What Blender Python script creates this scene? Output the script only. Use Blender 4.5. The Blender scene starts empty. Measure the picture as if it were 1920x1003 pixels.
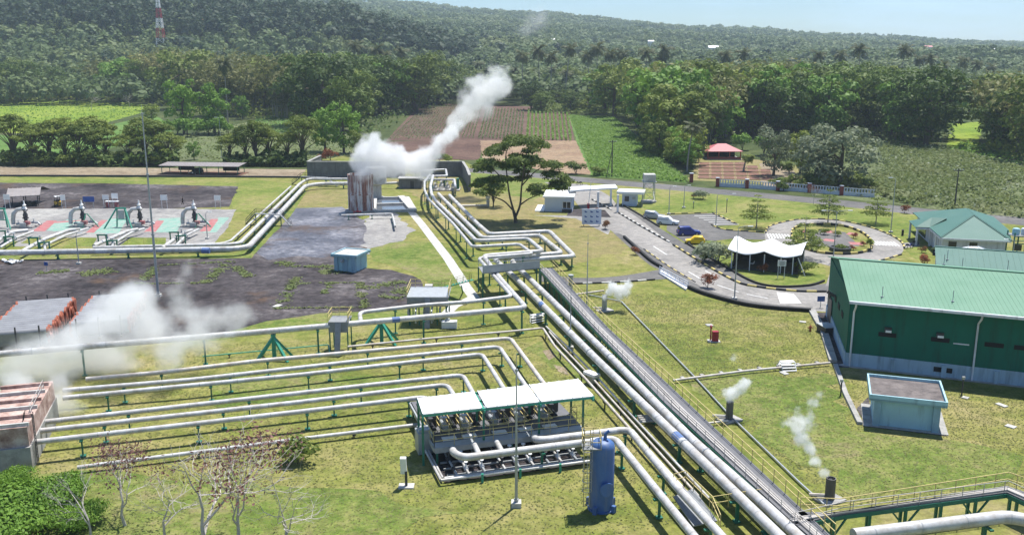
import bpy, bmesh, math, random
import numpy as np
from mathutils import Vector, Matrix
R = math.radians
random.seed(7)
C = bpy.context.scene.collection
scene = bpy.context.scene
# ---------------------------------------------------------------- camera
F, CX, CY, H, PITCH = 1750.0, 960.0, 501.5, 36.0, math.atan((501.5 - 90) / 1750.0)
cam_d = bpy.data.cameras.new('camera'); cam = bpy.data.objects.new('camera', cam_d); C.objects.link(cam)
cam.location = (0, 0, H); cam.rotation_euler = (math.pi/2 - PITCH, 0, 0)
cam_d.sensor_width = 36; cam_d.lens = 36*F/1920; cam_d.clip_start = .5; cam_d.clip_end = 12000
scene.camera = cam
CP, SP = math.cos(PITCH), math.sin(PITCH)
def ray(x, y):
    u, v = (x-CX)/F, (CY-y)/F
    return Vector((u, CP + v*SP, -SP + v*CP))
def g(x, y, z=0.0):
    """the point of the photograph's pixel that lies at height z"""
    d = ray(x, y); t = (z-H)/d.z
    return Vector((d.x*t, d.y*t, z))
def depth(p): return p.y*CP + (H-p.z)*SP
def mpp(p): return depth(p)/F                      # metres per photograph pixel
def tall(x, y, n): return n*mpp(g(x, y))/CP        # height of something n pixels tall standing at (x, y)
# ---------------------------------------------------------------- objects
def tag(o, label=None, cat=None, group=None, kind=None):
    if label: o['label'] = label
    if cat: o['category'] = cat
    if group: o['group'] = group
    if kind: o['kind'] = kind
    return o
def thing(name, label, cat, loc=(0, 0, 0), group=None, rz=0):
    o = bpy.data.objects.new(name, None); C.objects.link(o); o.empty_display_size = .5
    o.location = loc; o.rotation_euler = (0, 0, rz)
    return tag(o, label, cat, group)
def copy_tree(o, parent=None):
    c = o.copy(); C.objects.link(c)
    if parent: c.parent = parent
    for ch in list(o.children): copy_tree(ch, c)
    return c
class MB:
    """collects shapes, then becomes ONE mesh object"""
    def __init__(s): s.v = []; s.f = []; s.m = []; s.mi = 0
    def add(s, vs, fs):
        b = len(s.v); s.v += [tuple(v) for v in vs]
        for f in fs: s.f.append(tuple(b+i for i in f)); s.m.append(s.mi)
        return s
    def box(s, c, d, rz=0, tilt=0):
        x, y, z = d[0]/2, d[1]/2, d[2]/2; M = Matrix.Rotation(rz, 3, 'Z') @ Matrix.Rotation(tilt, 3, 'X'); c = Vector(c)
        vs = [c + M @ Vector((a*x, b*y, e*z)) for e in (-1, 1) for a, b in ((-1, -1), (1, -1), (1, 1), (-1, 1))]
        return s.add(vs, [(3, 2, 1, 0), (4, 5, 6, 7), (0, 1, 5, 4), (1, 2, 6, 5), (2, 3, 7, 6), (3, 0, 4, 7)])
    def beam(s, a, b, w, h=None):
        h = h or w; a, b = Vector(a), Vector(b); d = (b-a)
        if d.length < 1e-6: return s
        d.normalize(); up = Vector((0, 0, 1)) if abs(d.z) < .98 else Vector((0, 1, 0))
        r = d.cross(up).normalized()*w/2; u = r.cross(d).normalized()*h/2
        vs = [p + k for p in (a, b) for k in (-r-u, r-u, r+u, -r+u)]
        return s.add(vs, [(3, 2, 1, 0), (4, 5, 6, 7), (0, 1, 5, 4), (1, 2, 6, 5), (2, 3, 7, 6), (3, 0, 4, 7)])
    def tube(s, pts, r, n=8, cap=True):
        pts = [Vector(p) for p in pts]; N = len(pts); rr = r if isinstance(r, (list, tuple)) else [r]*N
        t = [(pts[min(i+1, N-1)]-pts[max(i-1, 0)]).normalized() for i in range(N)]
        u = t[0].cross(Vector((0, 0, 1)));
        if u.length < .05: u = t[0].cross(Vector((0, 1, 0)))
        u.normalize(); vs = []
        for i in range(N):
            u = (u - t[i]*u.dot(t[i])).normalized(); w = t[i].cross(u)
            vs += [pts[i] + (u*math.cos(a)+w*math.sin(a))*rr[i] for a in (2*math.pi*k/n for k in range(n))]
        fs = [(i*n+k, i*n+(k+1) % n, (i+1)*n+(k+1) % n, (i+1)*n+k) for i in range(N-1) for k in range(n)]
        if cap: fs += [tuple(range(n-1, -1, -1)), tuple((N-1)*n+k for k in range(n))]
        return s.add(vs, fs)
    def cyl(s, c, r, h, n=12, r2=None):
        c = Vector(c); return s.tube([c, c+Vector((0, 0, h))], [r, r if r2 is None else r2], n)
    def lathe(s, c, prof, n=16):
        c = Vector(c); vs = [c+Vector((r*math.cos(2*math.pi*k/n), r*math.sin(2*math.pi*k/n), z)) for r, z in prof for k in range(n)]
        N = len(prof); fs = [(i*n+k, i*n+(k+1) % n, (i+1)*n+(k+1) % n, (i+1)*n+k) for i in range(N-1) for k in range(n)]
        return s.add(vs, fs + [tuple(range(n-1, -1, -1)), tuple((N-1)*n+k for k in range(n))])
    def prism(s, poly, z0, z1):
        """extrude a plan polygon (counter-clockwise or not) from z0 to z1"""
        P = [Vector((p[0], p[1], 0)) for p in poly]
        if sum(a.x*b.y-b.x*a.y for a, b in zip(P, P[1:]+P[:1])) < 0: P.reverse()
        n = len(P); vs = [p+Vector((0, 0, z0)) for p in P]+[p+Vector((0, 0, z1)) for p in P]
        return s.add(vs, [tuple(range(n-1, -1, -1)), tuple(range(n, 2*n))] + [(i, (i+1) % n, n+(i+1) % n, n+i) for i in range(n)])
    def face(s, *vs): return s.add(vs, [tuple(range(len(vs)))])
    def slab(s, vs, th):
        """a flat sheet with thickness th below it"""
        n = len(vs); vs = [Vector(v) for v in vs]; lo = [v-Vector((0, 0, th)) for v in vs]
        return s.add(vs+lo, [tuple(range(n)), tuple(range(2*n-1, n-1, -1))]+[(i, n+i, n+(i+1) % n, (i+1) % n) for i in range(n)])
    def sphere(s, c, r, n=10, sz=1):
        m = max(4, n//2); return s.lathe(Vector(c)-Vector((0, 0, 0)), [(max(.001, r*math.sin(math.pi*i/m)), -r*sz*math.cos(math.pi*i/m)) for i in range(m+1)], n)
    def build(s, name, mat, parent=None, smooth=False, world=True, label=None):
        me = bpy.data.meshes.new(name); off = Vector((0, 0, 0))
        if parent is not None and world:
            p = parent
            while p is not None: off += Vector(p.location); p = p.parent
        me.from_pydata([tuple(Vector(v)-off) for v in s.v], [], s.f)
        for m in (mat if isinstance(mat, (list, tuple)) else [mat]): me.materials.append(m)
        me.polygons.foreach_set('material_index', s.m)
        bm = bmesh.new(); bm.from_mesh(me); bmesh.ops.recalc_face_normals(bm, faces=bm.faces); bm.to_mesh(me); bm.free()
        if smooth: smooth_mesh(me, smooth if isinstance(smooth, (int, float)) and smooth is not True else 40)
        o = bpy.data.objects.new(name, me); C.objects.link(o)
        if parent is not None: o.parent = parent
        if label: o['label'] = label
        return o
def smooth_mesh(me, ang):
    me.polygons.foreach_set('use_smooth', [True]*len(me.polygons))
    bm = bmesh.new(); bm.from_mesh(me)
    for e in bm.edges:
        if len(e.link_faces) == 2 and e.calc_face_angle(0) > R(ang): e.smooth = False
    bm.to_mesh(me); bm.free()
def rounded(pts, rad, k=5):
    pts = [Vector(p) for p in pts]; out = [pts[0]]
    for a, b, c in zip(pts, pts[1:], pts[2:]):
        r = min(rad, (a-b).length*.49, (c-b).length*.49)
        p, q = b+(a-b).normalized()*r, b+(c-b).normalized()*r
        out += [(1-t)**2*p+2*t*(1-t)*b+t*t*q for t in (i/k for i in range(k+1))]
    return out+[pts[-1]]
def spline(pts, k=6, closed=False):
    P = [Vector(p) for p in pts]; n = len(P); out = []
    for i in range(n if closed else n-1):
        if closed: a, b, c, d = P[i-1], P[i], P[(i+1) % n], P[(i+2) % n]
        else: a, b, c, d = P[max(i-1, 0)], P[i], P[i+1], P[min(i+2, n-1)]
        for j in range(k):
            t = j/k; out.append(.5*(2*b+(c-a)*t+(2*a-5*b+4*c-d)*t*t+(3*b-a-3*c+d)*t**3))
    return out if closed else out+[P[-1]]
def along(pts, step, start=0.):
    """points and directions every step metres along a line"""
    pts = [Vector(p) for p in pts]; out = []; s = start
    for a, b in zip(pts, pts[1:]):
        L = (b-a).length
        while s <= L: out.append((a+(b-a)*(s/L), (b-a).normalized())) if L > 1e-6 else None; s += step
        s -= L
    return out
def rail(mb, pts, h=1.1, step=1.8, w=.05, mids=1):
    """posts, a top bar and middle bars along pts (the deck's edge)"""
    pts = [Vector(p) for p in pts]; up = Vector((0, 0, 1))
    for a, b in zip(pts, pts[1:]):
        for j in range(mids+1): k = h*(1-j/(mids+1)); mb.beam(a+up*k, b+up*k, w)
    for p, d in along(pts, step): mb.beam(p, p+up*h, w)
    mb.beam(pts[-1], pts[-1]+up*h, w)
def offset(pts, d):
    """the line shifted d metres to its left, in plan"""
    pts = [Vector(p) for p in pts]; out = []
    for i, p in enumerate(pts):
        a, b = pts[max(i-1, 0)], pts[min(i+1, len(pts)-1)]; t = (b-a).normalized()
        out.append(p+Vector((-t.y, t.x, 0)).normalized()*d)
    return out
# ---------------------------------------------------------------- materials
M = {}
def nodes(name):
    m = bpy.data.materials.new(name); m.use_nodes = True; nt = m.node_tree
    return m, nt, nt.nodes['Principled BSDF']
def nn(nt, t, **k):
    n = nt.nodes.new(t)
    for a, v in k.items():
        if a.startswith('i_'):
            key = a[2:]; n.inputs[int(key) if key.isdigit() else key.replace('_', ' ')].default_value = v
        else: setattr(n, a, v)
    return n
def noise(nt, coord, scale, detail=4, rough=.6, sc=None):
    n = nn(nt, 'ShaderNodeTexNoise', i_Scale=scale, i_Detail=detail, i_Roughness=rough)
    if sc:
        mp = nn(nt, 'ShaderNodeMapping'); mp.inputs['Scale'].default_value = sc
        nt.links.new(coord, mp.inputs[0]); coord = mp.outputs[0]
    nt.links.new(coord, n.inputs['Vector']); return n.outputs['Fac']
def ramp(nt, fac, stops):
    r = nn(nt, 'ShaderNodeValToRGB'); e = r.color_ramp.elements
    while len(e) < len(stops): e.new(.5)
    for el, (p, c) in zip(e, stops): el.position = p; el.color = (*c, 1) if len(c) == 3 else c
    nt.links.new(fac, r.inputs[0]); return r.outputs[0]
def mixc(nt, fac, a, b, mode='MIX'):
    m = nn(nt, 'ShaderNodeMix', data_type='RGBA', blend_type=mode)
    for sock, v in ((m.inputs[0], fac), (m.inputs[6], a), (m.inputs[7], b)):
        if hasattr(v, 'links'): nt.links.new(v, sock)
        else: sock.default_value = v if isinstance(v, (int, float)) else (*v, 1)
    return m.outputs[2]
def mathn(nt, op, a, b=0., c=None):
    n = nn(nt, 'ShaderNodeMath', operation=op)
    for s, v in zip(n.inputs, (a, b) if c is None else (a, b, c)):
        if hasattr(v, 'links'): nt.links.new(v, s)
        else: s.default_value = v
    return n.outputs[0]
def pos(nt): return nn(nt, 'ShaderNodeNewGeometry').outputs['Position']
def bump(nt, b, h, dist, strength=.6):
    n = nn(nt, 'ShaderNodeBump', i_Strength=strength, i_Distance=dist); nt.links.new(h, n.inputs['Height']); nt.links.new(n.outputs[0], b.inputs['Normal'])
def plain(name, col, rough=.5, metal=0., var=.18, scale=1.5, dirt=None, streak=False, dcol=None):
    """a paint or a material with uneven tone; dirt = share of dirty patches, streak = running down"""
    m, nt, b = nodes(name); p = pos(nt); b.inputs['Roughness'].default_value = rough; b.inputs['Metallic'].default_value = metal
    n1 = noise(nt, p, scale, 5, .65)
    c = ramp(nt, n1, [(.25, tuple(x*(1-var) for x in col)), (.75, tuple(min(1, x*(1+var*.6)) for x in col))])
    if dirt:
        n2 = noise(nt, p, .9 if not streak else 1.2, 6, .7, (1, 1, .12) if streak else None)
        f = ramp(nt, n2, [(.62-dirt*.5, (0, 0, 0)), (.85-dirt*.4, (1, 1, 1))])
        c = mixc(nt, f, c, dcol or tuple(x*.4+.03 for x in col))
    nt.links.new(c, b.inputs['Base Color']); M[name] = m; return m
plain('pipe_jacket', (.60, .60, .60), .45, .0, .14, .35, .5, dcol=(.38, .35, .31))
plain('pipe_aged', (.60, .57, .52), .5, 0, .15, .5, .45, dcol=(.42, .34, .27))
plain('green_steel', (.010, .15, .095), .45, 0, .2)
plain('jade_steel', (.03, .30, .20), .45, 0, .2)
plain('yellow_rail', (.56, .45, .17), .55, 0, .2)
plain('pale_rail', (.44, .41, .38), .5)
plain('galvanised', (.40, .42, .43), .5, .35, .2)
plain('grating', (.24, .25, .26), .7, .1, .25, 3)
plain('tray_floor', (.13, .13, .14), .7, 0, .25, .6)
plain('stack_steel', (.14, .13, .125), .7, .2, .4, 1.5)
plain('dark_steel', (.05, .05, .055), .55, .2, .3)
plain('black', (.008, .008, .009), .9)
plain('white_paint', (.78, .78, .77), .55, 0, .08, .7, .15, dcol=(.55, .53, .5))
plain('white_sheet', (.84, .84, .83), .5, 0, .05)
plain('concrete', (.36, .35, .33), .9, 0, .25, .6, .3)
plain('concrete_pale', (.50, .49, .46), .9, 0, .2, .8, .25)
plain('kerb_black', (.02, .02, .02), .8); plain('kerb_yellow', (.62, .50, .16), .8, 0, .2); plain('kerb_white', (.62, .60, .55), .8, 0, .15)
plain('road_paint', (.62, .62, .60), .8, 0, .15, 3)
plain('wall_green', (.006, .125, .082), .7, 0, .14, .3, .2, True, (.012, .07, .05)); M['wall_green'].node_tree.nodes['Principled BSDF'].inputs['Specular IOR Level'].default_value = .2
plain('plinth_blue', (.34, .46, .55), .8, 0, .08, .4, .25, True)
plain('hut_blue', (.36, .56, .62), .8, 0, .08, .4, .2, True)
plain('hut_blue_trim', (.26, .40, .48), .8)
plain('slab_roof', (.17, .145, .135), .95, 0, .4, .5, .35, dcol=(.06, .05, .05))
plain('fade_white', (.66, .67, .70), .8, 0, .1, .5, .25, True)
plain('guard_wall', (.56, .62, .72), .8, 0, .06, .4)
plain('glass', (.02, .025, .03), .08); plain('pond_water', (.10, .11, .13), .12, 0, .3, .2)
plain('blue_label', (.10, .17, .36), .5)
plain('blue_paint', (.05, .13, .34), .5, 0, .25, .8, .35, True, (.13, .17, .27)); plain('blue_sign', (.015, .07, .30), .5)
plain('red_paint', (.36, .012, .03), .45); plain('pink_pad', (.38, .12, .12), .85, 0, .3, 1, .3, dcol=(.34, .25, .23))
plain('pad_green', (.16, .35, .27), .85, 0, .3, .8, .45, dcol=(.33, .34, .31)); plain('orange', (.36, .10, .05), .7, 0, .4, 2)
plain('casing', (.30, .30, .31), .4, .2, .3, .4)
plain('rust', (.17, .075, .045), .85, 0, .45, .8)
plain('roof_sheet_grey', (.28, .25, .24), .6, .1, .2, .6)
plain('roof_red', (.45, .12, .13), .6, 0, .15); plain('roof_tile', (.36, .13, .09), .8)
plain('stone_wall', (.17, .17, .18), .9, 0, .35, .8, .3, True)
plain('bark', (.10, .075, .055), .9, 0, .35, 3); plain('bark_pale', (.30, .27, .24), .9, 0, .3, 3)
plain('twig_grey', (.46, .42, .38), .9, 0, .25, 3)
plain('tyre', (.015, .015, .016), .8); plain('rim', (.5, .5, .52), .3, .8)
plain('lamp', (.8, .8, .78), .3); plain('tail_red', (.4, .01, .01), .3)
plain('car_silver', (.36, .38, .40), .3, .4, .04); plain('car_white', (.75, .75, .75), .25, 0, .03); plain('car_yellow', (.80, .52, .01), .3, 0, .03)
plain('car_blue', (.015, .03, .20), .3, 0, .03); plain('car_black', (.015, .015, .017), .25); plain('fork_yellow', (.70, .42, .03), .5, 0, .15)
plain('skin', (.35, .20, .13), .6); plain('cloth_black', (.012, .012, .016), .9); plain('cloth_grey', (.10, .10, .12), .9); plain('hair', (.01, .008, .007), .6)
plain('wood_pole', (.07, .06, .055), .9); plain('brick_red', (.28, .06, .05), .85)
plain('fence_panel', (.55, .58, .64), .8); plain('pallet', (.30, .24, .18), .9)
def mat_rusty_tank():
    m, nt, b = nodes('rusty_tank'); p = pos(nt); b.inputs['Roughness'].default_value = .8
    n = noise(nt, p, 1.1, 6, .72, (1, 1, .09)); n2 = noise(nt, p, .5, 4, .6)
    base = ramp(nt, n2, [(.3, (.56, .51, .48)), (.7, (.72, .67, .64))])
    f = ramp(nt, n, [(.44, (0, 0, 0)), (.50, (.85, .85, .85)), (.62, (1, 1, 1))])
    c = mixc(nt, f, base, ramp(nt, noise(nt, p, 2.5, 4), [(.3, (.15, .045, .03)), (.7, (.34, .13, .085))]))
    nt.links.new(c, b.inputs['Base Color']); M['rusty_tank'] = m
mat_rusty_tank()
def mat_pink_scale():
    m, nt, b = nodes('pink_scale'); p = pos(nt); b.inputs['Roughness'].default_value = .9
    c = ramp(nt, noise(nt, p, .8, 6, .7), [(.3, (.16, .08, .065)), (.48, (.38, .25, .21)), (.6, (.52, .39, .34)), (.75, (.58, .50, .45))])
    nt.links.new(c, b.inputs['Base Color']); M['pink_scale'] = m
mat_pink_scale()
def mat_roof(name, a, b_, pitch=.45):
    """ribbed sheet roof: ribs run along the object's local X -> use the face's own slope through bump in geometry; tone by noise"""
    m, nt, b = nodes(name); p = pos(nt); b.inputs['Roughness'].default_value = .6; b.inputs['Specular IOR Level'].default_value = .3
    c = ramp(nt, noise(nt, p, .25, 5, .6), [(.3, a), (.7, b_)])
    c = mixc(nt, ramp(nt, noise(nt, p, 1.4, 6, .75), [(.5, (0, 0, 0)), (.9, (.35, .35, .35))]), c, tuple(x*.8+.06 for x in a))
    nt.links.new(c, b.inputs['Base Color']); M[name] = m
mat_roof('roof_mint', (.096, .225, .142), (.135, .265, .18)); mat_roof('roof_teal', (.055, .145, .118), (.075, .165, .135))
def mat_leaf(name, stops, scale=.25, trans=.28, rnd=.35):
    m, nt, b = nodes(name); p = pos(nt); b.inputs['Roughness'].default_value = .6; b.inputs['Specular IOR Level'].default_value = .18
    oi = nn(nt, 'ShaderNodeObjectInfo'); f = mathn(nt, 'MULTIPLY_ADD', noise(nt, p, scale, 3, .6), 1-rnd, mathn(nt, 'MULTIPLY', oi.outputs['Random'], rnd))
    c = ramp(nt, f, stops); c = mixc(nt, ramp(nt, noise(nt, p, 2.2, 3), [(.35, (.0, .0, .0)), (.75, (.5, .5, .5))]), c, tuple(min(1, x*1.7) for x in stops[-1][1]))
    nt.links.new(c, b.inputs['Base Color'])
    t = nn(nt, 'ShaderNodeBsdfTranslucent'); nt.links.new(c, t.inputs[0]); mx = nn(nt, 'ShaderNodeMixShader', i_0=trans)
    nt.links.new(b.outputs[0], mx.inputs[1]); nt.links.new(t.outputs[0], mx.inputs[2]); nt.links.new(mx.outputs[0], nt.nodes['Material Output'].inputs[0]); M[name] = m
mat_leaf('leaf_dark', [(.25, (.024, .052, .012)), (.5, (.055, .098, .018)), (.75, (.115, .165, .028))], .25, .28, .55)
mat_leaf('leaf_mid', [(.25, (.050, .088, .016)), (.5, (.115, .160, .028)), (.75, (.20, .24, .042))], .25, .28, .6)
mat_leaf('leaf_bright', [(.2, (.07, .15, .022)), (.5, (.12, .23, .03)), (.8, (.19, .30, .045))])
mat_leaf('leaf_bamboo', [(.25, (.09, .10, .030)), (.5, (.165, .175, .052)), (.75, (.25, .24, .085))], .25, .28, .6)
mat_leaf('leaf_silver', [(.2, (.085, .11, .055)), (.5, (.15, .18, .10)), (.8, (.25, .28, .18))])
mat_leaf('leaf_palm', [(.2, (.045, .060, .024)), (.5, (.075, .09, .035)), (.8, (.13, .14, .06))])
mat_leaf('leaf_red', [(.2, (.05, .05, .015)), (.45, (.12, .05, .02)), (.7, (.26, .05, .025)), (.9, (.32, .10, .03))], .9)
mat_leaf('leaf_lawn', [(.3, (.11, .14, .035)), (.7, (.21, .21, .08))], .15, .45, 0)
mat_leaf('leaf_dry', [(.2, (.10, .045, .045)), (.8, (.22, .11, .10))], .8)
mat_leaf('leaf_far', [(.30, (.036, .074, .026)), (.45, (.075, .125, .040)), (.58, (.12, .165, .056)), (.70, (.18, .21, .09))], .0085, .3, 0)
mat_leaf('leaf_far_dark', [(.2, (.020, .040, .020)), (.8, (.045, .075, .034))], .02, .3, 0)
mat_leaf('leaf_crop', [(.2, (.10, .19, .035)), (.8, (.19, .29, .06))], .15, .4, 0)
mat_leaf('leaf_crop_dull', [(.2, (.09, .12, .05)), (.8, (.16, .18, .085))], .15, .4, 0)
mat_leaf('leaf_scrub', [(.2, (.08, .125, .035)), (.5, (.13, .175, .05)), (.8, (.19, .20, .085))], .06, .35, 0)
def mat_ground(name, cols, scale=.05, fine=1.6, bd=.15, patch=None, fadd=.5):
    """grass or soil: large drifts of tone, mid blotches and fine grain"""
    m, nt, b = nodes(name); p = pos(nt); b.inputs['Roughness'].default_value = .95; b.inputs['Specular IOR Level'].default_value = .15
    n1 = noise(nt, p, scale, 5, .62); n2 = noise(nt, p, scale*9, 5, .7); n3 = noise(nt, p, fine, 6, .75)
    f = mathn(nt, 'ADD', mathn(nt, 'MULTIPLY', n1, .55), mathn(nt, 'MULTIPLY', n2, .45))
    k = len(cols); c = ramp(nt, f, [(.38+.25*i/(k-1), x) for i, x in enumerate(cols)])
    if patch:
        c = mixc(nt, ramp(nt, noise(nt, p, patch[1], 6, .7), [(patch[2], (0, 0, 0)), (patch[2]+.1, (1, 1, 1))]), c, patch[0])
    c = mixc(nt, fadd, c, ramp(nt, n3, [(.30, (.3, .3, .3)), (.5, (1, 1, 1)), (.70, (1.6, 1.6, 1.5))]), 'MULTIPLY')
    c = mixc(nt, fadd*.9, c, ramp(nt, noise(nt, p, fine*.28, 5, .75), [(.36, (.5, .5, .48)), (.5, (1, 1, 1)), (.66, (1.35, 1.3, 1.2))]), 'MULTIPLY')
    nt.links.new(c, b.inputs['Base Color']); bump(nt, b, n3, bd, .8); M[name] = m; return m
mat_ground('lawn', [(.095, .135, .025), (.165, .182, .042), (.225, .212, .072), (.27, .23, .11)], .035, 2.0, .12, ((.31, .25, .16), .09, .62))
mat_ground('lawn_green', [(.075, .12, .022), (.12, .165, .033), (.185, .20, .06), (.22, .19, .095)], .09, 2.0, .12)
mat_ground('lawn_fresh', [(.09, .135, .025), (.14, .18, .036), (.20, .21, .06), (.25, .22, .09)], .06, 2.0, .1)
mat_ground('lawn_dry', [(.16, .17, .05), (.22, .19, .08), (.28, .22, .115)], .06, 2.0, .1)
mat_ground('dry_soil', [(.17, .13, .09), (.25, .20, .14), (.31, .26, .19)], .08, 1.5, .1)
mat_ground('field_brown', [(.085, .052, .042), (.12, .073, .058), (.16, .105, .08)], .05, 1.2, .2)
mat_ground('field_tan', [(.20, .13, .09), (.27, .19, .125), (.30, .23, .15)], .05, 1.0, .2)
mat_ground('field_lime', [(.12, .19, .022), (.19, .26, .03), (.24, .28, .05)], .02, .8, .3)
mat_ground('field_green', [(.07, .14, .03), (.10, .18, .04), (.14, .21, .06)], .03, .8, .3)
mat_ground('field_dull', [(.10, .11, .06), (.12, .15, .06), (.16, .16, .10)], .03, .8, .3)
mat_ground('forest_floor', [(.03, .05, .015), (.06, .08, .025), (.10, .11, .04)], .02, .5, .3)
mat_ground('yard', [(.022, .019, .021), (.050, .043, .046), (.080, .070, .073), (.165, .148, .15)], .07, 1.2, .05, ((.095, .06, .04), .05, .57), .6)
mat_ground('yard_light', [(.20, .19, .19), (.27, .26, .25), (.36, .35, .33)], .05, 1.2, .03, None, .35)
mat_ground('wet_slab', [(.06, .055, .062), (.13, .125, .14), (.30, .29, .31)], .09, .9, .03, ((.10, .065, .042), .06, .53), .55)
M['wet_slab'].node_tree.nodes['Principled BSDF'].inputs['Roughness'].default_value = .35
mat_ground('asphalt', [(.10, .098, .098), (.14, .135, .13), (.18, .17, .165)], .06, 1.5, .02, None, .3)
mat_ground('road_worn', [(.20, .19, .18), (.27, .255, .24), (.33, .31, .29)], .08, 1.5, .02, ((.16, .15, .14), .15, .6), .3)
mat_ground('crossing', [(.50, .49, .47), (.62, .60, .58)], .2, 2.5, .02, None, .3)
# ---------------------------------------------------------------- terrain
from mathutils import noise as mn
def ridge_px(X, Y):
    x = CX + F*X/max(Y*CP+H*SP, 1)
    return float(np.interp(x, [-400, 0, 300, 720, 960, 1280, 1600, 1920, 2300], [-110, -70, -42, 6, 26, 52, 66, 84, 96]))
def T(X, Y):
    if Y < 700: return 0.
    zr = H + 3200*(90-ridge_px(X*3200/Y, 3200))/F - 12
    t = min((Y-700)/2500, 1.15)
    z = zr*t; z += 30*math.exp(-((Y-1080)/130)**2)*min(1, max(0, (-60-X)/120))
    k = min(1, (Y-700)/500)
    z += k*(14*mn.noise(Vector((X/420, Y/420, 3)))+7*mn.noise(Vector((X/170, Y/150, 9))))
    if Y > 3200: z -= (Y-3200)*.12
    return z
xs = np.linspace(-2600, 2600, 131); ys = np.concatenate([[-60, 300, 600], np.linspace(700, 4000, 100)])
vs = [(x, y, T(x, y)) for y in ys for x in xs]; W_ = len(xs)
fs = [(j*W_+i, j*W_+i+1, (j+1)*W_+i+1, (j+1)*W_+i) for j in range(len(ys)-1) for i in range(W_-1)]
me = bpy.data.meshes.new('ground'); me.from_pydata(vs, [], fs); me.polygons.foreach_set('use_smooth', [True]*len(fs))
me.materials.append(M['lawn']); me.materials.append(M['forest_floor'])
me.polygons.foreach_set('material_index', [1 if ys[j] >= 600 else 0 for j in range(len(ys)-1) for i in range(W_-1)])
gr = bpy.data.objects.new('ground', me); C.objects.link(gr); tag(gr, kind='structure')
def rough_edge(P, amp, step=2.2):
    out = []; n = len(P)
    for i in range(n):
        a, b = P[i], P[(i+1) % n]; L = (b-a).length; k = max(1, int(L/step)); nrm = Vector((-(b-a).y, (b-a).x, 0)).normalized()
        for j in range(k):
            q = a+(b-a)*(j/k); out.append(q+nrm*amp*(mn.noise(q*.45)+.5*mn.noise(q*1.3)))
    return out
ZL = {}
def flat(name, px, level, mat, amp=0., smooth=0, kind='structure'):
    P = [g(x, y) for x, y in px]
    if smooth: P = spline(P, smooth, True)
    if amp: P = rough_edge(P, amp)
    ZL[level] = ZL.get(level, 0)+1; z = .004*level+.0002*ZL[level]
    mb = MB(); vs = [Vector((p.x, p.y, z)) for p in P]
    if sum(a.x*b.y-b.x*a.y for a, b in zip(vs, vs[1:]+vs[:1])) < 0: vs.reverse()
    mb.face(*vs); return tag(mb.build(name, M[mat]), kind=kind)
# back country between the plant and the woods
flat('back_meadow', [(-60, 331), (300, 333), (560, 330), (600, 300), (720, 280), (860, 300), (900, 316), (1240, 345), (1420, 364), (1960, 419), (1960, 178), (-60, 178)], 1, 'forest_floor', 1.5)
flat('lime_field', [(-40, 246), (60, 252), (180, 236), (265, 212), (300, 200), (200, 190), (60, 187), (-40, 190)], 2, 'field_lime', 1.)
flat('green_field', [(-40, 290), (120, 292), (300, 262), (330, 240), (290, 216), (180, 240), (60, 256), (-40, 252)], 2, 'field_green', 1.)
flat('green_field', [(300, 300), (560, 304), (700, 284), (660, 222), (480, 226), (330, 258)], 2, 'field_dull', 1.)
flat('green_field', [(470, 250), (560, 250), (600, 216), (480, 220)], 3, 'field_green', 1.)
flat('soil_patch', [(20, 186), (330, 184), (360, 168), (60, 168)], 2, 'dry_soil', 1.)
flat('ploughed_field', [(724, 264), (790, 194), (1066, 202), (1078, 266)], 3, 'field_brown', .8)
flat('ploughed_field', [(730, 272), (720, 266), (905, 262), (900, 300), (800, 300), (700, 292)], 4, 'field_brown', .8)
flat('ploughed_field', [(900, 264), (1080, 264), (1112, 328), (1060, 326), (905, 302)], 4, 'field_tan', .8)
flat('green_field', [(1066, 217), (1150, 222), (1215, 284), (1290, 343), (1110, 331), (1082, 268)], 4, 'field_green', .8)
flat('scrub_field', [(1530, 366), (1570, 320), (1640, 268), (1760, 276), (1850, 296), (1960, 318), (1960, 416), (1840, 402), (1690, 384)], 3, 'field_dull', 1.)
flat('lime_field', [(1775, 282), (1830, 284), (1845, 228), (1780, 232)], 3, 'field_lime', 1.)
flat('soil_patch', [(1290, 338), (1420, 345), (1520, 352), (1490, 306), (1400, 298), (1310, 296)], 3, 'lawn_dry', .8)
flat('soil_patch', [(1430, 350), (1520, 354), (1478, 310), (1425, 306)], 4, 'dry_soil', .8)
# plant: verges and yards
flat('dry_verge', [(-40, 331), (560, 333), (575, 318), (-40, 312)], 3, 'dry_soil', .6)
flat('lawn_strip', [(-40, 345), (240, 346), (448, 352), (430, 392), (438, 398), (510, 395), (556, 345), (480, 338), (-40, 333)], 3, 'lawn_fresh', .5)
flat('yard', [(-60, 343), (200, 344), (446, 350), (430, 388), (300, 392), (-60, 394)], 4, 'yard', .7)
flat('well_pad', [(-60, 392), (300, 391), (442, 393), (425, 430), (395, 462), (-60, 462)], 5, 'yard_light', .4)
for a in ([(40, 456), (55, 446), (165, 446), (160, 460), (120, 464)], [(95, 462), (150, 445), (182, 446), (176, 462)], [(220, 463), (245, 446), (312, 446), (308, 463)], [(0, 466), (8, 455), (35, 452), (20, 466)]):
    flat('lawn_strip', a, 6, 'lawn_fresh', .25)
flat('wet_slab', [(505, 392), (640, 388), (690, 420), (690, 470), (640, 486), (560, 480), (500, 488), (478, 470), (488, 440)], 5, 'wet_slab', .6)
flat('yard', [(686, 392), (742, 400), (776, 432), (752, 452), (700, 466), (684, 470)], 7, 'yard_light', 1.2)
flat('yard', [(-80, 487), (470, 484), (500, 450), (560, 440), (640, 470), (660, 500), (735, 506), (790, 524), (800, 556), (775, 582), (600, 590), (500, 603), (380, 634), (-80, 668)], 4, 'yard', .8)
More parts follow.
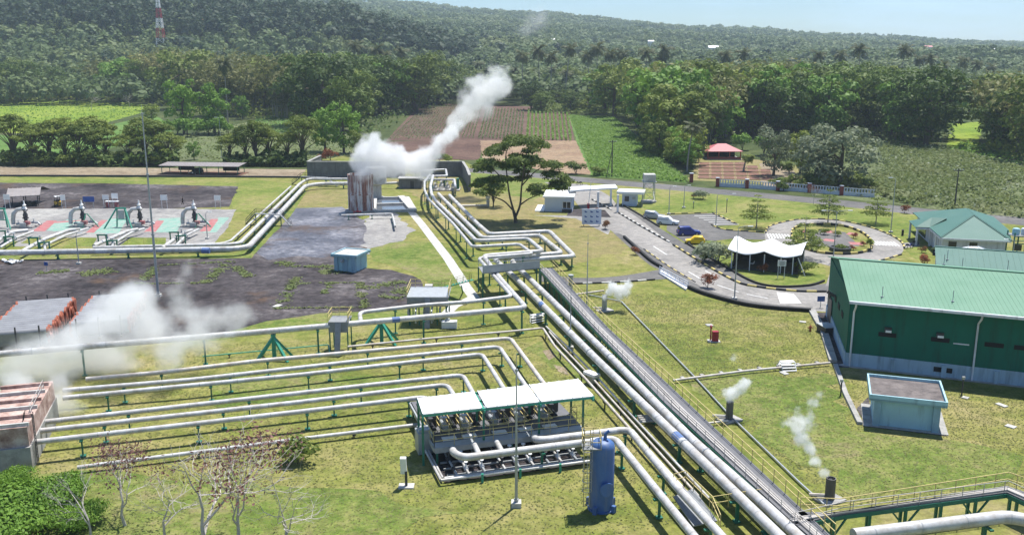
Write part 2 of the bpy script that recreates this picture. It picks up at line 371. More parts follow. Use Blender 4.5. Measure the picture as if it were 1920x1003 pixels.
flat('lawn_strip', [(-60, 480), (440, 478), (520, 410), (560, 360), (575, 360), (545, 405), (470, 484), (-60, 488)], 5, 'lawn_green', .3)
flat('lawn_strip', [(690, 462), (730, 452), (830, 455), (890, 560), (800, 575), (802, 540), (795, 524), (740, 500), (700, 490)], 6, 'lawn_green', 1.6)
flat('lawn_strip', [(500, 603), (600, 588), (790, 578), (800, 590), (640, 610), (420, 634), (370, 640)], 6, 'lawn_green', 1.2)
flat('lawn_strip', [(590, 352), (650, 352), (652, 392), (505, 392), (540, 370)], 3, 'lawn_dry', .6)
flat('lawn_strip', [(720, 335), (900, 350), (1010, 365), (1070, 395), (1170, 445), (1165, 470), (1080, 500), (980, 470), (900, 440), (800, 380)], 3, 'lawn_dry', 3.)
flat('lawn_strip', [(880, 318), (1040, 332), (1040, 360), (1000, 375), (900, 355), (880, 350)], 4, 'lawn_green', 1.)
flat('lawn_strip', [(1010, 640), (1060, 660), (1120, 740), (1085, 712), (1030, 690), (985, 655)], 4, 'lawn_green', 1.6)
flat('lawn_strip', [(1180, 352), (1300, 356), (1560, 385), (1720, 400), (1770, 410), (1730, 500), (1690, 460), (1640, 430), (1560, 412), (1470, 415), (1390, 420), (1336, 396), (1240, 400), (1190, 385)], 3, 'lawn_fresh', .5)
flat('concrete_path', [(1000, 0+404), (1100, 404), (1150, 420), (1140, 440), (1080, 410)], 4, 'yard_light', .1)
flat('soil_patch', [(1018, 658), (1034, 655), (1045, 668), (1030, 675)], 5, 'dry_soil', .4); flat('soil_patch', [(1038, 683), (1062, 690), (1066, 704), (1048, 696)], 5, 'dry_soil', .4)
# grass grown lines in the lower yard's joints
# weeds in them, and tufts on the lawns
rng = np.random.default_rng(3)
def quads_obj(name, cen, nrm, size, mat, kind='stuff', asp=1., parent=None):
    me = quads_mesh(name, cen, nrm, size, mat, asp); o = bpy.data.objects.new(name, me); C.objects.link(o)
    if kind: o['kind'] = kind
    if parent is not None: o.parent = parent
    return o
def quads_mesh(name, cen, nrm, size, mat, asp=1.):
    """many small leaf clump faces: centres, normals, sizes"""
    n = len(cen); nrm = nrm/np.maximum(np.linalg.norm(nrm, axis=1, keepdims=True), 1e-6)
    ref = rng.normal(size=(n, 3)); u = np.cross(nrm, ref); u /= np.maximum(np.linalg.norm(u, axis=1, keepdims=True), 1e-6); w = np.cross(nrm, u)
    s = np.asarray(size).reshape(-1, 1)*np.ones((n, 1)); u = u*s; w = w*s*asp; k = rng.uniform(.55, 1, size=(n, 1))
    V = np.stack([cen-u, cen-w*.8*k+u*.15, cen+u, cen+w*.8+u*.1*k], axis=1).reshape(-1, 3)
    me = bpy.data.meshes.new(name); me.vertices.add(4*n); me.vertices.foreach_set('co', V.ravel().astype(np.float32))
    me.loops.add(4*n); me.loops.foreach_set('vertex_index', np.arange(4*n, dtype=np.int32))
    me.polygons.add(n); me.polygons.foreach_set('loop_start', np.arange(0, 4*n, 4, dtype=np.int32)); me.update(calc_edges=True); me.materials.append(M[mat]); return me
def in_poly(P, poly):
    x, y = P[:, 0], P[:, 1]; ins = np.zeros(len(P), bool); n = len(poly)
    for i in range(n):
        x1, y1 = poly[i][0], poly[i][1]; x2, y2 = poly[(i+1) % n][0], poly[(i+1) % n][1]
        ins ^= ((y1 > y) != (y2 > y)) & (x < (x2-x1)*(y-y1)/((y2-y1) or 1e-9)+x1)
    return ins
def scatter(px, n):
    poly = [g(*p) for p in px]; lo = np.array([min(p.x for p in poly), min(p.y for p in poly)]); hi = np.array([max(p.x for p in poly), max(p.y for p in poly)])
    P = rng.uniform(lo, hi, size=(n, 2)); return P[in_poly(P, poly)]
def tufts(name, px, n, h, size, mat):
    P = scatter(px, n); k = len(P); c = np.column_stack([P, rng.uniform(.05, h, k)]); nr = rng.normal(size=(k, 3))*.5; nr[:, 2] = abs(nr[:, 2])+.5; nr[:, 1] -= .25
    return quads_obj(name, c, nr, rng.uniform(.5, 1, k)*size, mat)
gl = [((262, 533), (294, 500), 1.5), ((385, 531), (428, 490), 1.5), ((262, 533), (385, 531), .6), ((524, 580), (556, 520), 1.4), ((524, 578), (690, 577), .6), ((675, 530), (684, 576), 1.2), ((556, 532), (680, 530), .5), ((606, 551), (622, 530), 1.0), ((570, 500), (640, 500), 1.8), ((300, 498), (420, 492), .6), ((150, 516), (215, 506), 3.2), ((70, 512), (130, 508), 2.2), ((600, 512), (660, 505), 3.), ((520, 492), (560, 500), 2.), ((690, 540), (760, 528), 2.), ((730, 560), (770, 540), 3.), ((440, 500), (470, 520), 1.5)]
cs = []
for a, b, w_ in gl:
    a, b = np.array(g(*a)), np.array(g(*b)); L = np.linalg.norm(b-a); k = int(L*w_*26); u = rng.uniform(0, 1, (k, 1)); nrm = np.array([-(b-a)[1], (b-a)[0], 0])/L; q = a+(b-a)*u+nrm*rng.normal(size=(k, 1))*w_*.33
    f = np.array([mn.noise(Vector((x*.5, y*.5, 2))) for x, y, _ in q]); q = q[f > -.22]; q[:, 2] = .04+rng.uniform(0, .12, len(q)); cs.append(q)
cs = np.concatenate(cs); nr = rng.normal(size=cs.shape)*.3; nr[:, 2] = 1; o = quads_obj('joint_weeds', cs, nr, rng.uniform(.4, 1, len(cs))*.28, 'leaf_scrub')
flat('lawn_strip', [(1290, 690), (1420, 705), (1560, 700), (1600, 800), (1760, 830), (1900, 850), (1860, 905), (1640, 930), (1470, 850), (1380, 780)], 4, 'lawn_green', 3.5)
flat('lawn_strip', [(-40, 900), (100, 880), (420, 890), (700, 930), (860, 960), (700, 1020), (-40, 1040)], 4, 'lawn_green', 3.)
flat('lawn_strip', [(420, 700), (700, 700), (780, 720), (640, 745), (380, 760)], 4, 'lawn_green', 2.)
# ---------------------------------------------------------------- crop rows
def rows(name, a0, a1, b0, b1, n, mat, h, w, gap=1.0, dens=1.):
    """n rows of plants from a0..a1 to b0..b1 (pixels)"""
    A0, A1, B0, B1 = (np.array(g(*p)) for p in (a0, a1, b0, b1)); cs, ns, ss = [], [], []
    for i in range(n):
        t = (i+.5)/n; a, b = A0+(A1-A0)*t, B0+(B1-B0)*t; L = np.linalg.norm(b-a); k = int(L/gap*dens); u = rng.uniform(0, 1, (k, 1))
        c = a+(b-a)*u+rng.normal(size=(k, 3))*w*.3; c[:, 2] = rng.uniform(.1, h, k); cs.append(c)
        nr = rng.normal(size=(k, 3))*.5; nr[:, 2] = .8; ns.append(nr); ss.append(rng.uniform(.5, 1.1, k)*w)
    return quads_obj(name, np.concatenate(cs), np.concatenate(ns), np.concatenate(ss), mat)
rows('crop_rows', (728, 262), (890, 260), (800, 197), (905, 200), 24, 'leaf_crop_dull', .9, .42, .8)
rows('crop_rows', (895, 261), (980, 262), (910, 204), (985, 206), 13, 'leaf_crop_dull', .9, .5, .5)
rows('crop_rows', (985, 262), (1074, 265), (988, 206), (1066, 208), 11, 'leaf_crop', 1.2, .6, .35)
rows('crop_rows', (1068, 218), (1152, 222), (1112, 330), (1292, 342), 30, 'leaf_crop', .9, .55, .32)
def scrub(name, px, n, h, size, mat):
    P = scatter(px, n); k = len(P)
    f = np.array([mn.noise(Vector((x*.09, y*.09, 1)))+.6*mn.noise(Vector((x*.4, y*.4, 5))) for x, y in P]); keep = f > -.25; P, f = P[keep], f[keep]; k = len(P)
    c = np.column_stack([P, rng.uniform(.1, 1, k)*h*(.6+f.clip(-.3, .7))]); nr = rng.normal(size=(k, 3))*.6; nr[:, 2] = abs(nr[:, 2])+.4
    return quads_obj(name, c, nr, rng.uniform(.4, 1, k)*size, mat)
SCR = [(1545, 362), (1580, 322), (1640, 268), (1760, 276), (1850, 296), (1960, 318), (1960, 412), (1840, 398), (1690, 380)]
rows('crop_rows', (1575, 345), (1700, 384), (1790, 284), (1960, 330), 44, 'leaf_scrub', 1.2, .7, .4)
rows('crop_rows', (1640, 270), (1790, 284), (1700, 384), (1960, 416), 26, 'leaf_scrub', 1.1, .6, .6)
scrub('scrub_cover', SCR, 14000, 1.4, .6, 'leaf_scrub')
scrub('scrub_cover', SCR, 5000, 1.8, .5, 'leaf_silver')
scrub('scrub_cover', [(1850, 300), (1960, 320), (1960, 280), (1800, 270), (1780, 284)], 3500, 1.6, .8, 'leaf_bright')
scrub('hedge_growth', [(890, 312), (1000, 318), (1010, 300), (915, 296)], 2600, 2.0, .55, 'leaf_bright')
scrub('field_growth', [(-40, 246), (60, 252), (180, 236), (265, 212), (300, 200), (200, 190), (60, 187), (-40, 190)], 9000, .8, .7, 'leaf_crop')
scrub('field_growth', [(300, 300), (560, 304), (700, 284), (660, 222), (480, 226), (330, 258)], 9000, .8, .6, 'leaf_scrub')
for px, n in (([(-40, 660), (560, 640), (1000, 590), (1400, 960), (1100, 1010), (-40, 1010)], 34000), ([(1080, 540), (1320, 560), (1520, 590), (1570, 690), (1940, 735), (1940, 920), (1560, 950)], 26000)):
    P = scatter(px, n*2)[:n]; k = len(P); c = np.column_stack([P, rng.uniform(.015, .05, k)]); nr = rng.normal(size=(k, 3))*.14; nr[:, 2] = 1
    quads_obj('grass_tufts', c, nr, rng.uniform(.3, 1, k)*.13, 'leaf_lawn')
# ---------------------------------------------------------------- roads
def band(name, left, right, level, mat, k=6):
    L, Rr = spline([g(*p) for p in left], k), spline([g(*p) for p in right], k); ZL[level] = ZL.get(level, 0)+1; z = .004*level+.0002*ZL[level]
    mb = MB(); mb.face(*[Vector((p.x, p.y, z)) for p in L+Rr[::-1]]); o = mb.build(name, M[mat])
    return tag(o, kind='structure')
def kerb(name, px, cols=('kerb_black', 'kerb_yellow'), w=.28, h=.22, step=1.5, k=8, closed=False, P=None):
    P = spline([g(*p) for p in px], k, closed) if P is None else P
    if closed: P = P+[P[0]]
    mb = MB(); S = [q for q, _ in along(P, step)]
    for i, (a, b) in enumerate(zip(S, S[1:])): mb.mi = i % 2; mb.beam(a+Vector((0, 0, h/2)), b+Vector((0, 0, h/2)), w, h)
    return tag(mb.build(name, [M[c] for c in cols]), kind='structure')
band('public_road', [(840, 314), (900, 317), (1042, 328), (1150, 338), (1250, 346), (1360, 356), (1450, 364), (1602, 378), (1730, 391), (1870, 404), (2000, 415)],
     [(840, 321), (900, 325), (1042, 337), (1150, 347), (1250, 356), (1360, 366), (1450, 374), (1602, 390), (1730, 404), (1870, 418), (2000, 431)], 5, 'asphalt')
band('access_road', [(1020, 342), (1062, 358), (1080, 380), (1100, 404), (1135, 425), (1170, 452), (1215, 492), (1248, 510), (1291, 540), (1324, 553), (1391, 570), (1460, 579), (1560, 585)],
     [(1100, 346), (1140, 366), (1160, 386), (1200, 408), (1240, 432), (1283, 457), (1325, 482), (1370, 508), (1400, 525), (1430, 536), (1470, 541), (1510, 541), (1560, 536)], 6, 'road_worn')
band('asphalt_lane', [(1158, 386), (1195, 408), (1262, 459), (1323, 497), (1380, 528), (1413, 537), (1489, 546), (1556, 547)],
     [(1166, 386), (1205, 408), (1284, 457), (1371, 508), (1412, 529), (1446, 536), (1500, 537), (1556, 531)], 7, 'asphalt')
band('asphalt_lane', [(1150, 437), (1168, 453), (1213, 493), (1246, 511), (1290, 540), (1324, 553), (1391, 570), (1518, 582)],
     [(1160, 437), (1207, 467), (1256, 500), (1305, 532), (1342, 549), (1400, 563), (1470, 573), (1525, 576)], 7, 'asphalt')
band('asphalt_lane', [(1010, 512), (1080, 521), (1160, 518), (1240, 505)], [(1010, 528), (1080, 533), (1160, 530), (1262, 522)], 7, 'asphalt')
flat('gate_apron', [(1062, 405), (1146, 408), (1134, 394), (1070, 392)], 8, 'yard')
flat('parking_lot', [(1252, 404), (1336, 400), (1384, 422), (1336, 424), (1356, 431), (1436, 438), (1434, 450), (1370, 448), (1290, 458), (1250, 432)], 7, 'asphalt')
ZR = spline([g(*p) for p in [(1434, 440), (1438, 428), (1465, 418), (1505, 412), (1560, 413), (1610, 422), (1655, 436), (1685, 452), (1694, 468), (1680, 482), (1640, 491), (1580, 496), (1520, 492), (1470, 478), (1440, 460)]], 6, True)
mb = MB(); mb.face(*[Vector((p.x, p.y, .0345)) for p in ZR]); tag(mb.build('roundabout_road', M['road_worn']), kind='structure')
flat('asphalt_lane', [(1500, 484), (1640, 490), (1600, 498), (1560, 536), (1548, 536), (1560, 500)], 7, 'road_worn')
isl = [(1484, 442), (1492, 428), (1530, 422), (1580, 425), (1620, 440), (1636, 462), (1620, 474), (1580, 478), (1530, 474), (1495, 460)]
flat('roundabout_island', isl, 10, 'lawn', 0, 6)
kerb('island_kerb', isl, closed=True, h=.45)
kerb('roundabout_kerb', [(1436, 438), (1440, 427), (1465, 418), (1505, 411.5), (1560, 412.5), (1610, 421), (1655, 435), (1688, 452), (1696, 468)])
kerb('roundabout_kerb', [(1690, 478), (1640, 492), (1610, 494)])
kerb('road_kerb', [(1262, 460), (1323, 498), (1380, 529), (1413, 538), (1489, 547), (1554, 548)], h=.3)
kerb('road_kerb', [(1160, 400), (1200, 424), (1260, 458)], ('kerb_black', 'kerb_white'), h=.3)
kerb('road_kerb', [(1110, 375), (1150, 396)], ('kerb_black', 'kerb_white'), h=.3)
kerb('road_kerb', [(1207, 467), (1256, 501), (1310, 533)], w=.18, h=.12)
kerb('parking_kerb', [(1253, 402), (1290, 401), (1336, 400)], k=2); kerb('parking_kerb', [(1336, 400), (1358, 410), (1382, 421)], k=2)
kerb('parking_kerb', [(1334, 422), (1352, 430), (1390, 434), (1436, 436)], k=3)
kerb('road_kerb', [(1075, 533), (1160, 530), (1240, 524)], ('kerb_black', 'kerb_white'))
def wall_line(name, px, w, h, mat, k=6, kind='structure'):
    P = spline([g(*p) for p in px], k); mb = MB()
    for a, b in zip(P, P[1:]): mb.beam(a+Vector((0, 0, h/2)), b+Vector((0, 0, h/2)), w, h)
    return tag(mb.build(name, M[mat]), kind=kind)
wall_line('drain_kerb', [(1291, 541), (1324, 554), (1391, 572), (1450, 580), (1520, 585)], .5, .5, 'black')
wall_line('drain_kerb', [(1286, 456), (1325, 481), (1370, 507), (1400, 524), (1430, 535), (1470, 539), (1520, 536), (1545, 528)], .35, .3, 'black')
wall_line('drain_kerb', [(1170, 446), (1215, 487), (1240, 503)], .4, .5, 'black')
wall_line('drain_kerb', [(1166, 384), (1200, 404), (1236, 426)], .3, .3, 'black')
wall_line('low_wall', [(-60, 331), (300, 332), (575, 334)], .4, .5, 'dark_steel', 1)
# tent lawn with its rounded corner
flat('lawn_strip', [(1300, 455), (1370, 455), (1430, 470), (1500, 478), (1540, 494), (1548, 520), (1530, 533), (1470, 537), (1430, 533), (1375, 506)], 7, 'lawn_fresh', 0, 4)
flat('road_paint', [(1456, 548), (1488, 551), (1503, 569), (1463, 570)], 11, 'crossing')
def zebra(a0, a1, b0, b1, n, name='zebra_crossing', level=12, wd=.55):
    A0, A1, B0, B1 = g(*a0), g(*a1), g(*b0), g(*b1); mb = MB(); z = Vector((0, 0, .004*level))
    for i in range(n):
        t, u = (i+.15)/n, (i+.15+wd)/n; mb.face(A0.lerp(A1, t)+z, A0.lerp(A1, u)+z, B0.lerp(B1, u)+z, B0.lerp(B1, t)+z)
    tag(mb.build(name, M['road_paint']), kind='structure')
zebra((1436, 438), (1480, 440), (1440, 447), (1486, 448), 8); zebra((1630, 452), (1678, 454), (1642, 460), (1690, 462), 8)
zebra((1300, 404), (1345, 424), (1355, 405), (1392, 424), 5, 'parking_bays', 8.5, .14)
mb = MB()
for a, b in (((1291, 510), (1313, 523)), ((1322, 508), (1340, 517)), ((1225, 462), (1250, 478)), ((1345, 535), (1385, 548)), ((1400, 552), (1440, 560))):
    p, q = g(*a), g(*b); t = (q-p).normalized(); n_ = Vector((-t.y, t.x, 0))*.12; z = Vector((0, 0, .05)); mb.face(p+n_+z, q+n_+z, q-n_+z, p-n_+z)
tag(mb.build('lane_marks', M['road_paint']), kind='structure')
# roundabout garden paving
flat('garden_paving', [(1515, 447), (1540, 430), (1585, 436), (1612, 462), (1560, 464), (1520, 460)], 11, 'asphalt', 0)
for px in ([(1499, 435), (1508, 431), (1522, 432), (1516, 436)], [(1542, 436), (1550, 432), (1566, 434), (1562, 438)], [(1586, 440), (1592, 436), (1608, 438), (1608, 442)], [(1595, 459), (1590, 454), (1618, 455), (1618, 460)], [(1540, 451), (1548, 448), (1568, 450), (1562, 454)]):
    flat('red_paving', px, 12, 'pink_pad')
# drains and paths inside the plant
def path(name, pts, w, level, mat, h=None):
    P = [g(*p) for p in pts]; L, Q = offset(P, w/2), offset(P, -w/2); mb = MB()
    if h: mb.prism(L+Q[::-1], 0, h)
    else:
        ZL[level] = ZL.get(level, 0)+1; z = .004*level+.0002*ZL[level]; mb.face(*[p+Vector((0, 0, z)) for p in L+Q[::-1]])
    return tag(mb.build(name, M[mat]), kind='structure')
path('footpath', [(750, 372), (790, 420), (840, 485), (872, 535), (890, 560)], 1.7, 7, 'concrete_pale')
path('footpath', [(890, 556), (850, 575), (835, 590)], 1.6, 8, 'concrete_pale')
path('drain_channel', [(1522, 584), (1545, 625), (1562, 680)], .9, 0, 'concrete', .35)
flat('plant_apron', [(1530, 586), (1556, 586), (1592, 690), (1568, 688)], 6, 'yard')
path('drain_channel', [(1566, 686), (1585, 740), (1612, 796)], .5, 0, 'concrete', .3)
flat('plant_apron', [(1570, 684), (1600, 690), (1940, 730), (1940, 722), (1600, 678)], 7, 'concrete')
flat('plant_apron', [(1606, 766), (1628, 744), (1640, 800), (1770, 815), (1765, 800), (1772, 808), (1776, 818), (1625, 800)], 7, 'yard')
flat('concrete_path', [(1722, 453), (1640, 462), (1650, 470), (1725, 462)], 8, 'yard_light')
# ---------------------------------------------------------------- world, sun and air
w = bpy.data.worlds.new('World'); scene.world = w; w.use_nodes = True; nt = w.node_tree; bg = nt.nodes['Background']
SUN_EL, SUN_AZ = R(68), R(32)       # azimuth from +Y (away from the camera) towards +X
sky = nn(nt, 'ShaderNodeTexSky', sky_type='NISHITA', sun_disc=False, sun_elevation=SUN_EL, sun_rotation=SUN_AZ, air_density=1.0, dust_density=.25, ozone_density=3.5)
tc = nn(nt, 'ShaderNodeTexCoord'); cl = noise(nt, tc.outputs['Generated'], 3.2, 6, .6, (1, 1, 5))
cloud = ramp(nt, cl, [(.50, (0, 0, 0)), (.76, (.5, .5, .5))])
nt.links.new(mixc(nt, 1., mixc(nt, cloud, sky.outputs[0], (9., 10., 10.8)), (.70, .86, 1.04), 'MULTIPLY'), bg.inputs[0]); bg.inputs[1].default_value = .085
sd = bpy.data.lights.new('sun', 'SUN'); sd.energy = 5.0; sd.angle = R(.53); sd.color = (1, .965, .90)
so = bpy.data.objects.new('sun', sd); C.objects.link(so)
S_DIR = Vector((math.sin(SUN_AZ)*math.cos(SUN_EL), math.cos(SUN_AZ)*math.cos(SUN_EL), math.sin(SUN_EL)))
so.rotation_euler = S_DIR.to_track_quat('Z', 'Y').to_euler(); so.location = (0, 100, 200)
m = bpy.data.materials.new('haze_air'); m.use_nodes = True; nt = m.node_tree; nt.nodes.remove(nt.nodes['Principled BSDF'])
pv = nn(nt, 'ShaderNodeVolumePrincipled', i_Density=.00012, i_Anisotropy=.1); pv.inputs['Color'].default_value = (.70, .84, 1., 1)
nt.links.new(pv.outputs[0], nt.nodes['Material Output'].inputs['Volume']); m.cycles.homogeneous_volume = True
mb = MB(); zlo = min(v[2] for v in vs) if False else -60; zhi = max(p[2] for p in [(0, 0, T(x, y)) for x in xs for y in ys[::3]])+60
mb.box((0, 1970, (zlo+zhi)/2), (5400, 4260, zhi-zlo)); hz = mb.build('haze', m); tag(hz, kind='stuff')
scene.view_settings.view_transform = 'Standard'; scene.view_settings.look = 'None'; scene.view_settings.exposure = .6; scene.view_settings.gamma = 1
scene.render.engine = 'CYCLES'; cy = scene.cycles
cy.use_denoising = True; cy.max_bounces = 8; cy.diffuse_bounces = 3; cy.glossy_bounces = 2; cy.transmission_bounces = 4; cy.volume_bounces = 5; cy.transparent_max_bounces = 8
cy.volume_step_rate = 1.0; cy.volume_max_steps = 256; cy.use_adaptive_sampling = True; cy.adaptive_threshold = .015; cy.sample_clamp_indirect = 6
# ---------------------------------------------------------------- trees: prototypes (mesh data shared by the copies)
def crown_arrays(clumps, n, size, flat=1., droop=0.):
    """leaf clump faces spread over and inside a set of lumps (centre, radius, squash)"""
    tot = sum(c[1]**2 for c in clumps); cs, ns = [], []
    for (cx, cy, cz), r, sq in clumps:
        k = max(6, int(n*r*r/tot)); d = rng.normal(size=(k, 3)); d /= np.linalg.norm(d, axis=1, keepdims=True); d[:, 2] = np.where(d[:, 2] < -.35, -d[:, 2]*.6, d[:, 2])
        rad = r*rng.uniform(.45, 1.08, (k, 1))**.6; p = d*rad; p[:, 2] *= sq; cs.append(p+np.array([cx, cy, cz]))
        m = d+rng.normal(size=(k, 3))*.42; m[:, 2] += .25*flat; ns.append(m)
    return np.concatenate(cs), np.concatenate(ns), rng.uniform(.55, 1.1, sum(len(c) for c in cs))*size
def trunk_mb(h, r, limbs, lean=(0, 0), n=7):
    mb = MB(); top = Vector((lean[0], lean[1], h)); a = Vector((0, 0, -.2)); mid = top*.5+Vector((rng.normal()*.1, rng.normal()*.1, 0))
    mb.tube([a, a.lerp(mid, .5), mid, top], [r, r*.85, r*.72, r*.45], n)
    for p in limbs:
        p = Vector(p); s = top*(.55+.4*rng.random()); k = s.lerp(p, .5)+Vector((0, 0, .08*(p-s).length)); mb.tube([s, k, p], [r*.42, r*.28, r*.1], 5)
    return mb
PROTO = {}
def proto(kind, crown, trunk, leaf, bark='bark'):
    PROTO.setdefault(kind, []).append((crown, trunk))
def mk_broad(kind, leaf, h, w, n, size, nc, low=.30, sq=.8, tall=1.):
    cl = [((0, 0, h*.62), w*.30, sq)]
    for i in range(nc):
        a = 2.4*i+rng.normal()*.3; t = (i+.5)/nc; z = h*(low+.12+(.93-low-.16)*t); rr = w*.5*(math.sin(math.pi*min(1, .18+.78*(1-t)))**.7)*rng.uniform(.55, .8)
        cl.append(((math.cos(a)*rr*1.08, math.sin(a)*rr*1.08, z), w*rng.uniform(.13, .24), sq))
    c, nr, s = crown_arrays(cl, n, size); cm = quads_mesh('crown', c, nr, s, leaf, .8)
    tb = trunk_mb(h*.62, w*.035+.06, [c[0] for c in cl[1::3]]); tm = tb.build('trunk', M['bark'], None, True); me = tm.data; bpy.data.objects.remove(tm); proto(kind, cm, me, leaf)
for i in range(6): mk_broad('dense', 'leaf_dark', 17, 14, 2600, .56, 16, .04)
for i in range(5): mk_broad('mixed', 'leaf_mid', 15, 12, 2300, .52, 14, .04)
for i in range(3): mk_broad('bright', 'leaf_bright', 12, 9.5, 1900, .46, 13, .03)
for i in range(3): mk_broad('silver', 'leaf_silver', 12, 12, 2400, .44, 15, .02)
def mk_bamboo(h, w):
    """a grove clump: many arching culms with hanging feathery heads"""
    cs, ns, ss = [], [], []; mb = MB()
    for i in range(26):
        a = rng.uniform(0, 6.28); b = w*.12*rng.random()**.5; sp = w*.55*rng.uniform(.25, 1); hh = h*rng.uniform(.75, 1.05)
        base = np.array([math.cos(a)*b, math.sin(a)*b, 0]); t = np.linspace(0, 1, 7)[:, None]
        P = base+np.array([math.cos(a)*sp, math.sin(a)*sp, 0])*t**2.1+np.array([0, 0, hh])*(t-.16*t**4)
        if i % 3 == 0: mb.tube([Vector(p) for p in P[:5]], [.11, .1, .09, .07, .05], 4)
        k = 75; u = rng.uniform(.28, 1.02, (k, 1)); p = base+np.array([math.cos(a)*sp, math.sin(a)*sp, 0])*u**2.1+np.array([0, 0, hh])*(u-.16*u**4)
        p += rng.normal(size=(k, 3))*np.array([.75, .75, .6])*(.5+u); cs.append(p); m = rng.normal(size=(k, 3)); m[:, 2] = abs(m[:, 2]); m[:, :2] += np.array([math.cos(a), math.sin(a)])*.8; ns.append(m); ss.append(rng.uniform(.35, .75, k))
    cm = quads_mesh('crown', np.concatenate(cs), np.concatenate(ns), np.concatenate(ss), 'leaf_bamboo', .6)
    tm = mb.build('culms', M['bark_pale'], None, True); me = tm.data; bpy.data.objects.remove(tm); proto('bamboo', cm, me, 'leaf_bamboo')
for i in range(4): mk_bamboo(16, 13)
def mk_rain(h, w, n=2100, leaf='leaf_mid', nc=12):
    """spreading feathery tree: flat tiers of leaf on long limbs"""
    cl = []
    for i in range(nc):
        a = 2.4*i+rng.normal()*.3; rr = w*.5*math.sqrt((i+.4)/nc)*.85; z = h*(.93-.58*(rr/(w*.5))**1.3*rng.uniform(.4, 1.2)); cl.append(((math.cos(a)*rr, math.sin(a)*rr, z), w*rng.uniform(.11, .19), .5))
    c, nr, s = crown_arrays(cl, n, .36, 2.); cm = quads_mesh('crown', c, nr, s, leaf, .6)
    mb = MB(); r = .22
    for i, (c_, rr, q) in enumerate(cl):
        st = Vector((0, 0, h*(.10+.22*(i % 3)/2))); p = Vector(c_); k1 = st.lerp(p, .35)+Vector((-(p.x)*.10, -(p.y)*.10, h*.07)); k2 = st.lerp(p, .7)+Vector((0, 0, h*.04)); mb.tube([st, k1, k2, p], [r*.6, r*.45, r*.3, r*.08], 5)
    mb.tube([(0, 0, -.2), (0, 0, h*.14), (.1, 0, h*.34), (.2, .1, h*.55)], [r*1.25, r, r*.8, r*.3], 8)
    tm = mb.build('trunk', M['bark'], None, True); me = tm.data; bpy.data.objects.remove(tm); proto('rain' if leaf == 'leaf_mid' else 'rain_dark', cm, me, leaf)
for i in range(5): mk_rain(10, 10, 3000, 'leaf_mid', 20)
def mk_tier(h, w):
    cl = []; tiers = 5; mb = MB()
    for t in range(tiers):
        z = h*(.34+.62*t/(tiers-1)); R_ = w*.5*(1-.75*t/(tiers-1)); m = 5
        for k in range(m):
            a = 2*math.pi*k/m+t*.6; cl.append(((math.cos(a)*R_*.62, math.sin(a)*R_*.62, z), R_*.42, .2)); mb.tube([(0, 0, z-.25), (math.cos(a)*R_*.9, math.sin(a)*R_*.9, z)], [.04, .015], 4)
    mb.tube([(0, 0, -.1), (.03, 0, h*.5), (0, .02, h)], [.13, .09, .02], 6)
    c, nr, s = crown_arrays(cl, 1500, .24, 2.); cm = quads_mesh('crown', c, nr, s, 'leaf_mid', .7); tm = mb.build('trunk', M['bark_pale'], None, True); me = tm.data; bpy.data.objects.remove(tm); proto('tier', cm, me, 'leaf_mid')
for i in range(3): mk_tier(7, 7)
def mk_palm(h, leaf='leaf_palm', fl=4.2):
    mb = MB(); lean = rng.normal(size=2)*.8; P = [Vector((lean[0]*t*t, lean[1]*t*t, h*t)) for t in (0, .25, .5, .75, 1)]; mb.tube(P, [.26, .2, .17, .15, .13], 6); top = P[-1]
    V, Fc = [], []
    for i in range(24):
        a = 2.4*i+rng.normal()*.2; el = rng.uniform(-.6, 1.1); n = 7; L = fl*rng.uniform(.8, 1.1); d = Vector((math.cos(a), math.sin(a), 0)); sd_ = Vector((-d.y, d.x, 0))
        sp = []
        p = top.copy(); e = el
        for j in range(n): sp.append(p.copy()); p = p+(d*math.cos(e)+Vector((0, 0, math.sin(e))))*(L/n); e -= .13+.04*j*rng.uniform(.6, 1.3)
        for j in range(1, n):
            w0, w1 = (.78*math.sin(math.pi*(.10+.84*k_/n)) for k_ in (j-1, j)); up = Vector((0, 0, 1))
            for s_ in (-1, 1):
                for q in range(3):
                    a0, a1 = sp[j-1].lerp(sp[j], q/3), sp[j-1].lerp(sp[j], (q+.85)/3); wq = w0+(w1-w0)*q/3; tip = (sp[j]-sp[j-1])*.35+sd_*s_*wq-up*wq*rng.uniform(.35, .9)
                    b = len(V); V += [a0, a1, a1+tip, a0+tip*.9]; Fc.append((b, b+1, b+2, b+3))
    cm = bpy.data.meshes.new('fronds'); cm.from_pydata([tuple(v) for v in V], [], Fc); cm.materials.append(M[leaf])
    tm = mb.build('trunk', M['bark_pale'], None, True); me = tm.data; bpy.data.objects.remove(tm); proto('palm' if h > 8 else 'small_palm', cm, me, leaf)
for i in range(5): mk_palm(15)
for i in range(2): mk_palm(3.4, 'leaf_mid', 1.7)
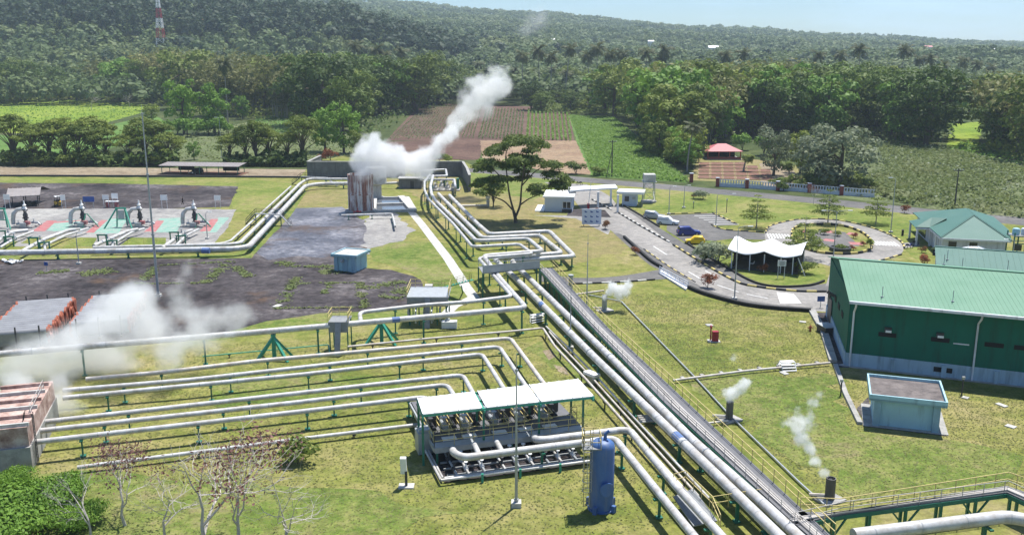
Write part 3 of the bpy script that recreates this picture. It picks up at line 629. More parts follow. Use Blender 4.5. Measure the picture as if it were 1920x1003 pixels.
def mk_bare(h, w, leaf=None, n=0):
    mb = MB(); tips = []
    def grow(p, d, L, r, dep):
        q = p+d*L; k = p.lerp(q, .5)+Vector(rng.normal(size=3)*L*.06); mb.tube([p, k, q], [r, r*.8, r*.6], 5 if dep < 2 else 3, False)
        if dep == 5 or L < .12: tips.append(q); return
        for i in range(3 if dep < 3 else 2):
            nd = (d+Vector(rng.normal(size=3)*.55)); nd.z = abs(nd.z)*.8+.15; grow(q if i else k.lerp(q, .5), nd.normalized(), L*rng.uniform(.66, .9), r*.56, dep+1)
    grow(Vector((0, 0, -.1)), Vector((0, 0, 1)), h*.25, .11*h/8, 0)
    cm = None
    if n:
        T_ = np.array([tuple(t) for t in tips]); c = T_[rng.integers(0, len(T_), n)]+rng.normal(size=(n, 3))*.35; cm = quads_mesh('crown', c, rng.normal(size=(n, 3)), rng.uniform(.06, .15, n), leaf, .6)
    tm = mb.build('branches', M['twig_grey'], None, True); me = tm.data; bpy.data.objects.remove(tm); proto('bare_leafy' if n else 'bare', cm, me, leaf)
for i in range(3): mk_bare(8, 6)
for i in range(2): mk_bare(8, 6, 'leaf_dry', 1100)
def mk_bush(kind, leaf, h, w, n, size, nc=7):
    cl = [((rng.normal()*w*.16, rng.normal()*w*.16, h*rng.uniform(.28, .66)), w*rng.uniform(.24, .36), min(1.1, h/w*.9)) for _ in range(nc)]
    c, nr, s = crown_arrays(cl, n, size); c[:, 2] = c[:, 2].clip(.05); cm = quads_mesh('foliage', c, nr, s, leaf, .8); mb = MB(); mb.tube([(0, 0, -.1), (0, 0, h*.5)], [.06, .03], 5)
    for k in range(3): mb.tube([(0, 0, .1), (rng.normal()*w*.2, rng.normal()*w*.2, h*.55)], [.04, .02], 4)
    tm = mb.build('stem', M['bark'], None); me = tm.data; bpy.data.objects.remove(tm); proto(kind, cm, me, leaf)
for i in range(2): mk_bush('red_bush', 'leaf_red', 3, 2.4, 900, .14)
for i in range(2): mk_bush('green_bush', 'leaf_mid', 2.6, 3, 800, .2)
for i in range(2): mk_bush('bright_bush', 'leaf_bright', 2.6, 3, 800, .2)
for i in range(2): mk_bush('grey_bush', 'leaf_silver', 2.6, 3.4, 900, .18)
BASE_H = dict(dense=17, mixed=15, bright=12, silver=12, bamboo=16, rain=10, tier=7, palm=17, small_palm=4.4, bare=8, bare_leafy=8, red_bush=3, green_bush=2.6, bright_bush=2.6, grey_bush=2.6)
PARTS = dict(palm=('fronds', 'trunk'), small_palm=('fronds', 'trunk'), bamboo=('crown', 'culms'), bare=('crown', 'branches'), bare_leafy=('crown', 'branches'))
NAMES = dict(dense='broadleaf_tree', mixed='broadleaf_tree', bright='broadleaf_tree', silver='broadleaf_tree', bamboo='bamboo_clump', rain='spreading_tree', tier='tiered_tree', palm='coconut_palm', small_palm='garden_palm', bare='bare_tree', bare_leafy='bare_tree', red_bush='shrub', green_bush='shrub', bright_bush='shrub', grey_bush='shrub')
CATS = dict(bamboo='bamboo', palm='palm', small_palm='palm', red_bush='shrub', green_bush='shrub', bright_bush='shrub', grey_bush='shrub')
def plant(kind, p, h, label, group=None, wide=1., leafmat=None, var=None):
    v = PROTO[kind][var if var is not None else int(rng.integers(len(PROTO[kind])))]; s = h/BASE_H[kind]
    e = thing(NAMES[kind], label, CATS.get(kind, 'tree'), p, group, rng.uniform(0, 6.28)); e.scale = (s*wide, s*wide*rng.uniform(.9, 1.1), s)
    cn, tn = PARTS.get(kind, ('foliage', 'stem') if 'bush' in kind else ('crown', 'trunk'))
    for nme, d in ((cn, v[0]), (tn, v[1])):
        if d: o = bpy.data.objects.new(nme, d); C.objects.link(o); o.parent = e
    return e
def at_px(x, y):
    p = g(x, max(y, 176)) ; return p
def undergrowth(px, where):
    P = scatter(px, 9000); f = np.array([mn.noise(Vector((x*.06, y*.06, 4)))+.6*mn.noise(Vector((x*.25, y*.25, 8))) for x, y in P]) if len(P) else np.zeros(0); k = len(P)
    if k < 30: return
    area = max(np.ptp(P[:, 0])*np.ptp(P[:, 1]), 1); P, f = P[:int(min(k, 2600))], f[:int(min(k, 2600))]; k = len(P); c = np.column_stack([P, rng.uniform(.2, 1, k)*(3.2+4*f.clip(-.6, .8))]); nr = rng.normal(size=(k, 3))*.5; nr[:, 2] = abs(nr[:, 2])+.35; nr[:, 1] -= .3
    quads_obj('undergrowth', c, nr, rng.uniform(.5, 1.1, k)*.95, 'leaf_dark' if 'dark' in where or 'scrub' in where else 'leaf_mid')
def grove(kinds, px, n, sp, hr, where, group, wide=1.):
    """n trees scattered in a picture polygon on the ground, no closer than sp"""
    P = scatter(px, n*60); put = []; wide = wide*1.12
    undergrowth(px, where)
    for q in P:
        if len(put) >= n: break
        if all((q[0]-a)**2+(q[1]-b)**2 > sp*sp for a, b in put): put.append(q)
    desc = dict(dense='dense dark green broadleaf tree', mixed='mid green leafy broadleaf tree', bright='light green broadleaf tree', silver='pale silvery green broadleaf tree', bamboo='olive feathery clump of bamboo', rain='spreading feathery tree', palm='tall coconut palm with drooping fronds', bare='leafless grey tree')
    for q in put:
        k = kinds[int(rng.integers(len(kinds)))]; plant(k, (q[0], q[1], T(q[0], q[1])), rng.uniform(*hr)*(1.0 if k != 'palm' else 1.12), desc[k]+' '+where, group+' '+('palms' if k == 'palm' else 'bamboo' if k == 'bamboo' else 'trees'), wide)
# left woods
grove(['bamboo', 'bamboo', 'bamboo', 'mixed'], [(290, 185), (400, 190), (560, 222), (470, 226), (380, 215), (300, 200)], 15, 9, (26.9, 37.4), 'in the olive grove behind the left fields', 'left grove', 1.05)
grove(['bamboo', 'bamboo', 'mixed', 'dense', 'bright'], [(180, 184), (400, 182), (560, 190), (560, 205), (380, 190), (200, 190)], 20, 10, (28.6, 39.0), 'along the back of the lime green field', 'lime field edge', 1.05)
grove(['dense', 'dense', 'mixed', 'bright'], [(540, 235), (600, 245), (680, 262), (725, 250), (775, 215), (850, 196), (840, 182), (560, 186)], 36, 8.5, (24.8, 36.0), 'in the dark wood left of the ploughed field', 'dark wood', 1.0)
grove(['dense', 'mixed', 'mixed'], [(-60, 196), (60, 194), (180, 186), (180, 180), (-60, 180)], 14, 12, (19.1, 28.6), 'at the far left field corner', 'far left', 1.1)
for x, y, h, k in ((95, 165+20, 9, 'bare'), (172, 205, 15, 'bare'), (243, 200, 13, 'bare'), (292, 190, 9, 'bare')): pass
grove(['dense', 'mixed'], [(205, 188), (300, 196), (300, 188), (210, 183)], 4, 8, (11.0, 17.5), 'beside the leafless trees in the lime green field', 'lime field')
for i, (x, y, h) in enumerate(((98, 199, 8), (172, 207, 16), (243, 201, 12))): plant('bare', at_px(x, y), h, ('smallest leafless grey tree in the lime green field', 'largest leafless grey tree in the lime green field', 'leafless grey tree beside the dark trees in the lime green field')[i], var=i)
for x, y, h, w_, lab in ((285, 232, 10, .9, 'round dark tree behind the tall lamp mast'), (345, 252, 25, .72, 'tall bushy light green tree behind the carport'), (403, 250, 23, .85, 'bushy bright green tree right of the tall bushy one'), (455, 224, 13, .9, 'bright tree at the foot of the olive grove')):
    plant('bright' if lab.startswith(('tall', 'bushy', 'bright')) else 'mixed', at_px(x, y), h, lab, None, w_)
for x, y, h in ((333, 256, 8), (352, 257, 9), (372, 254, 7), (392, 254, 8), (410, 254, 9), (428, 252, 6)): plant('bright_bush', at_px(x, y), h, 'leafy bush at the foot of the two tall bushy trees behind the carport', 'bushes below the two tall bushy trees', .95)
for x, y, h in ((1545, 440, 1.5), (1570, 443, 1.3), (1600, 447, 1.4), (1530, 462, 1.6), (1600, 470, 1.2), (1518, 440, 1.3), (1620, 462, 1.2)): plant('green_bush' if x % 4 else 'red_bush', g(x, y), h, 'small shrub in the beds of the roundabout garden', 'roundabout garden shrubs', 1.3)
# row behind the dry verge, left
undergrowth([(5, 312), (335, 314), (335, 303), (5, 301)], 'dark'); undergrowth([(420, 313), (575, 314), (575, 308), (420, 307)], 'dark')
k = 0
for x, h in ((28, 14), (62, 11), (95, 12), (125, 13), (150, 11), (178, 13), (200, 10), (243, 8), (272, 13), (296, 12), (318, 9)):
    plant('rain', at_px(x, 306+3*math.sin(k*2.1)), h*1.18, 'feathery tree in the row behind the dry verge at left', 'tree row behind the dry verge', 1.0); k += 1
for i in range(16):
    plant('green_bush', at_px(30+i*18.5+rng.normal()*4, 309+rng.normal()*1.5), rng.uniform(3, 5.5), 'dark bush under the feathery trees behind the dry verge', 'bushes under the left tree row', 1.5)
plant('bright', at_px(364, 300), 6.5, 'small green tree standing behind the carport roof', None, .8)
for x, h in ((432, 8.5), (462, 11), (480, 12), (505, 10), (540, 9), (568, 13.5)): plant('rain', at_px(x, 306), h*1.18, 'thin spreading tree between carport and stone wall', 'thin trees right of the carport', .9)
for i in range(9): plant('green_bush', at_px(425+i*18+rng.normal()*4, 309), rng.uniform(1.6, 3), 'dark low bush along the fence right of the carport', 'low bushes right of the carport', 1.4)
plant('bright', at_px(610, 285), 17, 'rounded bright green tree behind the red shrub', None, .9); plant('bright', at_px(645, 288), 19, 'tall bright green tree nearest the steam plume', None, .8); plant('mixed', at_px(675, 292), 9, 'small green bushy tree beside the wall behind the steam', None, 1)
plant('red_bush', g(620, 301), 4.6, 'orange and red shrub standing behind the stone wall', None, 1.3); plant('red_bush', g(603, 303), 3.4, 'smaller dark orange shrub behind the stone wall', None, 1.2)
# behind the ploughed field
grove(['palm', 'palm', 'dense', 'mixed'], [(700, 188), (860, 186), (980, 186), (1110, 196), (1110, 180), (700, 178)], 34, 8, (15.9, 22.5), 'behind the ploughed field', 'far field edge', .95)
plant('dense', at_px(996, 207), 18, 'big round dark tree at the top edge of the ploughed field', None, 1.05)
plant('dense', at_px(1030, 204), 11, 'low dark tree right of the big round one', None, 1.)
grove(['mixed', 'dense', 'green_bush' if False else 'mixed'], [(1000, 212), (1140, 216), (1140, 205), (1000, 204)], 7, 8, (7.3, 12.5), 'low at the top edge of the green crop rows', 'crop edge', 1.2)
# right woods
for i, (x, y) in enumerate(((980, 118), (1012, 108), (1033, 120), (1061, 106), (1106, 118), (1120, 104), (1145, 115), (1167, 114), (1212, 112), (1287, 134), (1325, 134), (1360, 117), (1387, 114), (1467, 148), (1535, 117), (1585, 117), (1615, 107), (1690, 107), (1730, 126), (1750, 124), (1770, 136), (1807, 127), (1832, 134), (1855, 139), (660, 100), (705, 108), (760, 112), (722, 118), (420, 132), (1240, 124), (1255, 108))):
    Yp = 640 if i not in (13, 28) else 440; y -= 14; dd = ray(x, y); t_ = Yp/dd.y; zt_ = max(H+dd.z*t_, 15); plant('palm', (dd.x*t_, Yp, 0), zt_*1.13, 'tall palm whose drooping crown rises above the woods', 'palms rising above the woods', .8)
grove(['bamboo', 'bamboo', 'mixed', 'mixed', 'bright'], [(1130, 218), (1170, 222), (1240, 292), (1300, 290), (1400, 262), (1500, 240), (1480, 200), (1140, 196)], 62, 7, (22.6, 31.9), 'in the olive wood above the red roofed pavilion', 'olive wood', 1.05)
grove(['dense', 'dense', 'mixed', 'bright'], [(1390, 250), (1430, 262), (1560, 262), (1750, 275), (1790, 262), (1780, 226), (1400, 222)], 34, 8.5, (22.6, 30.4), 'along the top of the scrub field', 'scrub field edge', 1.05)
grove(['mixed', 'bamboo', 'dense'], [(1110, 196), (1480, 192), (1790, 205), (1790, 182), (1110, 180)], 34, 9, (13, 19), 'standing above the olive wood at right', 'right ridge', 1.)
grove(['palm', 'mixed'], [(1790, 205), (1990, 215), (1990, 186), (1790, 182)], 12, 11, (14.6, 21.2), 'near the white roofed sheds at far right', 'far right', 1.)
grove(['bamboo', 'dense', 'mixed'], [(1845, 288), (1960, 310), (1980, 258), (1860, 250)], 12, 7.5, (20.7, 28.8), 'in the grove at the right edge of the field', 'right edge', 1.)
grove(['mixed', 'bright'], [(1205, 286), (1290, 318), (1300, 306), (1230, 280)], 9, 6, (9, 15), 'between crop rows and olive wood', 'crop side')
plant('palm', g(1288, 322), 15, 'large palm with hanging fronds left of the red roofed pavilion', None, 1.35)
for x, y, h, w_ in ((1310, 305, 4.5, 1), (1330, 262, 7, 1), (1345, 262, 6, 1), (1392, 282, 7, 1), (1432, 292, 8, 1), (1350, 258, 5, 1.1), (1290, 300, 6, 1), (1270, 302, 7, 1)): plant('bright_bush', g(x, y), h, 'yellow green garden bush around the red roofed pavilion', 'bushes around the pavilion', .9)
plant('silver', g(1450, 330), 14, 'silvery mid tree left of the big silvery tree', None, .8); plant('silver', g(1575, 352), 17, 'largest silvery leaved tree, beside the red pillared fence', None, 1.15); plant('silver', g(1530, 347), 14, 'silvery leaved tree close behind the red pillared fence', None, 1); plant('mixed', g(1500, 325), 13, 'green tree behind the silvery trees', None, .9)
for i in range(14): plant('green_bush', g(1455+i*13.5, 352+rng.normal()*4), rng.uniform(2.5, 4.5), 'dark bush under the silvery trees by the red pillared fence', 'bushes under the silvery trees', 1.2)
for x, y, h in ((1394, 322, 6), (1452, 318, 6), (1480, 340, 6.5)): plant('small_palm', g(x, y), h, 'slim garden palm beside the drying racks', 'palms by the drying racks', 1.)
# plant grounds
def big_tree():
    """the big spreading tree in the middle: forked trunk, open layered crown"""
    p = g(967, 418); s = 1
    e = thing('spreading_tree', 'biggest spreading tree with forked trunk, standing alone in the middle of the plant', 'tree', p)
    px = mpp(g(967, 418)); U = lambda x, y, d=0: Vector(((x-967)*px, d, (418-y)*px/CP))
    cl = []
    for x, y, r in ((960, 272, 3.6), (985, 268, 4), (1005, 285, 3.6), (940, 285, 3.4), (920, 300, 3.6), (965, 300, 3.4), (1000, 305, 4.), (1030, 312, 3.6), (910, 320, 3.4), (950, 318, 3), (985, 322, 3.2), (1035, 330, 3.4), (905, 345, 3.4), (930, 348, 3.), (1045, 348, 3.0), (1010, 340, 2.6), (895, 352, 2.4), (1052, 352, 2.2), (940, 335, 2.4), (975, 340, 2.6), (918, 362, 2.2), (1000, 362, 2.)):
        for k in range(2): cl.append((tuple(U(x+rng.normal()*6, y+rng.normal()*3, rng.normal()*4.5)), r*rng.uniform(.6, .9), .42))
    c, nr, sz = crown_arrays(cl, 16000, .44, 2.); quads_obj('crown', c, nr, sz, 'leaf_mid', None, .55, e)
    mb = MB(); f1, f2 = U(960, 385), U(985, 380)
    mb.tube([(0, 0, -.2), U(966, 408), U(963, 396)], [.42, .36, .32], 8)
    for P, r in (([U(963, 396), U(945, 378), U(925, 368, -1), U(912, 355, -2)], .2), ([U(963, 396), U(956, 370), U(952, 345, 1), U(948, 300, 2), U(955, 280, 2)], .26), ([U(966, 408), U(975, 385), U(978, 350), U(985, 300, -1), U(990, 278, -1)], .3), ([U(975, 385), U(992, 372, -1), U(1012, 362, -2), U(1030, 348, -2)], .18), ([U(978, 350), U(1005, 325, 2), U(1030, 315, 3)], .16), ([U(952, 345), U(930, 322, -2), U(918, 305, -2)], .15), ([U(985, 320), U(965, 305, 3), U(960, 290, 4)], .13), ([U(982, 340), U(998, 310, -3), U(1008, 290, -3)], .13)):
        P = spline(P, 4); mb.tube(P, [r*(1-.75*i/(len(P)-1)) for i in range(len(P))], 6)
    mb.build('trunk', M['bark'], e, True, world=False)
big_tree()
plant('rain', g(925, 388), 6.5, 'small spreading tree under the left of the big tree', None, 1.)
for x, y, h, k, lab in ((1327, 540, 2.7, 'red_bush', 'largest red and green shrub beside the curve of the entrance road'), (1192, 478, 1.7, 'red_bush', 'small red shrub on the left verge of the entrance road'), (1116, 403, 1.9, 'red_bush', 'reddish brown shrub beside the gate barrier'), (1135, 430, 2.2, 'red_bush', 'round bronze shrub right of the picture board'), (1428, 512, 1.9, 'red_bush', 'small orange leaved tree in front of the white tent'), (1508, 512, 2.3, 'green_bush', 'small green sapling right of the notice board'), (1318, 374, 2.7, 'grey_bush', 'round grey green bush on the lawn below the public road'), (1347, 493, 4.6, 'grey_bush', 'large grey green bush tree beside the yellow car'), (1322, 490, 1.8, 'green_bush', 'low green bush beside the large grey one'), (1696, 400, 2.2, 'red_bush', 'dark red topped shrub right of the tall street lamp'), (1733, 498, 2.2, 'red_bush', 'brown red shrub at the teal roofed hall'), (1728, 474, 1.4, 'red_bush', 'low rusty shrub by the parked motorcycles'), (558, 868, 2.6, 'green_bush', 'dark round bush in the lawn below the manifold pipes'), (1080, 327, 4.2, 'green_bush', 'dark round bush at the bottom of the tan field'), (1123, 330, 3, 'green_bush', 'small dark bush left of the power pole'), (824, 303, 3, 'green_bush', 'left dark bush on the bank above the stone wall'), (840, 305, 2.8, 'green_bush', 'right dark bush on the bank above the stone wall'), (1500, 470, 1.8, 'grey_bush', 'low clump in the roundabout garden'), (1048, 318, 2.2, 'green_bush', 'low dark bush beside the tan field edge'), (1300, 372, 1.6, 'red_bush', 'tiny dark shrub on the lawn left of the grey bush')):
    plant(k, g(x, y), h, lab, None, 1.25)
for x, y, h, k, lab in ((1418, 428, 7, 'tier', 'thin tiered tree left of the roundabout'), (1552, 420, 7.4, 'tier', 'tiered tree at the far edge of the roundabout'), (1642, 420, 6.5, 'tier', 'tiered bright tree with its own shadow on the right lawn'), (1506, 487, 7.6, 'tier', 'tiered tree right of the white tent'), (1525, 384, 6.5, 'bare_leafy', 'thin grey tree against the red pillared fence'), (1632, 470, 2.5, 'small_palm', 'small palm on the roundabout kerb'), (1669, 502, 2.8, 'bare', 'leafless sapling by the drive to the hall')):
    plant(k, g(x, y), h, lab, None, 1.05 if k != 'bare_leafy' else .6)
# foreground left: leafless trees with dry leaves, and the green bush
for i, (x, y, h, k, lab) in enumerate(((235, 985, 8.5, 'bare_leafy', 'leafless tree with dry reddish leaves nearest the silencer'), (385, 1060, 13, 'bare', 'tallest pale bare tree crossing in front of the six pipes'), (450, 1030, 11, 'bare_leafy', 'bare tree with clustered brown leaves right of the tallest bare tree'), (540, 1040, 9, 'bare', 'pale bare tree beside the dark round bush at bottom left'), (170, 1010, 6.5, 'bare', 'low bare tree at the bottom left corner'), (310, 1020, 8, 'bare', 'pale bare tree left of the tallest bare tree'))):
    plant(k, g(x, y), h, lab, None, 1.15)
mk_bush('thicket', 'leaf_bright', 3.2, 7, 9000, .15, 16); mk_bush('thicket', 'leaf_bright', 2.6, 6, 8000, .15, 14)
BASE_H['thicket'] = 3; NAMES['thicket'] = 'thicket'; CATS['thicket'] = 'shrub'; PARTS['thicket'] = ('foliage', 'stem')
for i, (x, y, h, w_) in enumerate(((50, 960, 3.2, 1), (125, 935, 2.6, .8), (0, 1000, 3.6, 1.1), (150, 985, 2.3, 1), (20, 915, 2.2, .8))): plant('thicket', g(x, y), h, 'bright green thicket bush in front of the silencer at the bottom left', 'thicket in front of the silencer', w_)
# ---------------------------------------------------------------- far forest: one mass of crowns over the hills
def far_forest(name, n, y0, y1, smin, smax, hmin, hmax, q, mat, dark=None):
    Y = (rng.uniform(y0**.5, y1**.5, n))**2; X = rng.uniform(-1, 1, n)*(Y*.60+60); keep = np.ones(n, bool)
    f = np.array([mn.noise(Vector((x/130, y/170, 2)))+.5*mn.noise(Vector((x/40, y/60, 7))) for x, y in zip(X, Y)])
    keep &= (f > -.55) if dark is None else (f > .05) if dark > 0 else (X < -40)
    X, Y, f = X[keep], Y[keep], f[keep]; n = len(X); Z = np.array([T(x, y) for x, y in zip(X, Y)]); t = np.clip((Y-y0)/(y1-y0), 0, 1)
    s = (smin+(smax-smin)*t)*np.clip(rng.lognormal(0, .32, n), .5, 1.9); h = (hmin+(hmax-hmin)*rng.random(n))
    d = rng.normal(size=(n, q, 3)); d /= np.linalg.norm(d, axis=2, keepdims=True); d[:, :, 2] = np.where(d[:, :, 2] < -.15, -d[:, :, 2], d[:, :, 2]); d[:, :, 2] *= 1+.2*rng.random((n, q))
    r = rng.uniform(.6, 1.05, (n, q, 1)); c = np.stack([X, Y, Z+h*.55], 1)[:, None, :]+d*r*np.stack([s*.5, s*.5, h*.5], 1)[:, None, :]
    nr = d+rng.normal(size=d.shape)*.3; nr[:, :, 2] += .2; sz = np.repeat(s*.165, q)*rng.uniform(.6, 1.2, n*q)
    return quads_obj(name, c.reshape(-1, 3), nr.reshape(-1, 3), sz, mat)
far_forest('far_forest', 8200, 600, 1250, 9, 13, 9, 18, 56, 'leaf_far'); far_forest('far_forest', 10500, 1200, 3250, 11, 22, 10, 18, 42, 'leaf_far')
far_forest('far_forest', 1200, 700, 1600, 10, 14, 12, 20, 50, 'leaf_far_dark', 1)
far_forest('dark_ridge_forest', 3200, 960, 1120, 10, 13, 16, 26, 60, 'leaf_far_dark', -1)
# ---------------------------------------------------------------- buildings
Z3 = Vector((0, 0, 1))
def up(p, z): return Vector((p[0], p[1], p[2]+z)) if len(p) > 2 else Vector((p[0], p[1], z))
def quadgrid(a, b, c, d, u, v): return a.lerp(b, u).lerp(d.lerp(c, u), v)
def ribs(mb, a, b, c, d, step, w=.09, h=.07):
    """ribs of a sheet roof: a-b is the ridge, d-c the eave"""
    n = max(2, int((a-b).length/step))
    nr = (b-a).cross(d-a).normalized(); nr = nr if nr.z > 0 else -nr
    for i in range(n+1): mb.beam(a.lerp(b, i/n)+nr*h*.5, d.lerp(c, i/n)+nr*h*.5, w, h)
def wallbox(mb, base, z0, z1, t=.2):
    """four walls on a plan quad"""
    n = len(base)
    for i in range(n):
        a, b = base[i], base[(i+1) % n]; mb.beam(Vector((a.x, a.y, (z0+z1)/2)), Vector((b.x, b.y, (z0+z1)/2)), t, z1-z0)
def panel(mb, a, b, u0, u1, z0, z1, off=.12, th=.06):
    """a flat plate standing proud of wall a-b (outside is to the right of a->b), u in metres"""
    a = Vector((a.x, a.y, 0)); b = Vector((b.x, b.y, 0)); d = (b-a).normalized(); n = Vector((d.y, -d.x, 0))
    c = a+d*(u0+u1)/2+n*off; mb.beam(c+Z3*((z0+z1)/2)-d*(u1-u0)/2, c+Z3*((z0+z1)/2)+d*(u1-u0)/2, th, z1-z0)
# --- the big green hall
FL, FRp, BL = g(1586, 684), g(1921, 723), g(1551, 591)
fd = (FRp-FL).normalized(); DEP = (BL-FL).length; bd = (BL-FL)/DEP; LEN = 40.0
FR_ = FL+fd*LEN; BR_ = FR_+bd*DEP; BL = FL+bd*DEP
EV = 8.15; RG = 10.2; mid = DEP*.5
hall = thing('warehouse', 'big dark green hall with pale green ribbed roof and light blue plinth', 'warehouse', FL)
mb = MB(); wallbox(mb, [FL, FR_, BR_, BL], 1.55, EV, .24)
for a, b in ((FL, BL), (FR_, BR_)): mb.add([up(a, EV), up(b, EV), up(a.lerp(b, .5), RG-.1)], [(0, 1, 2)])
mb.build('wall', M['wall_green'], hall)
mb = MB(); wallbox(mb, [FL-fd*.05-bd*.05, FR_+fd*.05-bd*.05, BR_+fd*.05+bd*.05, BL-fd*.05+bd*.05], 0, 1.55, .36)
for k in range(7): p = FL+fd*(5.3*k+5)-bd*.25; mb.box(p+Z3*.7, (.5, .55, 1.4), math.atan2(fd.y, fd.x))
mb.build('plinth', M['plinth_blue'], hall)
ov = 1.5; sl = (RG-EV)/mid; r0, r1 = FL-fd*.4+bd*mid, FR_+fd*.7+bd*mid
def roof_pt(p, z): return Vector((p.x, p.y, z))
e0, e1 = FL-fd*.4-bd*ov, FR_+fd*.7-bd*ov; k0, k1 = BL-fd*.4+bd*ov, BR_+fd*.7+bd*ov; ez = EV-sl*ov+.15
mb = MB(); A_, B_, C_, D_ = roof_pt(r0, RG+.15), roof_pt(r1, RG+.15), roof_pt(e1, ez), roof_pt(e0, ez)
mb.slab([A_, B_, C_, D_], .1); mb.slab([B_, A_, roof_pt(k0, ez), roof_pt(k1, ez)], .1); ribs(mb, A_, B_, C_, D_, .5, .05, .022); mb.beam(A_+Z3*.04, B_+Z3*.04, .5, .1)
roof = mb.build('roof', M['roof_mint'], hall)
mb = MB()
for u, v in ((.09, .84), (.50, .86), (.27, .80)):
    p = quadgrid(A_, B_, C_, D_, u, v); mb.beam(p, p+Z3*1.3, .06); mb.box(p+Z3*.05, (.25, .25, .1))
ro = mb.build('lightning_rod', M['galvanised'], hall)
mb = MB(); mb.beam(D_-bd*.12-Z3*.05, C_-bd*.12-Z3*.05, .28, .3); mb.build('gutter', M['fade_white'], hall)
for u in (.35, 13.2, 26):
    p = FL+fd*u; t = roof_pt(p-bd*ov, ez-.25); mb = MB(); mb.tube([t, t-Z3*.35+bd*.1, up(p, EV-1.6)-bd*.32, up(p, 0)-bd*.32], .11, 8); mb.build('downpipe', M['fade_white'], hall, True)
for u0, z in ((3.2, 4.2), (8.7, 4.25), (12.9+1.2, 4.3), (17.0, 4.3), (20.6, 4.3), (24.5, 4.3), (29, 4.3)):
    mb = MB(); panel(mb, FL, FR_, u0, u0+1.9, z-.25, z+.25, .17); fr = mb.build('louvre_vent', M['black'], hall)
for u0 in (9.3, 19.9, 27):
    mb = MB(); panel(mb, FL, FR_, u0, u0+1.9, .55, 1.1, .27, .08); mb.build('louvre_vent', M['black'], hall)
for u0 in (3.8, 9.2, 20.9):
    mb = MB(); panel(mb, FL, FR_, u0, u0+.75, 4.62, 5.1, .35, .4); mb.build('exhaust_hood', M['dark_steel'], hall); mb = MB(); panel(mb, FL, FR_, u0+.12, u0+.75, 4.6, 4.85, .62, .08); mb.build('exhaust_flap', M['white_paint'], hall)
mb = MB(); panel(mb, FL, FR_, 11, 12.6, 3.95, 4.08, .17); mb.build('wall_bracket', M['fade_white'], hall)
for u in (.25, .42, .6):
    mb = MB(); panel(mb, BL, FL, DEP*(1-u)-.8, DEP*(1-u)+.8, 4.7-.4, 4.7+.3, .17); mb.build('gable_vent', M['black'], hall)
mb = MB(); panel(mb, BL, FL, DEP*.1, DEP*.28, .2, 3.6, .25); mb.build('door', M['dark_steel'], hall)
mb = MB()
for u, z in ((.55, 5.2), (.62, 5.0)): p = FL.lerp(BL, u)-fd*.4; mb.beam(up(p, z), up(p-fd*.8, z+.3), .25, .3); mb.beam(up(p-fd*.6, z-.4), up(p-fd*.6, z+.6), .1)
mb.build('wall_fan', M['dark_steel'], hall)
p = g(1549, 624); t = thing('machine_crate', 'low dark metal box beside the green hall door', 'crate', p); MB().box(p+Z3*.5, (1.5, 2.2, 1.), .2).build('body', M['dark_steel'], t); mb = MB(); mb.box(p+Z3*1.04, (1.7, 2.4, .08), .2); mb.build('lid', M['galvanised'], t)
# --- the light blue pump house
def flat_hut(name, label, f0, f1, depth_m, h, mat, trim, over=.55, fas=.62, roofm='slab_roof', pil=True, cat='hut'):
    a, b = g(*f0), g(*f1); d = (b-a).normalized(); n = Vector((-d.y, d.x, 0)); e = thing(name, label, cat, a)
    base = [a, b, b+n*depth_m, a+n*depth_m]; mb = MB(); mb.prism(base, 0, h); mb.build('wall', M[mat], e)
    o = [a-d*over-n*over, b+d*over-n*over, b+d*over+n*(depth_m+over), a-d*over+n*(depth_m+over)]; mb = MB(); mb.prism(o, h, h+.22)
    for i in range(4):
        p, q = o[i], o[(i+1) % 4]; t = (q-p).normalized(); inn = Vector((-t.y, t.x, 0))*.08; mb.beam(up(p+inn, h+fas/2-.002), up(q+inn-t*.16, h+fas/2-.002), .16, fas)
    mb.build('roof_fascia', M[mat], e); mb = MB(); i_ = [p+(sum(o, Vector())/4-p).normalized()*.3 for p in o]; mb.prism(i_, h+.222, h+.34); mb.build('roof', M[roofm], e)
    if pil:
        for p, s in ((a, d), (b, -d)):
            mb = MB(); mb.box(p+s*.28+Z3*(h/2), (.62, .62, h-.004), math.atan2(d.y, d.x)); mb.build('pillar', M[trim], e)
    return e, a, b, d, n
e, a, b, d, n = flat_hut('pump_house', 'light blue flat roofed hut with stained roof in front of the green hall', (1636, 797), (1758, 811), 5.2, 2.75, 'hut_blue', 'hut_blue_trim')
mb = MB(); q = [a-d*.9-n*.5, b+d*.9-n*.5, b+d*.9+n*5.6, a-d*.9+n*5.6]; mb.prism(q, 0, .1); mb.build('floor_slab', M['concrete'], e)
e, a, b, d, n = flat_hut('switch_hut', 'small light blue flat roofed hut on the wet yard', (629, 508), (667, 511), 4.2, 2.5, 'hut_blue', 'hut_blue_trim', .5, .5, 'concrete_pale')
mb = MB(); panel(mb, a, b, 1.35, 2.3, .05, 2.05, .06); mb.build('door', M['hut_blue_trim'], e); mb = MB(); c = a+d*1.5-n*.3+Z3*1.9; mb.box(c, (.5, .4, .5), math.atan2(d.y, d.x)); mb.sphere(c-n*.3, .22, 8); mb.build('vent_fan', M['galvanised'], e)
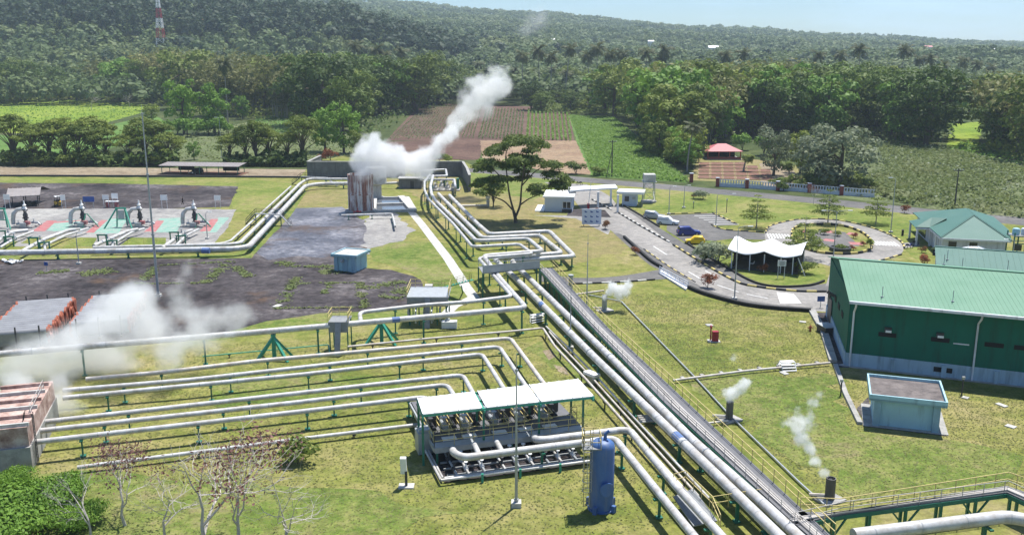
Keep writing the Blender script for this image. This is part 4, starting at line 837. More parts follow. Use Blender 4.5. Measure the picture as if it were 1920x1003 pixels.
# --- hip roofed office and teal hall behind the big hall
def office():
    a = g(1722, 470); b = g(1950, 492); d = (b-a).normalized(); n = Vector((-d.y, d.x, 0)); e = thing('office_building', 'office with teal hipped roof and porch at the right edge', 'office', a)
    px = mpp(a); zt = 3.4
    P = lambda x, y, z: g(x, y, z)
    el, er = P(1764, 446, zt), P(1896, 452, zt); rl, rr = P(1826, 404, zt+2.9), P(1812, 392, zt+2.9)
    bl, br = P(1712, 400, zt), P(1862, 408, zt)
    por1, por2, por3, pk = P(1704, 414, zt), P(1717, 427, zt), P(1743, 428, zt), P(1747, 409, zt+1.5)
    mb = MB(); faces = [(el, er, rl), (er, P(1890, 432, zt), rl), (P(1890, 432, zt), br, rr, rl), (br, bl, rr), (bl, por3, el, rl, rr)]
    for f in faces: mb.face(*f)
    mb.face(por2, por3, pk); mb.face(por1, por2, pk); mb.face(por3, pk, P(1775, 411, zt+1.6)); mb.face(por1, pk, P(1775, 411, zt+1.6), P(1722, 411, zt))
    for s_ in ((rl, el), (rl, er), (rr, rl), (rr, bl), (pk, por2)): mb.beam(s_[0]+Z3*.05, s_[1]+Z3*.05, .3, .12)
    ro = mb.build('roof', M['roof_teal'], e); so_ = ro.modifiers.new('thick', 'SOLIDIFY'); so_.thickness = .18; so_.offset = -1
    eav = [el, er, br, bl]; c = sum(eav, Vector())/4; ins = [c+(p-c)*.90 for p in eav]; mb = MB(); mb.prism(ins, 0, zt-.15); mb.build('wall', M['fade_white'], e)
    mb = MB(); mb.beam(por2-Z3*.15, por3-Z3*.15, .2, .3); mb.beam(por3-Z3*.15, el-Z3*.15, .2, .3); mb.beam(el-Z3*.15, er-Z3*.15, .2, .3); mb.build('fascia', M['fade_white'], e)
    for p in (por1, por2, por3, por3.lerp(el, .55)): q = c+(p-c)*.96; mb = MB(); mb.box((q.x, q.y, zt/2-.1), (.3, .3, zt-.2)); mb.build('porch_column', M['fade_white'], e)
    A2, B2 = ins[0], ins[1]
    for u in (1.0, 4.4, 11.5, 13.5): mb = MB(); panel(mb, A2, B2, u, u+1.3, 1.5, 2.6, .04); mb.build('window', M['glass'], e)
    mb = MB(); panel(mb, ins[3], ins[0], 2., 9, .3, 2.6, .04); mb.build('glass_front', M['glass'], e)
office()
def teal_hall():
    rl, rr = g(1753, 462, 5.6), g(1990, 478, 5.6); el = g(1772, 508, 3.6); d = (rr-rl).normalized(); n = Vector((-d.y, d.x, 0)); n = n if n.y > 0 else -n
    e = thing('teal_hall', 'teal roofed hall partly hidden behind the big green hall', 'hall', (rl.x, rl.y, 0)); wd = abs((el-rl).dot(n)); er = rr-n*wd; el = rl-n*wd; el.z = er.z = 3.6; kl, kr = rl+n*wd, rr+n*wd; kl.z = kr.z = 3.6
    mb = MB(); mb.slab([rl, rr, er, el], .1); mb.slab([rr, rl, kl, kr], .1); ribs(mb, rl, rr, er, el, .8, .05, .04); mb.beam(rl+Z3*.03, rr+Z3*.03, .45, .08); mb.build('roof', M['roof_teal'], e)
    ins = [el+n*.7+d*.8, er+n*.7-d*.5, kr-n*.7-d*.5, kl-n*.7+d*.8]; mb = MB(); mb.prism(ins, 0, 3.7); mb.add([up(Vector((ins[0].x, ins[0].y, 3.7)), 0), Vector((ins[3].x, ins[3].y, 3.7)), Vector((rl.x+d.x*.8, rl.y+d.y*.8, 5.35))], [(0, 1, 2)]); mb.build('wall', M['fade_white'], e)
    for u in (.2, .5, .75): mb = MB(); L = (ins[0]-ins[3]).length; panel(mb, ins[3], ins[0], L*u, L*u+1.2, 1.2, 2.6, .05); mb.build('window', M['glass'], e)
    for u, v in ((.06, .75), (.09, .55), (.2, .85), (.55, .8)): p = rl.lerp(rr, u).lerp(el.lerp(er, u), v); mb = MB(); mb.beam(p, p+Z3*1.6, .07); mb.box(p+Z3*.06, (.3, .3, .12)); mb.build('roof_vent', M['galvanised'], e)
teal_hall()
# small pyramid roof between them, and the tank rack at the right edge
c = g(1825, 470, 4.6); p = (c.x, c.y, 0); t = thing('link_porch', 'small porch with pale tiled hip roof between office and teal hall', 'porch', p)
mb = MB(); s = 3.2
Q = [Vector((c.x+i*s*1.5, c.y+j*s, 3.7)) for i, j in ((-1, -1), (1, -1), (1, 1), (-1, 1))]; k0, k1 = c+Vector((-.8, 0, .7)), c+Vector((.8, 0, .7))
mb.face(Q[0], Q[1], k1, k0); mb.face(Q[2], Q[3], k0, k1); mb.face(Q[1], Q[2], k1); mb.face(Q[3], Q[0], k0); ribs(mb, k0, k1, Q[1], Q[0], .4, .05, .05); mb.build('roof', M['fade_white'], t)
for q in Q: mb = MB(); r_ = c+(q-c)*.85; mb.box((r_.x, r_.y, 1.8), (.3, .3, 3.6)); mb.build('column', M['fade_white'], t)
p = g(1912, 482); t = thing('tank_rack', 'green steel rack carrying pale water tanks beside the office roof', 'tank rack', p); mb = MB()
for i in (-2, 0, 2):
    for j in (-1, 1): mb.beam(p+Vector((i, j*1.2, 0)), p+Vector((i, j*1.2, 4.6)), .18)
for z in (2.6, 3.9):
    for j in (-1, 1): mb.beam(p+Vector((-2.1, j*1.2, z)), p+Vector((2.1, j*1.2, z)), .14)
mb.build('frame', M['green_steel'], t); MB().box(p+Z3*4., (4.3, 2.6, .12)).build('deck', M['grating'], t)
for i in (-1.2, .3, 1.5): mb = MB(); mb.lathe(p+Vector((i, 0, 4.06)), [(.6, 0), (.62, .9), (.5, 1.1), (.15, 1.2)], 12); mb.build('tank', M['hut_blue' if i < 0 else 'fade_white'], t, True)
# --- gate group
def gatehouse():
    a, b, k = g(1021, 397), g(1073, 398), g(1003, 375); d = (b-a).normalized(); n = Vector((-d.y, d.x, 0)); D_ = 9.; h = 3.2
    e = thing('guard_building', 'white gate building with wide window, left of the gate canopy', 'building', a); base = [a, b, b+n*D_, a-d*0+n*D_]
    mb = MB(); mb.prism(base, 0, h); mb.build('wall', M['guard_wall'], e); mb = MB(); o = [a-d*.4-n*.4, b+d*.4-n*.4, b+d*.4+n*(D_+.4), a-d*.4+n*(D_+.4)]; mb.prism(o, h, h+.35); mb.build('roof', M['white_paint'], e)
    L = (b-a).length; mb = MB(); panel(mb, a, b, L*.66, L*.94, .9, 2.3, .05); w_ = mb.build('window', M['glass'], e)
    mb = MB()
    for u in (.655, .795, .945): panel(mb, a, b, L*u-.06, L*u+.06, .85, 2.35, .1)
    panel(mb, a, b, L*.65, L*.95, 2.3, 2.42, .1); mb.build('frame', M['white_paint'], w_)
    mb = MB(); panel(mb, a, b, L*.64, L*.98, .1, .7, .35, .5); mb.build('planter', M['dark_steel'], e)
    mb = MB(); mb.prism([a-d*2.2-n*.3, a-d*.15-n*.3, a-d*.15+n*8, a-d*2.2+n*8], 0, .25); mb.build('apron', M['white_paint'], e)
    c = g(1036, 393); t = thing('oil_drum', 'blue drum beside the white gate building', 'drum', c); mb = MB(); mb.lathe(c, [(.3, 0), (.31, .3), (.29, .33), (.31, .6), (.3, .95)], 12); mb.build('body', M['blue_paint'], t, True); mb = MB(); mb.lathe(c+Z3*.95, [(.3, 0), (.3, .04), (.24, .05)], 12); mb.build('lid', M['dark_steel'], t)
    # canopy over both lanes
    t = thing('gate_canopy', 'thin white flat canopy on square columns spanning the gate lanes', 'canopy', g(1122, 398)); z = 4.3
    Q = [g(1068, 357, z), g(1158, 352, z), g(1166, 344, z), g(1062, 350, z)]; f0, f1 = Q[0], Q[1]; n2 = Vector((0, 1, 0))*5.5
    mb = MB(); mb.prism([f0, f1, f1+n2, f0+n2], z-.35, z); mb.build('roof', M['white_paint'], t)
    for x, y in ((1121, 392), (1158, 398), (1145, 386)): p = g(x, y); mb = MB(); mb.box(p+Z3*((z-.35)/2), (.45, .45, z-.35)); mb.build('column', M['white_paint'], t)
    # right guard room
    a, b = g(1166, 386), g(1193, 387); d = (b-a).normalized(); n = Vector((-d.y, d.x, 0)); h = 2.9; L = (b-a).length
    e = thing('guard_room', 'small white guard room under flat roof, right of the gate canopy', 'guard room', a); mb = MB(); mb.prism([a, b, b+n*3.4, a+n*3.4], 0, h); mb.build('wall', M['guard_wall'], e)
    mb = MB(); mb.prism([a-d*1.2-n*.9, b+d*1.7-n*.9, b+d*1.7+n*4, a-d*1.2+n*4], h, h+.55); mb.build('roof', M['white_paint'], e)
    mb = MB(); panel(mb, a, b, L*.18, L*.48, 1.1, 2.3, .05); mb.build('window', M['glass'], e); mb = MB(); panel(mb, a, b, L*.72, L*.92, 1.7, 2.2, .2, .3); mb.build('air_conditioner', M['galvanised'], e)
    mb = MB(); panel(mb, a+n*3.4, a, .6, 1.6, .05, 2.1, .05); mb.build('door', M['glass'], e)
    for q in (b+d*1.4-n*.6,): mb = MB(); mb.box(q+Z3*h/2, (.22, .22, h)); mb.build('column', M['concrete'], e)
gatehouse()
# water tank tower by the gate
p = g(1216, 379); t = thing('water_tower', 'grey metal water tank on a four legged steel tower by the gate', 'water tower', p); mb = MB(); hw, hh = 1.35, 4.9
cs = [Vector((i*hw, j*hw, 0)) for i, j in ((-1, -1), (1, -1), (1, 1), (-1, 1))]
for i, c in enumerate(cs): o = MB().beam(p+c, p+c*.85+Z3*hh, .16).build('leg', M['galvanised'], t)
mb = MB()
for i in range(4):
    for z0, z1 in ((.3, 2.4), (2.4, 4.6)): mb.beam(p+cs[i]*.95+Z3*z0, p+cs[(i+1) % 4]*.9+Z3*z1, .07); mb.beam(p+cs[i]*.9+Z3*z1, p+cs[(i+1) % 4]*.9+Z3*z1, .08)
mb.build('brace', M['galvanised'], t); mb = MB(); mb.box(p+Z3*(hh+.08), (3.2, 3.2, .16)); mb.build('platform', M['galvanised'], t)
mb = MB(); mb.box(p+Z3*(hh+1.0), (2.7, 2.7, 1.7))
for k in range(6): mb.box(p+Z3*(hh+.3+.27*k), (2.78, 2.78, .06))
mb.build('tank', M['concrete_pale'], t); MB().cyl(p, 1.9, .35, 14).build('base_ring', M['concrete'], t)
# --- white tensile tent over a dark hall
def tent():
    L0, R0 = g(1371, 505), g(1494, 516); d = (R0-L0).normalized(); n = Vector((-d.y, d.x, 0)); W = (R0-L0).length; e = thing('tent', 'white stretched fabric tent with peaks over a dark open hall beside the roundabout', 'tent', L0); D_ = 9.5
    nx, ny = 28, 12; V = []
    for j in range(ny+1):
        for i in range(nx+1):
            u, v = i/nx, j/ny; uu = u*2; w_ = abs(((uu*.98+.02) % 1)-.5)*2
            z = 2.75+.9*(w_**1.6)+.9*math.sin(math.pi*v)*(1-.3*w_)+(.25 if v > .5 else 0)*w_
            sc = .5*math.sin(math.pi*((uu) % 1))*(1 if j in (0,) else 0)
            V.append(L0+d*(W*(1.12*u-.06))+n*(D_*1.08*v-.9+sc)+Z3*z)
    mb = MB(); mb.add(V, [(j*(nx+1)+i, j*(nx+1)+i+1, (j+1)*(nx+1)+i+1, (j+1)*(nx+1)+i) for j in range(ny) for i in range(nx)]); o = mb.build('canopy', M['white_sheet'], e, 60); md = o.modifiers.new('thick', 'SOLIDIFY'); md.thickness = .05
    for u in (.0, .28, .5, .75, .93): mb = MB(); p = L0+d*W*u; mb.tube([p, p+Z3*3.0], .09, 8); mb.build('pole', M['fade_white'], e, True)
    for u in (0, .5, 1): mb = MB(); p = L0+d*W*u+n*D_; mb.tube([p, p+Z3*3.4], .09, 8); mb.build('pole', M['fade_white'], e, True)
    mb = MB(); mb.beam(R0+Z3*2.9, R0+d*1.3+n*(-.2), .12); mb.build('stay', M['fade_white'], e)
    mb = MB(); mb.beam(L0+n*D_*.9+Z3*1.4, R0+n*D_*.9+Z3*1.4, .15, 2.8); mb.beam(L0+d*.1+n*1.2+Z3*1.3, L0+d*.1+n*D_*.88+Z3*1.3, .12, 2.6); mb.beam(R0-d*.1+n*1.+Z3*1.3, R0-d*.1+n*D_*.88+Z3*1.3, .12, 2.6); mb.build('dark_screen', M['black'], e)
    mb = MB(); mb.prism([L0+n*.5, R0+n*.5, R0+n*D_, L0+n*D_], 0, .22); mb.build('floor_slab', M['dark_steel'], e)
    c = L0+d*W*.28+n*3.2; m_ = thing('parked_motorcycle', 'motorcycle parked in the dark under the white tent', 'motorcycle', c, None, 0); motorbike(m_, .6, 'car_white')
def motorbike(e, rz, mat):
    Mz = Matrix.Rotation(rz, 3, 'Z'); loc = Vector(e.location)
    P = lambda x, y, z: loc+Mz @ Vector((x, y, z))
    for x in (-.62, .62):
        mb = MB(); ring = [P(x+.3*math.cos(a), 0, .3+.3*math.sin(a)) for a in np.linspace(0, 2*math.pi, 13)]; mb.tube(ring, .05, 6, False); mb.build('wheel', M['tyre'], e, True)
    mb = MB(); mb.tube([P(-.75, 0, .72), P(-.3, 0, .7), P(0, 0, .55), P(.3, 0, .62), P(.5, 0, .95)], [.1, .15, .14, .13, .06], 6); mb.build('body', M[mat], e, True)
    MB().tube([P(-.7, 0, .82), P(-.35, 0, .83), P(0, 0, .76)], [.09, .13, .09], 6).build('saddle', M['black'], e, True)
    mb = MB(); mb.tube([P(.62, 0, .3), P(.5, 0, 1.0)], .04, 5); mb.tube([P(.48, -.32, 1.02), P(.46, 0, 1.0), P(.48, .32, 1.02)], .02, 5); mb.build('handlebar', M['dark_steel'], e)
tent()
for x, y, rz, m_, lab in ((1704, 466, .3, 'car_blue', 'blue motorcycle parked nearest the office porch'), (1716, 460, .5, 'car_black', 'dark motorcycle parked behind the blue one at the office porch'), (1086, 347, 2.8, 'car_black', 'motorcycle standing on the road outside the gate')):
    motorbike(thing('parked_motorcycle', lab, 'motorcycle', g(x, y)), rz, m_)
# --- carport, open shed, pavilion
def shed(name, label, p0, p1, depth_m, h, mat, leg='green_steel', slope=.4, cat='shed', nl=4, sides=False):
    a, b = g(*p0), g(*p1); d = (b-a).normalized(); n = Vector((-d.y, d.x, 0)); e = thing(name, label, cat, a); L = (b-a).length
    mb = MB(); A_, B_, C_, D_ = up(a-d*.6-n*.6, h), up(b+d*.6-n*.6, h), up(b+d*.6+n*(depth_m+.6), h+slope), up(a-d*.6+n*(depth_m+.6), h+slope); mb.slab([A_, B_, C_, D_], .12); ribs(mb, D_, C_, B_, A_, .9); mb.build('roof', M[mat], e)
    for i in range(nl):
        for v in (0, 1): p = a+d*L*i/(nl-1)+n*depth_m*v; MB().beam(p, up(p, h+slope*v-.1), .16).build('post', M[leg], e)
    return e, a, b, d, n, L
e, a, b, d, n, L = shed('carport', 'long low carport with rusty grey sheet roof behind the asphalt yard', (304, 327), (446, 329), 5.0, 2.6, 'roof_sheet_grey', cat='carport', nl=5)
mb = MB(); mb.prism([a-d-n, b+d-n, b+d+n*6, a-d+n*6], 0, .14); mb.build('floor_slab', M['rust'], e)
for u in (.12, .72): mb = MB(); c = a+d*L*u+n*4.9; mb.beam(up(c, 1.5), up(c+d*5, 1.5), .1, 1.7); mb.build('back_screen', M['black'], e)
e, a, b, d, n, L = shed('open_shed', 'small open workshop shed with dark ridged roof at the left of the yard', (20, 389), (72, 386), 5.2, 2.6, 'roof_sheet_grey', 'dark_steel', 1.1, 'shed', 3)
mb = MB(); mb.slab([up(a-d*.4+n*5.6, 3.75), up(b+d*1.2+n*5.6, 3.75), up(b+d*2.4+n*8, 2.7), up(a+n*8, 2.7)], .12); mb.build('rear_roof', M['slab_roof'], e); mb = MB(); mb.box(a+d*3.2+n*2+Z3*.5, (2.2, .8, 1)); mb.box(a+d*5.2+n*3+Z3*.4, (1, 1.6, .8)); mb.build('workbench', M['dark_steel'], e)
p = g(1352, 297); t = thing('pavilion', 'open garden pavilion with red hipped roof beyond the public road', 'pavilion', p); hx, hy, h = 5.4, 4.4, 2.7; Q = [p+Vector((i*hx*1.12, j*hy*1.12, h)) for i, j in ((-1, -1), (1, -1), (1, 1), (-1, 1))]; k0, k1 = p+Vector((-1.4, 0, h+2.1)), p+Vector((1.4, 0, h+2.1))
mb = MB(); mb.face(Q[0], Q[1], k1, k0); mb.face(Q[2], Q[3], k0, k1); mb.face(Q[1], Q[2], k1); mb.face(Q[3], Q[0], k0); o = mb.build('roof', M['roof_red'], t); o.modifiers.new('thick', 'SOLIDIFY').thickness = .12
for i in (-1, -.33, .33, 1):
    for j in (-1, 1): MB().box(p+Vector((i*hx, j*hy, h/2)), (.3, .3, h)).build('column', M['brick_red'], t)
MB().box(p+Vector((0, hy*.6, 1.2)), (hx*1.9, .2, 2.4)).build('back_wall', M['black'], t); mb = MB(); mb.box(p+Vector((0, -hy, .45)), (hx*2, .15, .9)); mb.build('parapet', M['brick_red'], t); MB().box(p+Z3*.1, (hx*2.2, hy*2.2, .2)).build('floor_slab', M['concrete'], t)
# drying racks (dark red beds) beside the pavilion
A0, A1, B0, B1 = g(1310, 305), g(1442, 305), g(1308, 336), g(1452, 340)
for i in range(6):
    for j in range(5):
        if (i > 3 and j < 1) or (i == 5 and j < 2): continue
        q = [quadgrid(A0, A1, B1, B0, (i+u)/6, (j+v)/5) for u, v in ((.05, .1), (.93, .1), (.93, .86), (.05, .86))]; c = sum(q, Vector())/4
        t = thing('planting_bed', 'low dark red brown planting bed in the grid below the red roofed pavilion', 'planting bed', c, 'planting beds below the pavilion'); mb = MB(); mb.prism(q, 0, .14); mb.build('bed', M['rust'], t); mb = MB()
        for a_, b_ in zip(q, q[1:]+q[:1]): mb.beam(up(a_, .09), up(b_, .09), .3, .18)
        mb.build('border', M['field_tan'], t)
# --- red pillared fence along the public road
fp = [(1296, 336), (1345, 350), (1400, 353), (1458, 357), (1517, 361), (1577, 366), (1640, 371)]
for (x0, y0), (x1, y1) in zip(fp[1:], fp[2:]):
    a, b = g(x0, y0), g(x1, y1); e = thing('boundary_fence', 'pale panel fence with red pillars along the public road, section ending at x'.split(', section')[0], 'fence', a, 'sections of the red pillared fence'); mb = MB(); mb.beam(up(a, .5), up(b, .5), .15, 1.)
    for q, _ in along([a, b], .7): mb.beam(up(q, 1), up(q, 1.9), .28, .12)
    mb.beam(up(a, 1.9), up(b, 1.9), .12, .16); mb.build('panel', M['fence_panel'], e); MB().box(a+Z3*1.15, (.8, .8, 2.3)).build('pillar', M['brick_red'], e); MB().box(a+Z3*2.35, (.95, .95, .14)).build('pillar_cap', M['fence_panel'], e)
a = g(1296, 342); t = thing('gate_pillar', 'single red brick gate pillar with cap left of the pillared fence', 'pillar', a); MB().box(a+Z3*1.2, (.9, .9, 2.4)).build('shaft', M['brick_red'], t); MB().box(a+Z3*2.47, (1.1, 1.1, .14)).build('cap', M['fence_panel'], t)
# --- stone retaining walls
def stone_wall(label, pts, h):
    P = [g(*p) for p in pts]; e = thing('stone_wall', label, 'wall', P[0]); mb = MB()
    for a, b in zip(P, P[1:]): mb.beam(up(a, h/2), up(b, h/2), .5, h)
    mb.build('masonry', M['stone_wall'], e); mb = MB()
    for a, b in zip(P, P[1:]): mb.beam(up(a, h+.1), up(b, h+.1), .7, .2)
    mb.build('coping', M['concrete'], e)
stone_wall('grey stone retaining wall at the left behind the steaming tank', [(602, 320), (578, 333), (700, 333), (760, 332)], 4.4)
stone_wall('dark stone retaining wall at the right behind the white pipe loops', [(790, 331), (868, 331), (876, 345), (881, 360)], 4.2)
# --- far buildings among the woods
def house(x, y, w_, d_, h, wall, roof, label, z=None, group=None):
    w_ *= .8; p = g(x, max(y, 150)); p.z = T(p.x, p.y) if z is None else z; e = thing('house', label, 'house', p, group); MB().box(p+Z3*h/2, (w_, d_, h)).build('wall', M[wall], e)
    mb = MB(); a, b = p+Vector((-w_*.56, 0, h+w_*.18)), p+Vector((w_*.56, 0, h+w_*.18)); f0, f1, k0, k1 = p+Vector((-w_*.56, -d_*.6, h-.2)), p+Vector((w_*.56, -d_*.6, h-.2)), p+Vector((-w_*.56, d_*.6, h-.2)), p+Vector((w_*.56, d_*.6, h-.2))
    mb.slab([a, b, f1, f0], .15); mb.slab([b, a, k0, k1], .15); mb.build('roof', M[roof], e)
    for u in (-.28, .28): MB().box(p+Vector((w_*u, -d_*.5-.03, h*.55)), (w_*.16, .06, h*.35)).build('window', M['glass'], e)
    return e
for x, y, w_, h, wl, rf, lab in ((138, 151, 16, 9, 'white_paint', 'roof_red', 'red roofed house in the trees at far left'), (105, 156, 14, 7, 'white_paint', 'white_sheet', 'low white house left of the red roofed one at far left'), (163, 158, 13, 7, 'white_paint', 'white_sheet', 'white house right of the red roofed one at far left'), (60, 146, 9, 8, 'white_paint', 'white_sheet', 'small white house at the far left behind the bright tree'),
    (850, 163, 15, 9, 'white_paint', 'white_sheet', 'leftmost white roofed house behind the ploughed field'), (880, 158, 14, 10, 'white_paint', 'white_sheet', 'white roofed house directly behind the steam plume'), (905, 150, 13, 10, 'white_paint', 'white_sheet', 'white house above the steam plume'), (972, 158, 14, 8, 'white_paint', 'roof_tile', 'house with brown tiled roof right of the steam plume'), (1185, 158, 13, 8, 'white_paint', 'roof_tile', 'tiled house among the palms in the middle'), (1848, 194, 26, 6, 'concrete_pale', 'white_sheet', 'long white roofed shed at far right'), (1900, 172, 22, 8, 'concrete_pale', 'concrete_pale', 'grey roofed shed at the right edge'), (1880, 180, 14, 7, 'white_paint', 'white_sheet', 'small white building behind the long white shed')):
    house(x, y, w_, w_*.7, h, wl, rf, lab)
def far_house(x, Y, w_, h, rf, lab, d_=None):
    w_ *= .42; h *= .72
    X = (x-CX)/F*Y*CP; z = T(X, Y); p = Vector((X, Y, z)); e = thing('house', lab, 'house', p); MB().box(p+Z3*h/2, (w_, w_*.7, h)).build('wall', M['white_paint'], e)
    mb = MB(); a, b = p+Vector((-w_*.55, 0, h+w_*.2)), p+Vector((w_*.55, 0, h+w_*.2)); mb.slab([a, b, p+Vector((w_*.55, -w_*.42, h)), p+Vector((-w_*.55, -w_*.42, h))], .2); mb.slab([b, a, p+Vector((-w_*.55, w_*.42, h)), p+Vector((w_*.55, w_*.42, h))], .2); mb.build('roof', M[rf], e)
for x, Y, w_, h, rf, lab in ((1337, 1500, 36, 20, 'white_sheet', 'long pale house on the hillside above the olive wood'), (1740, 1500, 26, 30, 'roof_red', 'pink tower house on the far hillside at right'), (1795, 1400, 24, 18, 'roof_red', 'red roofed house right of the pink tower house'), (1870, 1250, 26, 18, 'white_sheet', 'white house on the hillside at the right edge'), (1040, 1500, 24, 19, 'white_sheet', 'white house on the far hillside under the thin steam'), (1220, 1600, 22, 20, 'white_sheet', 'small white house on the hillside above the middle palms'), (388, 1000, 13, 17, 'roof_red', 'small red roof showing above the olive grove'), (925, 1150, 16, 16, 'white_sheet', 'tiny white house in the forest above the houses')):
    far_house(x, Y, w_, h, rf, lab)
# telecom mast
Y = 900; X = (303-CX)/F*Y*CP; p = Vector((X, Y, T(X, Y)+8)); t = thing('telecom_mast', 'red and white lattice telecom mast above the left woods', 'mast', (X, Y, T(X, Y))); hh = 81-T(X, Y)
for sgm in range(6):
    mb = MB(); z0, z1 = hh*sgm/6-8, hh*(sgm+1)/6-8; w0, w1 = 4.2*(1-.75*sgm/6), 4.2*(1-.75*(sgm+1)/6); cs = ((-1, -1), (1, -1), (1, 1), (-1, 1))
    for k in range(4):
        c0, c1 = cs[k], cs[(k+1) % 4]; mb.beam(p+Vector((c0[0]*w0, c0[1]*w0, z0)), p+Vector((c0[0]*w1, c0[1]*w1, z1)), .42)
        for h0 in (0, .5):
            za, zb = z0+(z1-z0)*h0, z0+(z1-z0)*(h0+.5); wa, wb = w0+(w1-w0)*h0, w0+(w1-w0)*(h0+.5); mb.beam(p+Vector((c0[0]*wa, c0[1]*wa, za)), p+Vector((c1[0]*wb, c1[1]*wb, zb)), .24); mb.beam(p+Vector((c1[0]*wa, c1[1]*wa, za)), p+Vector((c0[0]*wb, c0[1]*wb, zb)), .24)
    mb.build('lattice_section', M['red_paint' if sgm % 2 == 0 else 'white_paint'], t)
mb = MB(); mb.tube([p+Z3*(hh-8), p+Z3*(hh-2)], .3, 5); mb.build('antenna', M['white_paint'], t)
# ---------------------------------------------------------------- pipes
plain('seam', (.42, .42, .42), .5)
POSTM = {}
def post_mesh(h, style, r):
    key = (round(h, 1), style, round(r, 2))
    if key in POSTM: return POSTM[key]
    mb = MB(); w = max(.14, r*.55)
    if style == 'T': mb.beam((0, 0, 0), (0, 0, h-.12), w); mb.box((0, 0, h-.06), (.3, r*3.2, .14)); mb.box((0, 0, .06), (.5, .5, .12))
    elif style == 'H':
        for s in (-1, 1): mb.beam((0, s*r*1.7, 0), (0, s*r*1.7, h), w*.9)
        mb.box((0, 0, h-.08), (.22, r*4.4, .16))
    elif style == 'A':
        mb.beam((0, 0, 0), (0, 0, h), w*1.5); mb.box((0, 0, h-.1), (.5, .5, .2))
        for a, b in ((1, .55), (-1, .55), (1, -.75), (-1, -.75)): mb.beam((0, 0, h*.9), (a*h*.62, b*h*.62, 0), w*1.1)
    elif style == 'L': mb.beam((0, 0, 0), (0, 0, h), .12); mb.box((0, 0, h-.05), (.3, r*2.6, .1))
    o = mb.build('support_post', M['green_steel' if style != 'A' else 'jade_steel'] if style != 'L' else M['dark_steel']); me = o.data; bpy.data.objects.remove(o); POSTM[key] = me; return me
def pipeline(name, label, pts, r, mat='pipe_jacket', bend=None, step=9, style='T', start=3, group=None, cat='pipe', flange=0, lim=None):
    """pts: (x, y, z) pixel and height, or world vectors; supports stand under the level runs"""
    P = [g(*p) if not isinstance(p, Vector) else p for p in pts]; a = P[0]; e = thing(name, label, cat, (a.x, a.y, 0), group)
    Q = rounded(P, bend if bend is not None else max(.5, r*3)); mb = MB(); mb.tube(Q, r, 14); mb.mi = 1
    if r > .18:
        for p, d in along(Q, 3.8, 1.6): mb.tube([p-d*.05, p+d*.05], r*1.035, 14)
    mb.build('pipe', [M[mat], M['seam']], e, 50)
    if style:
        for p, d in along(P, step, start):
            if abs(d.z) > .2 or p.z-r < .25: continue
            o = bpy.data.objects.new('support_post', post_mesh(p.z-r, style, r)); C.objects.link(o); o.parent = e; o.location = (p.x-a.x, p.y-a.y, 0); o.rotation_euler = (0, 0, math.atan2(d.y, d.x))
    if flange:
        for p, d in along(P, flange, flange*.5): mb = MB(); mb.tube([p-d*.09, p+d*.09], r*1.12, 12); o = mb.build('joint_band', M['galvanised'], e)
    return e
def band_tag(e, p, d, r, L=2.2):
    L *= .6
    d = d.normalized(); MB().tube([p-d*L/2, p+d*L/2], r*1.04, 12).build('blue_marker', M['blue_label'], e)
# main pair in the corridor
e1 = pipeline('steam_pipe', 'left one of the two thick white main pipes running down the corridor', [(800, 326, 2.2), (796, 347, 2.2), (802, 372, 2.2)] and [(822, 364, 2.2), (965, 458, 2.2), (998, 478, 2.2), (902, 486, 2.2), (930, 496, 2.2), (967, 522, 2.2), (1122, 677, 2.2), (1180, 732, 2.2), (1359, 905, 2.2), (1520, 1062, 2.2)][:1]+[(877, 420, 2.2), (905, 447, 2.2), (1012, 442, 2.2), (1054, 475, 2.2), (926, 485, 2.2), (967, 522, 2.2), (1122, 677, 2.2), (1359, 905, 2.2), (1520, 1062, 2.2)], .42, step=11, style='T', flange=26, bend=1.4)
e2 = pipeline('steam_pipe', 'right one of the two thick white main pipes, next to the cable walkway', [(843, 367, 2.2), (895, 420, 2.2), (918, 440, 2.2), (1030, 434, 2.2), (1077, 481, 2.2), (958, 489, 2.2), (992, 522, 2.2), (1152, 677, 2.2), (1295, 822, 2.2), (1439, 951, 2.2), (1540, 1045, 2.2)], .42, step=11, style='T', flange=26, bend=1.4)
p = g(1272, 822, 2.2); band_tag(e1, g(1273, 822, 2.2), g(1359, 905, 2.2)-g(1122, 677, 2.2), .42)
band_tag(e1, g(1017, 573, 2.2), g(1122, 677, 2.2)-g(967, 522, 2.2), .42)
# thin pair on the left of the corridor, from the upper loops to the long pipes that turn left
e3 = pipeline('steam_pipe', 'white pipe that turns left over the lawn and loops down before the long pipe', [(806, 328, 3.4), (796, 341, 3.4), (796, 356, 3.4), (803, 373, 3.4), (850, 420, 3.4), (886, 463, 3.4), (974, 458, 3.4), (999, 476, 3.4), (897, 484, 3.4), (930, 522, 3.4), (960, 556, 3.4), (880, 566, 3.4), (784, 573, 3.4), (674, 586, 3.4), (677, 606, 3.4)], .27, bend=1.1, step=12)
e4 = pipeline('steam_pipe', 'longest white pipe crossing the lawn to the left edge on green legs', [(812, 330, 3.4), (807, 350, 3.4), (809, 364, 3.4), (816, 376, 3.4), (862, 420, 3.4), (893, 452, 3.4), (990, 448, 3.4), (1018, 471, 3.4), (906, 480, 3.4), (940, 525, 3.4), (986, 577, 3.4), (880, 587, 3.4), (670, 606, 3.4), (480, 623, 3.4), (200, 646, 3.4), (-60, 669, 3.4)], .36, bend=1.2, step=13, start=5)
band_tag(e4, g(742, 599.5, 3.4), g(670, 606, 3.4)-g(880, 587, 3.4), .36, 1.6)
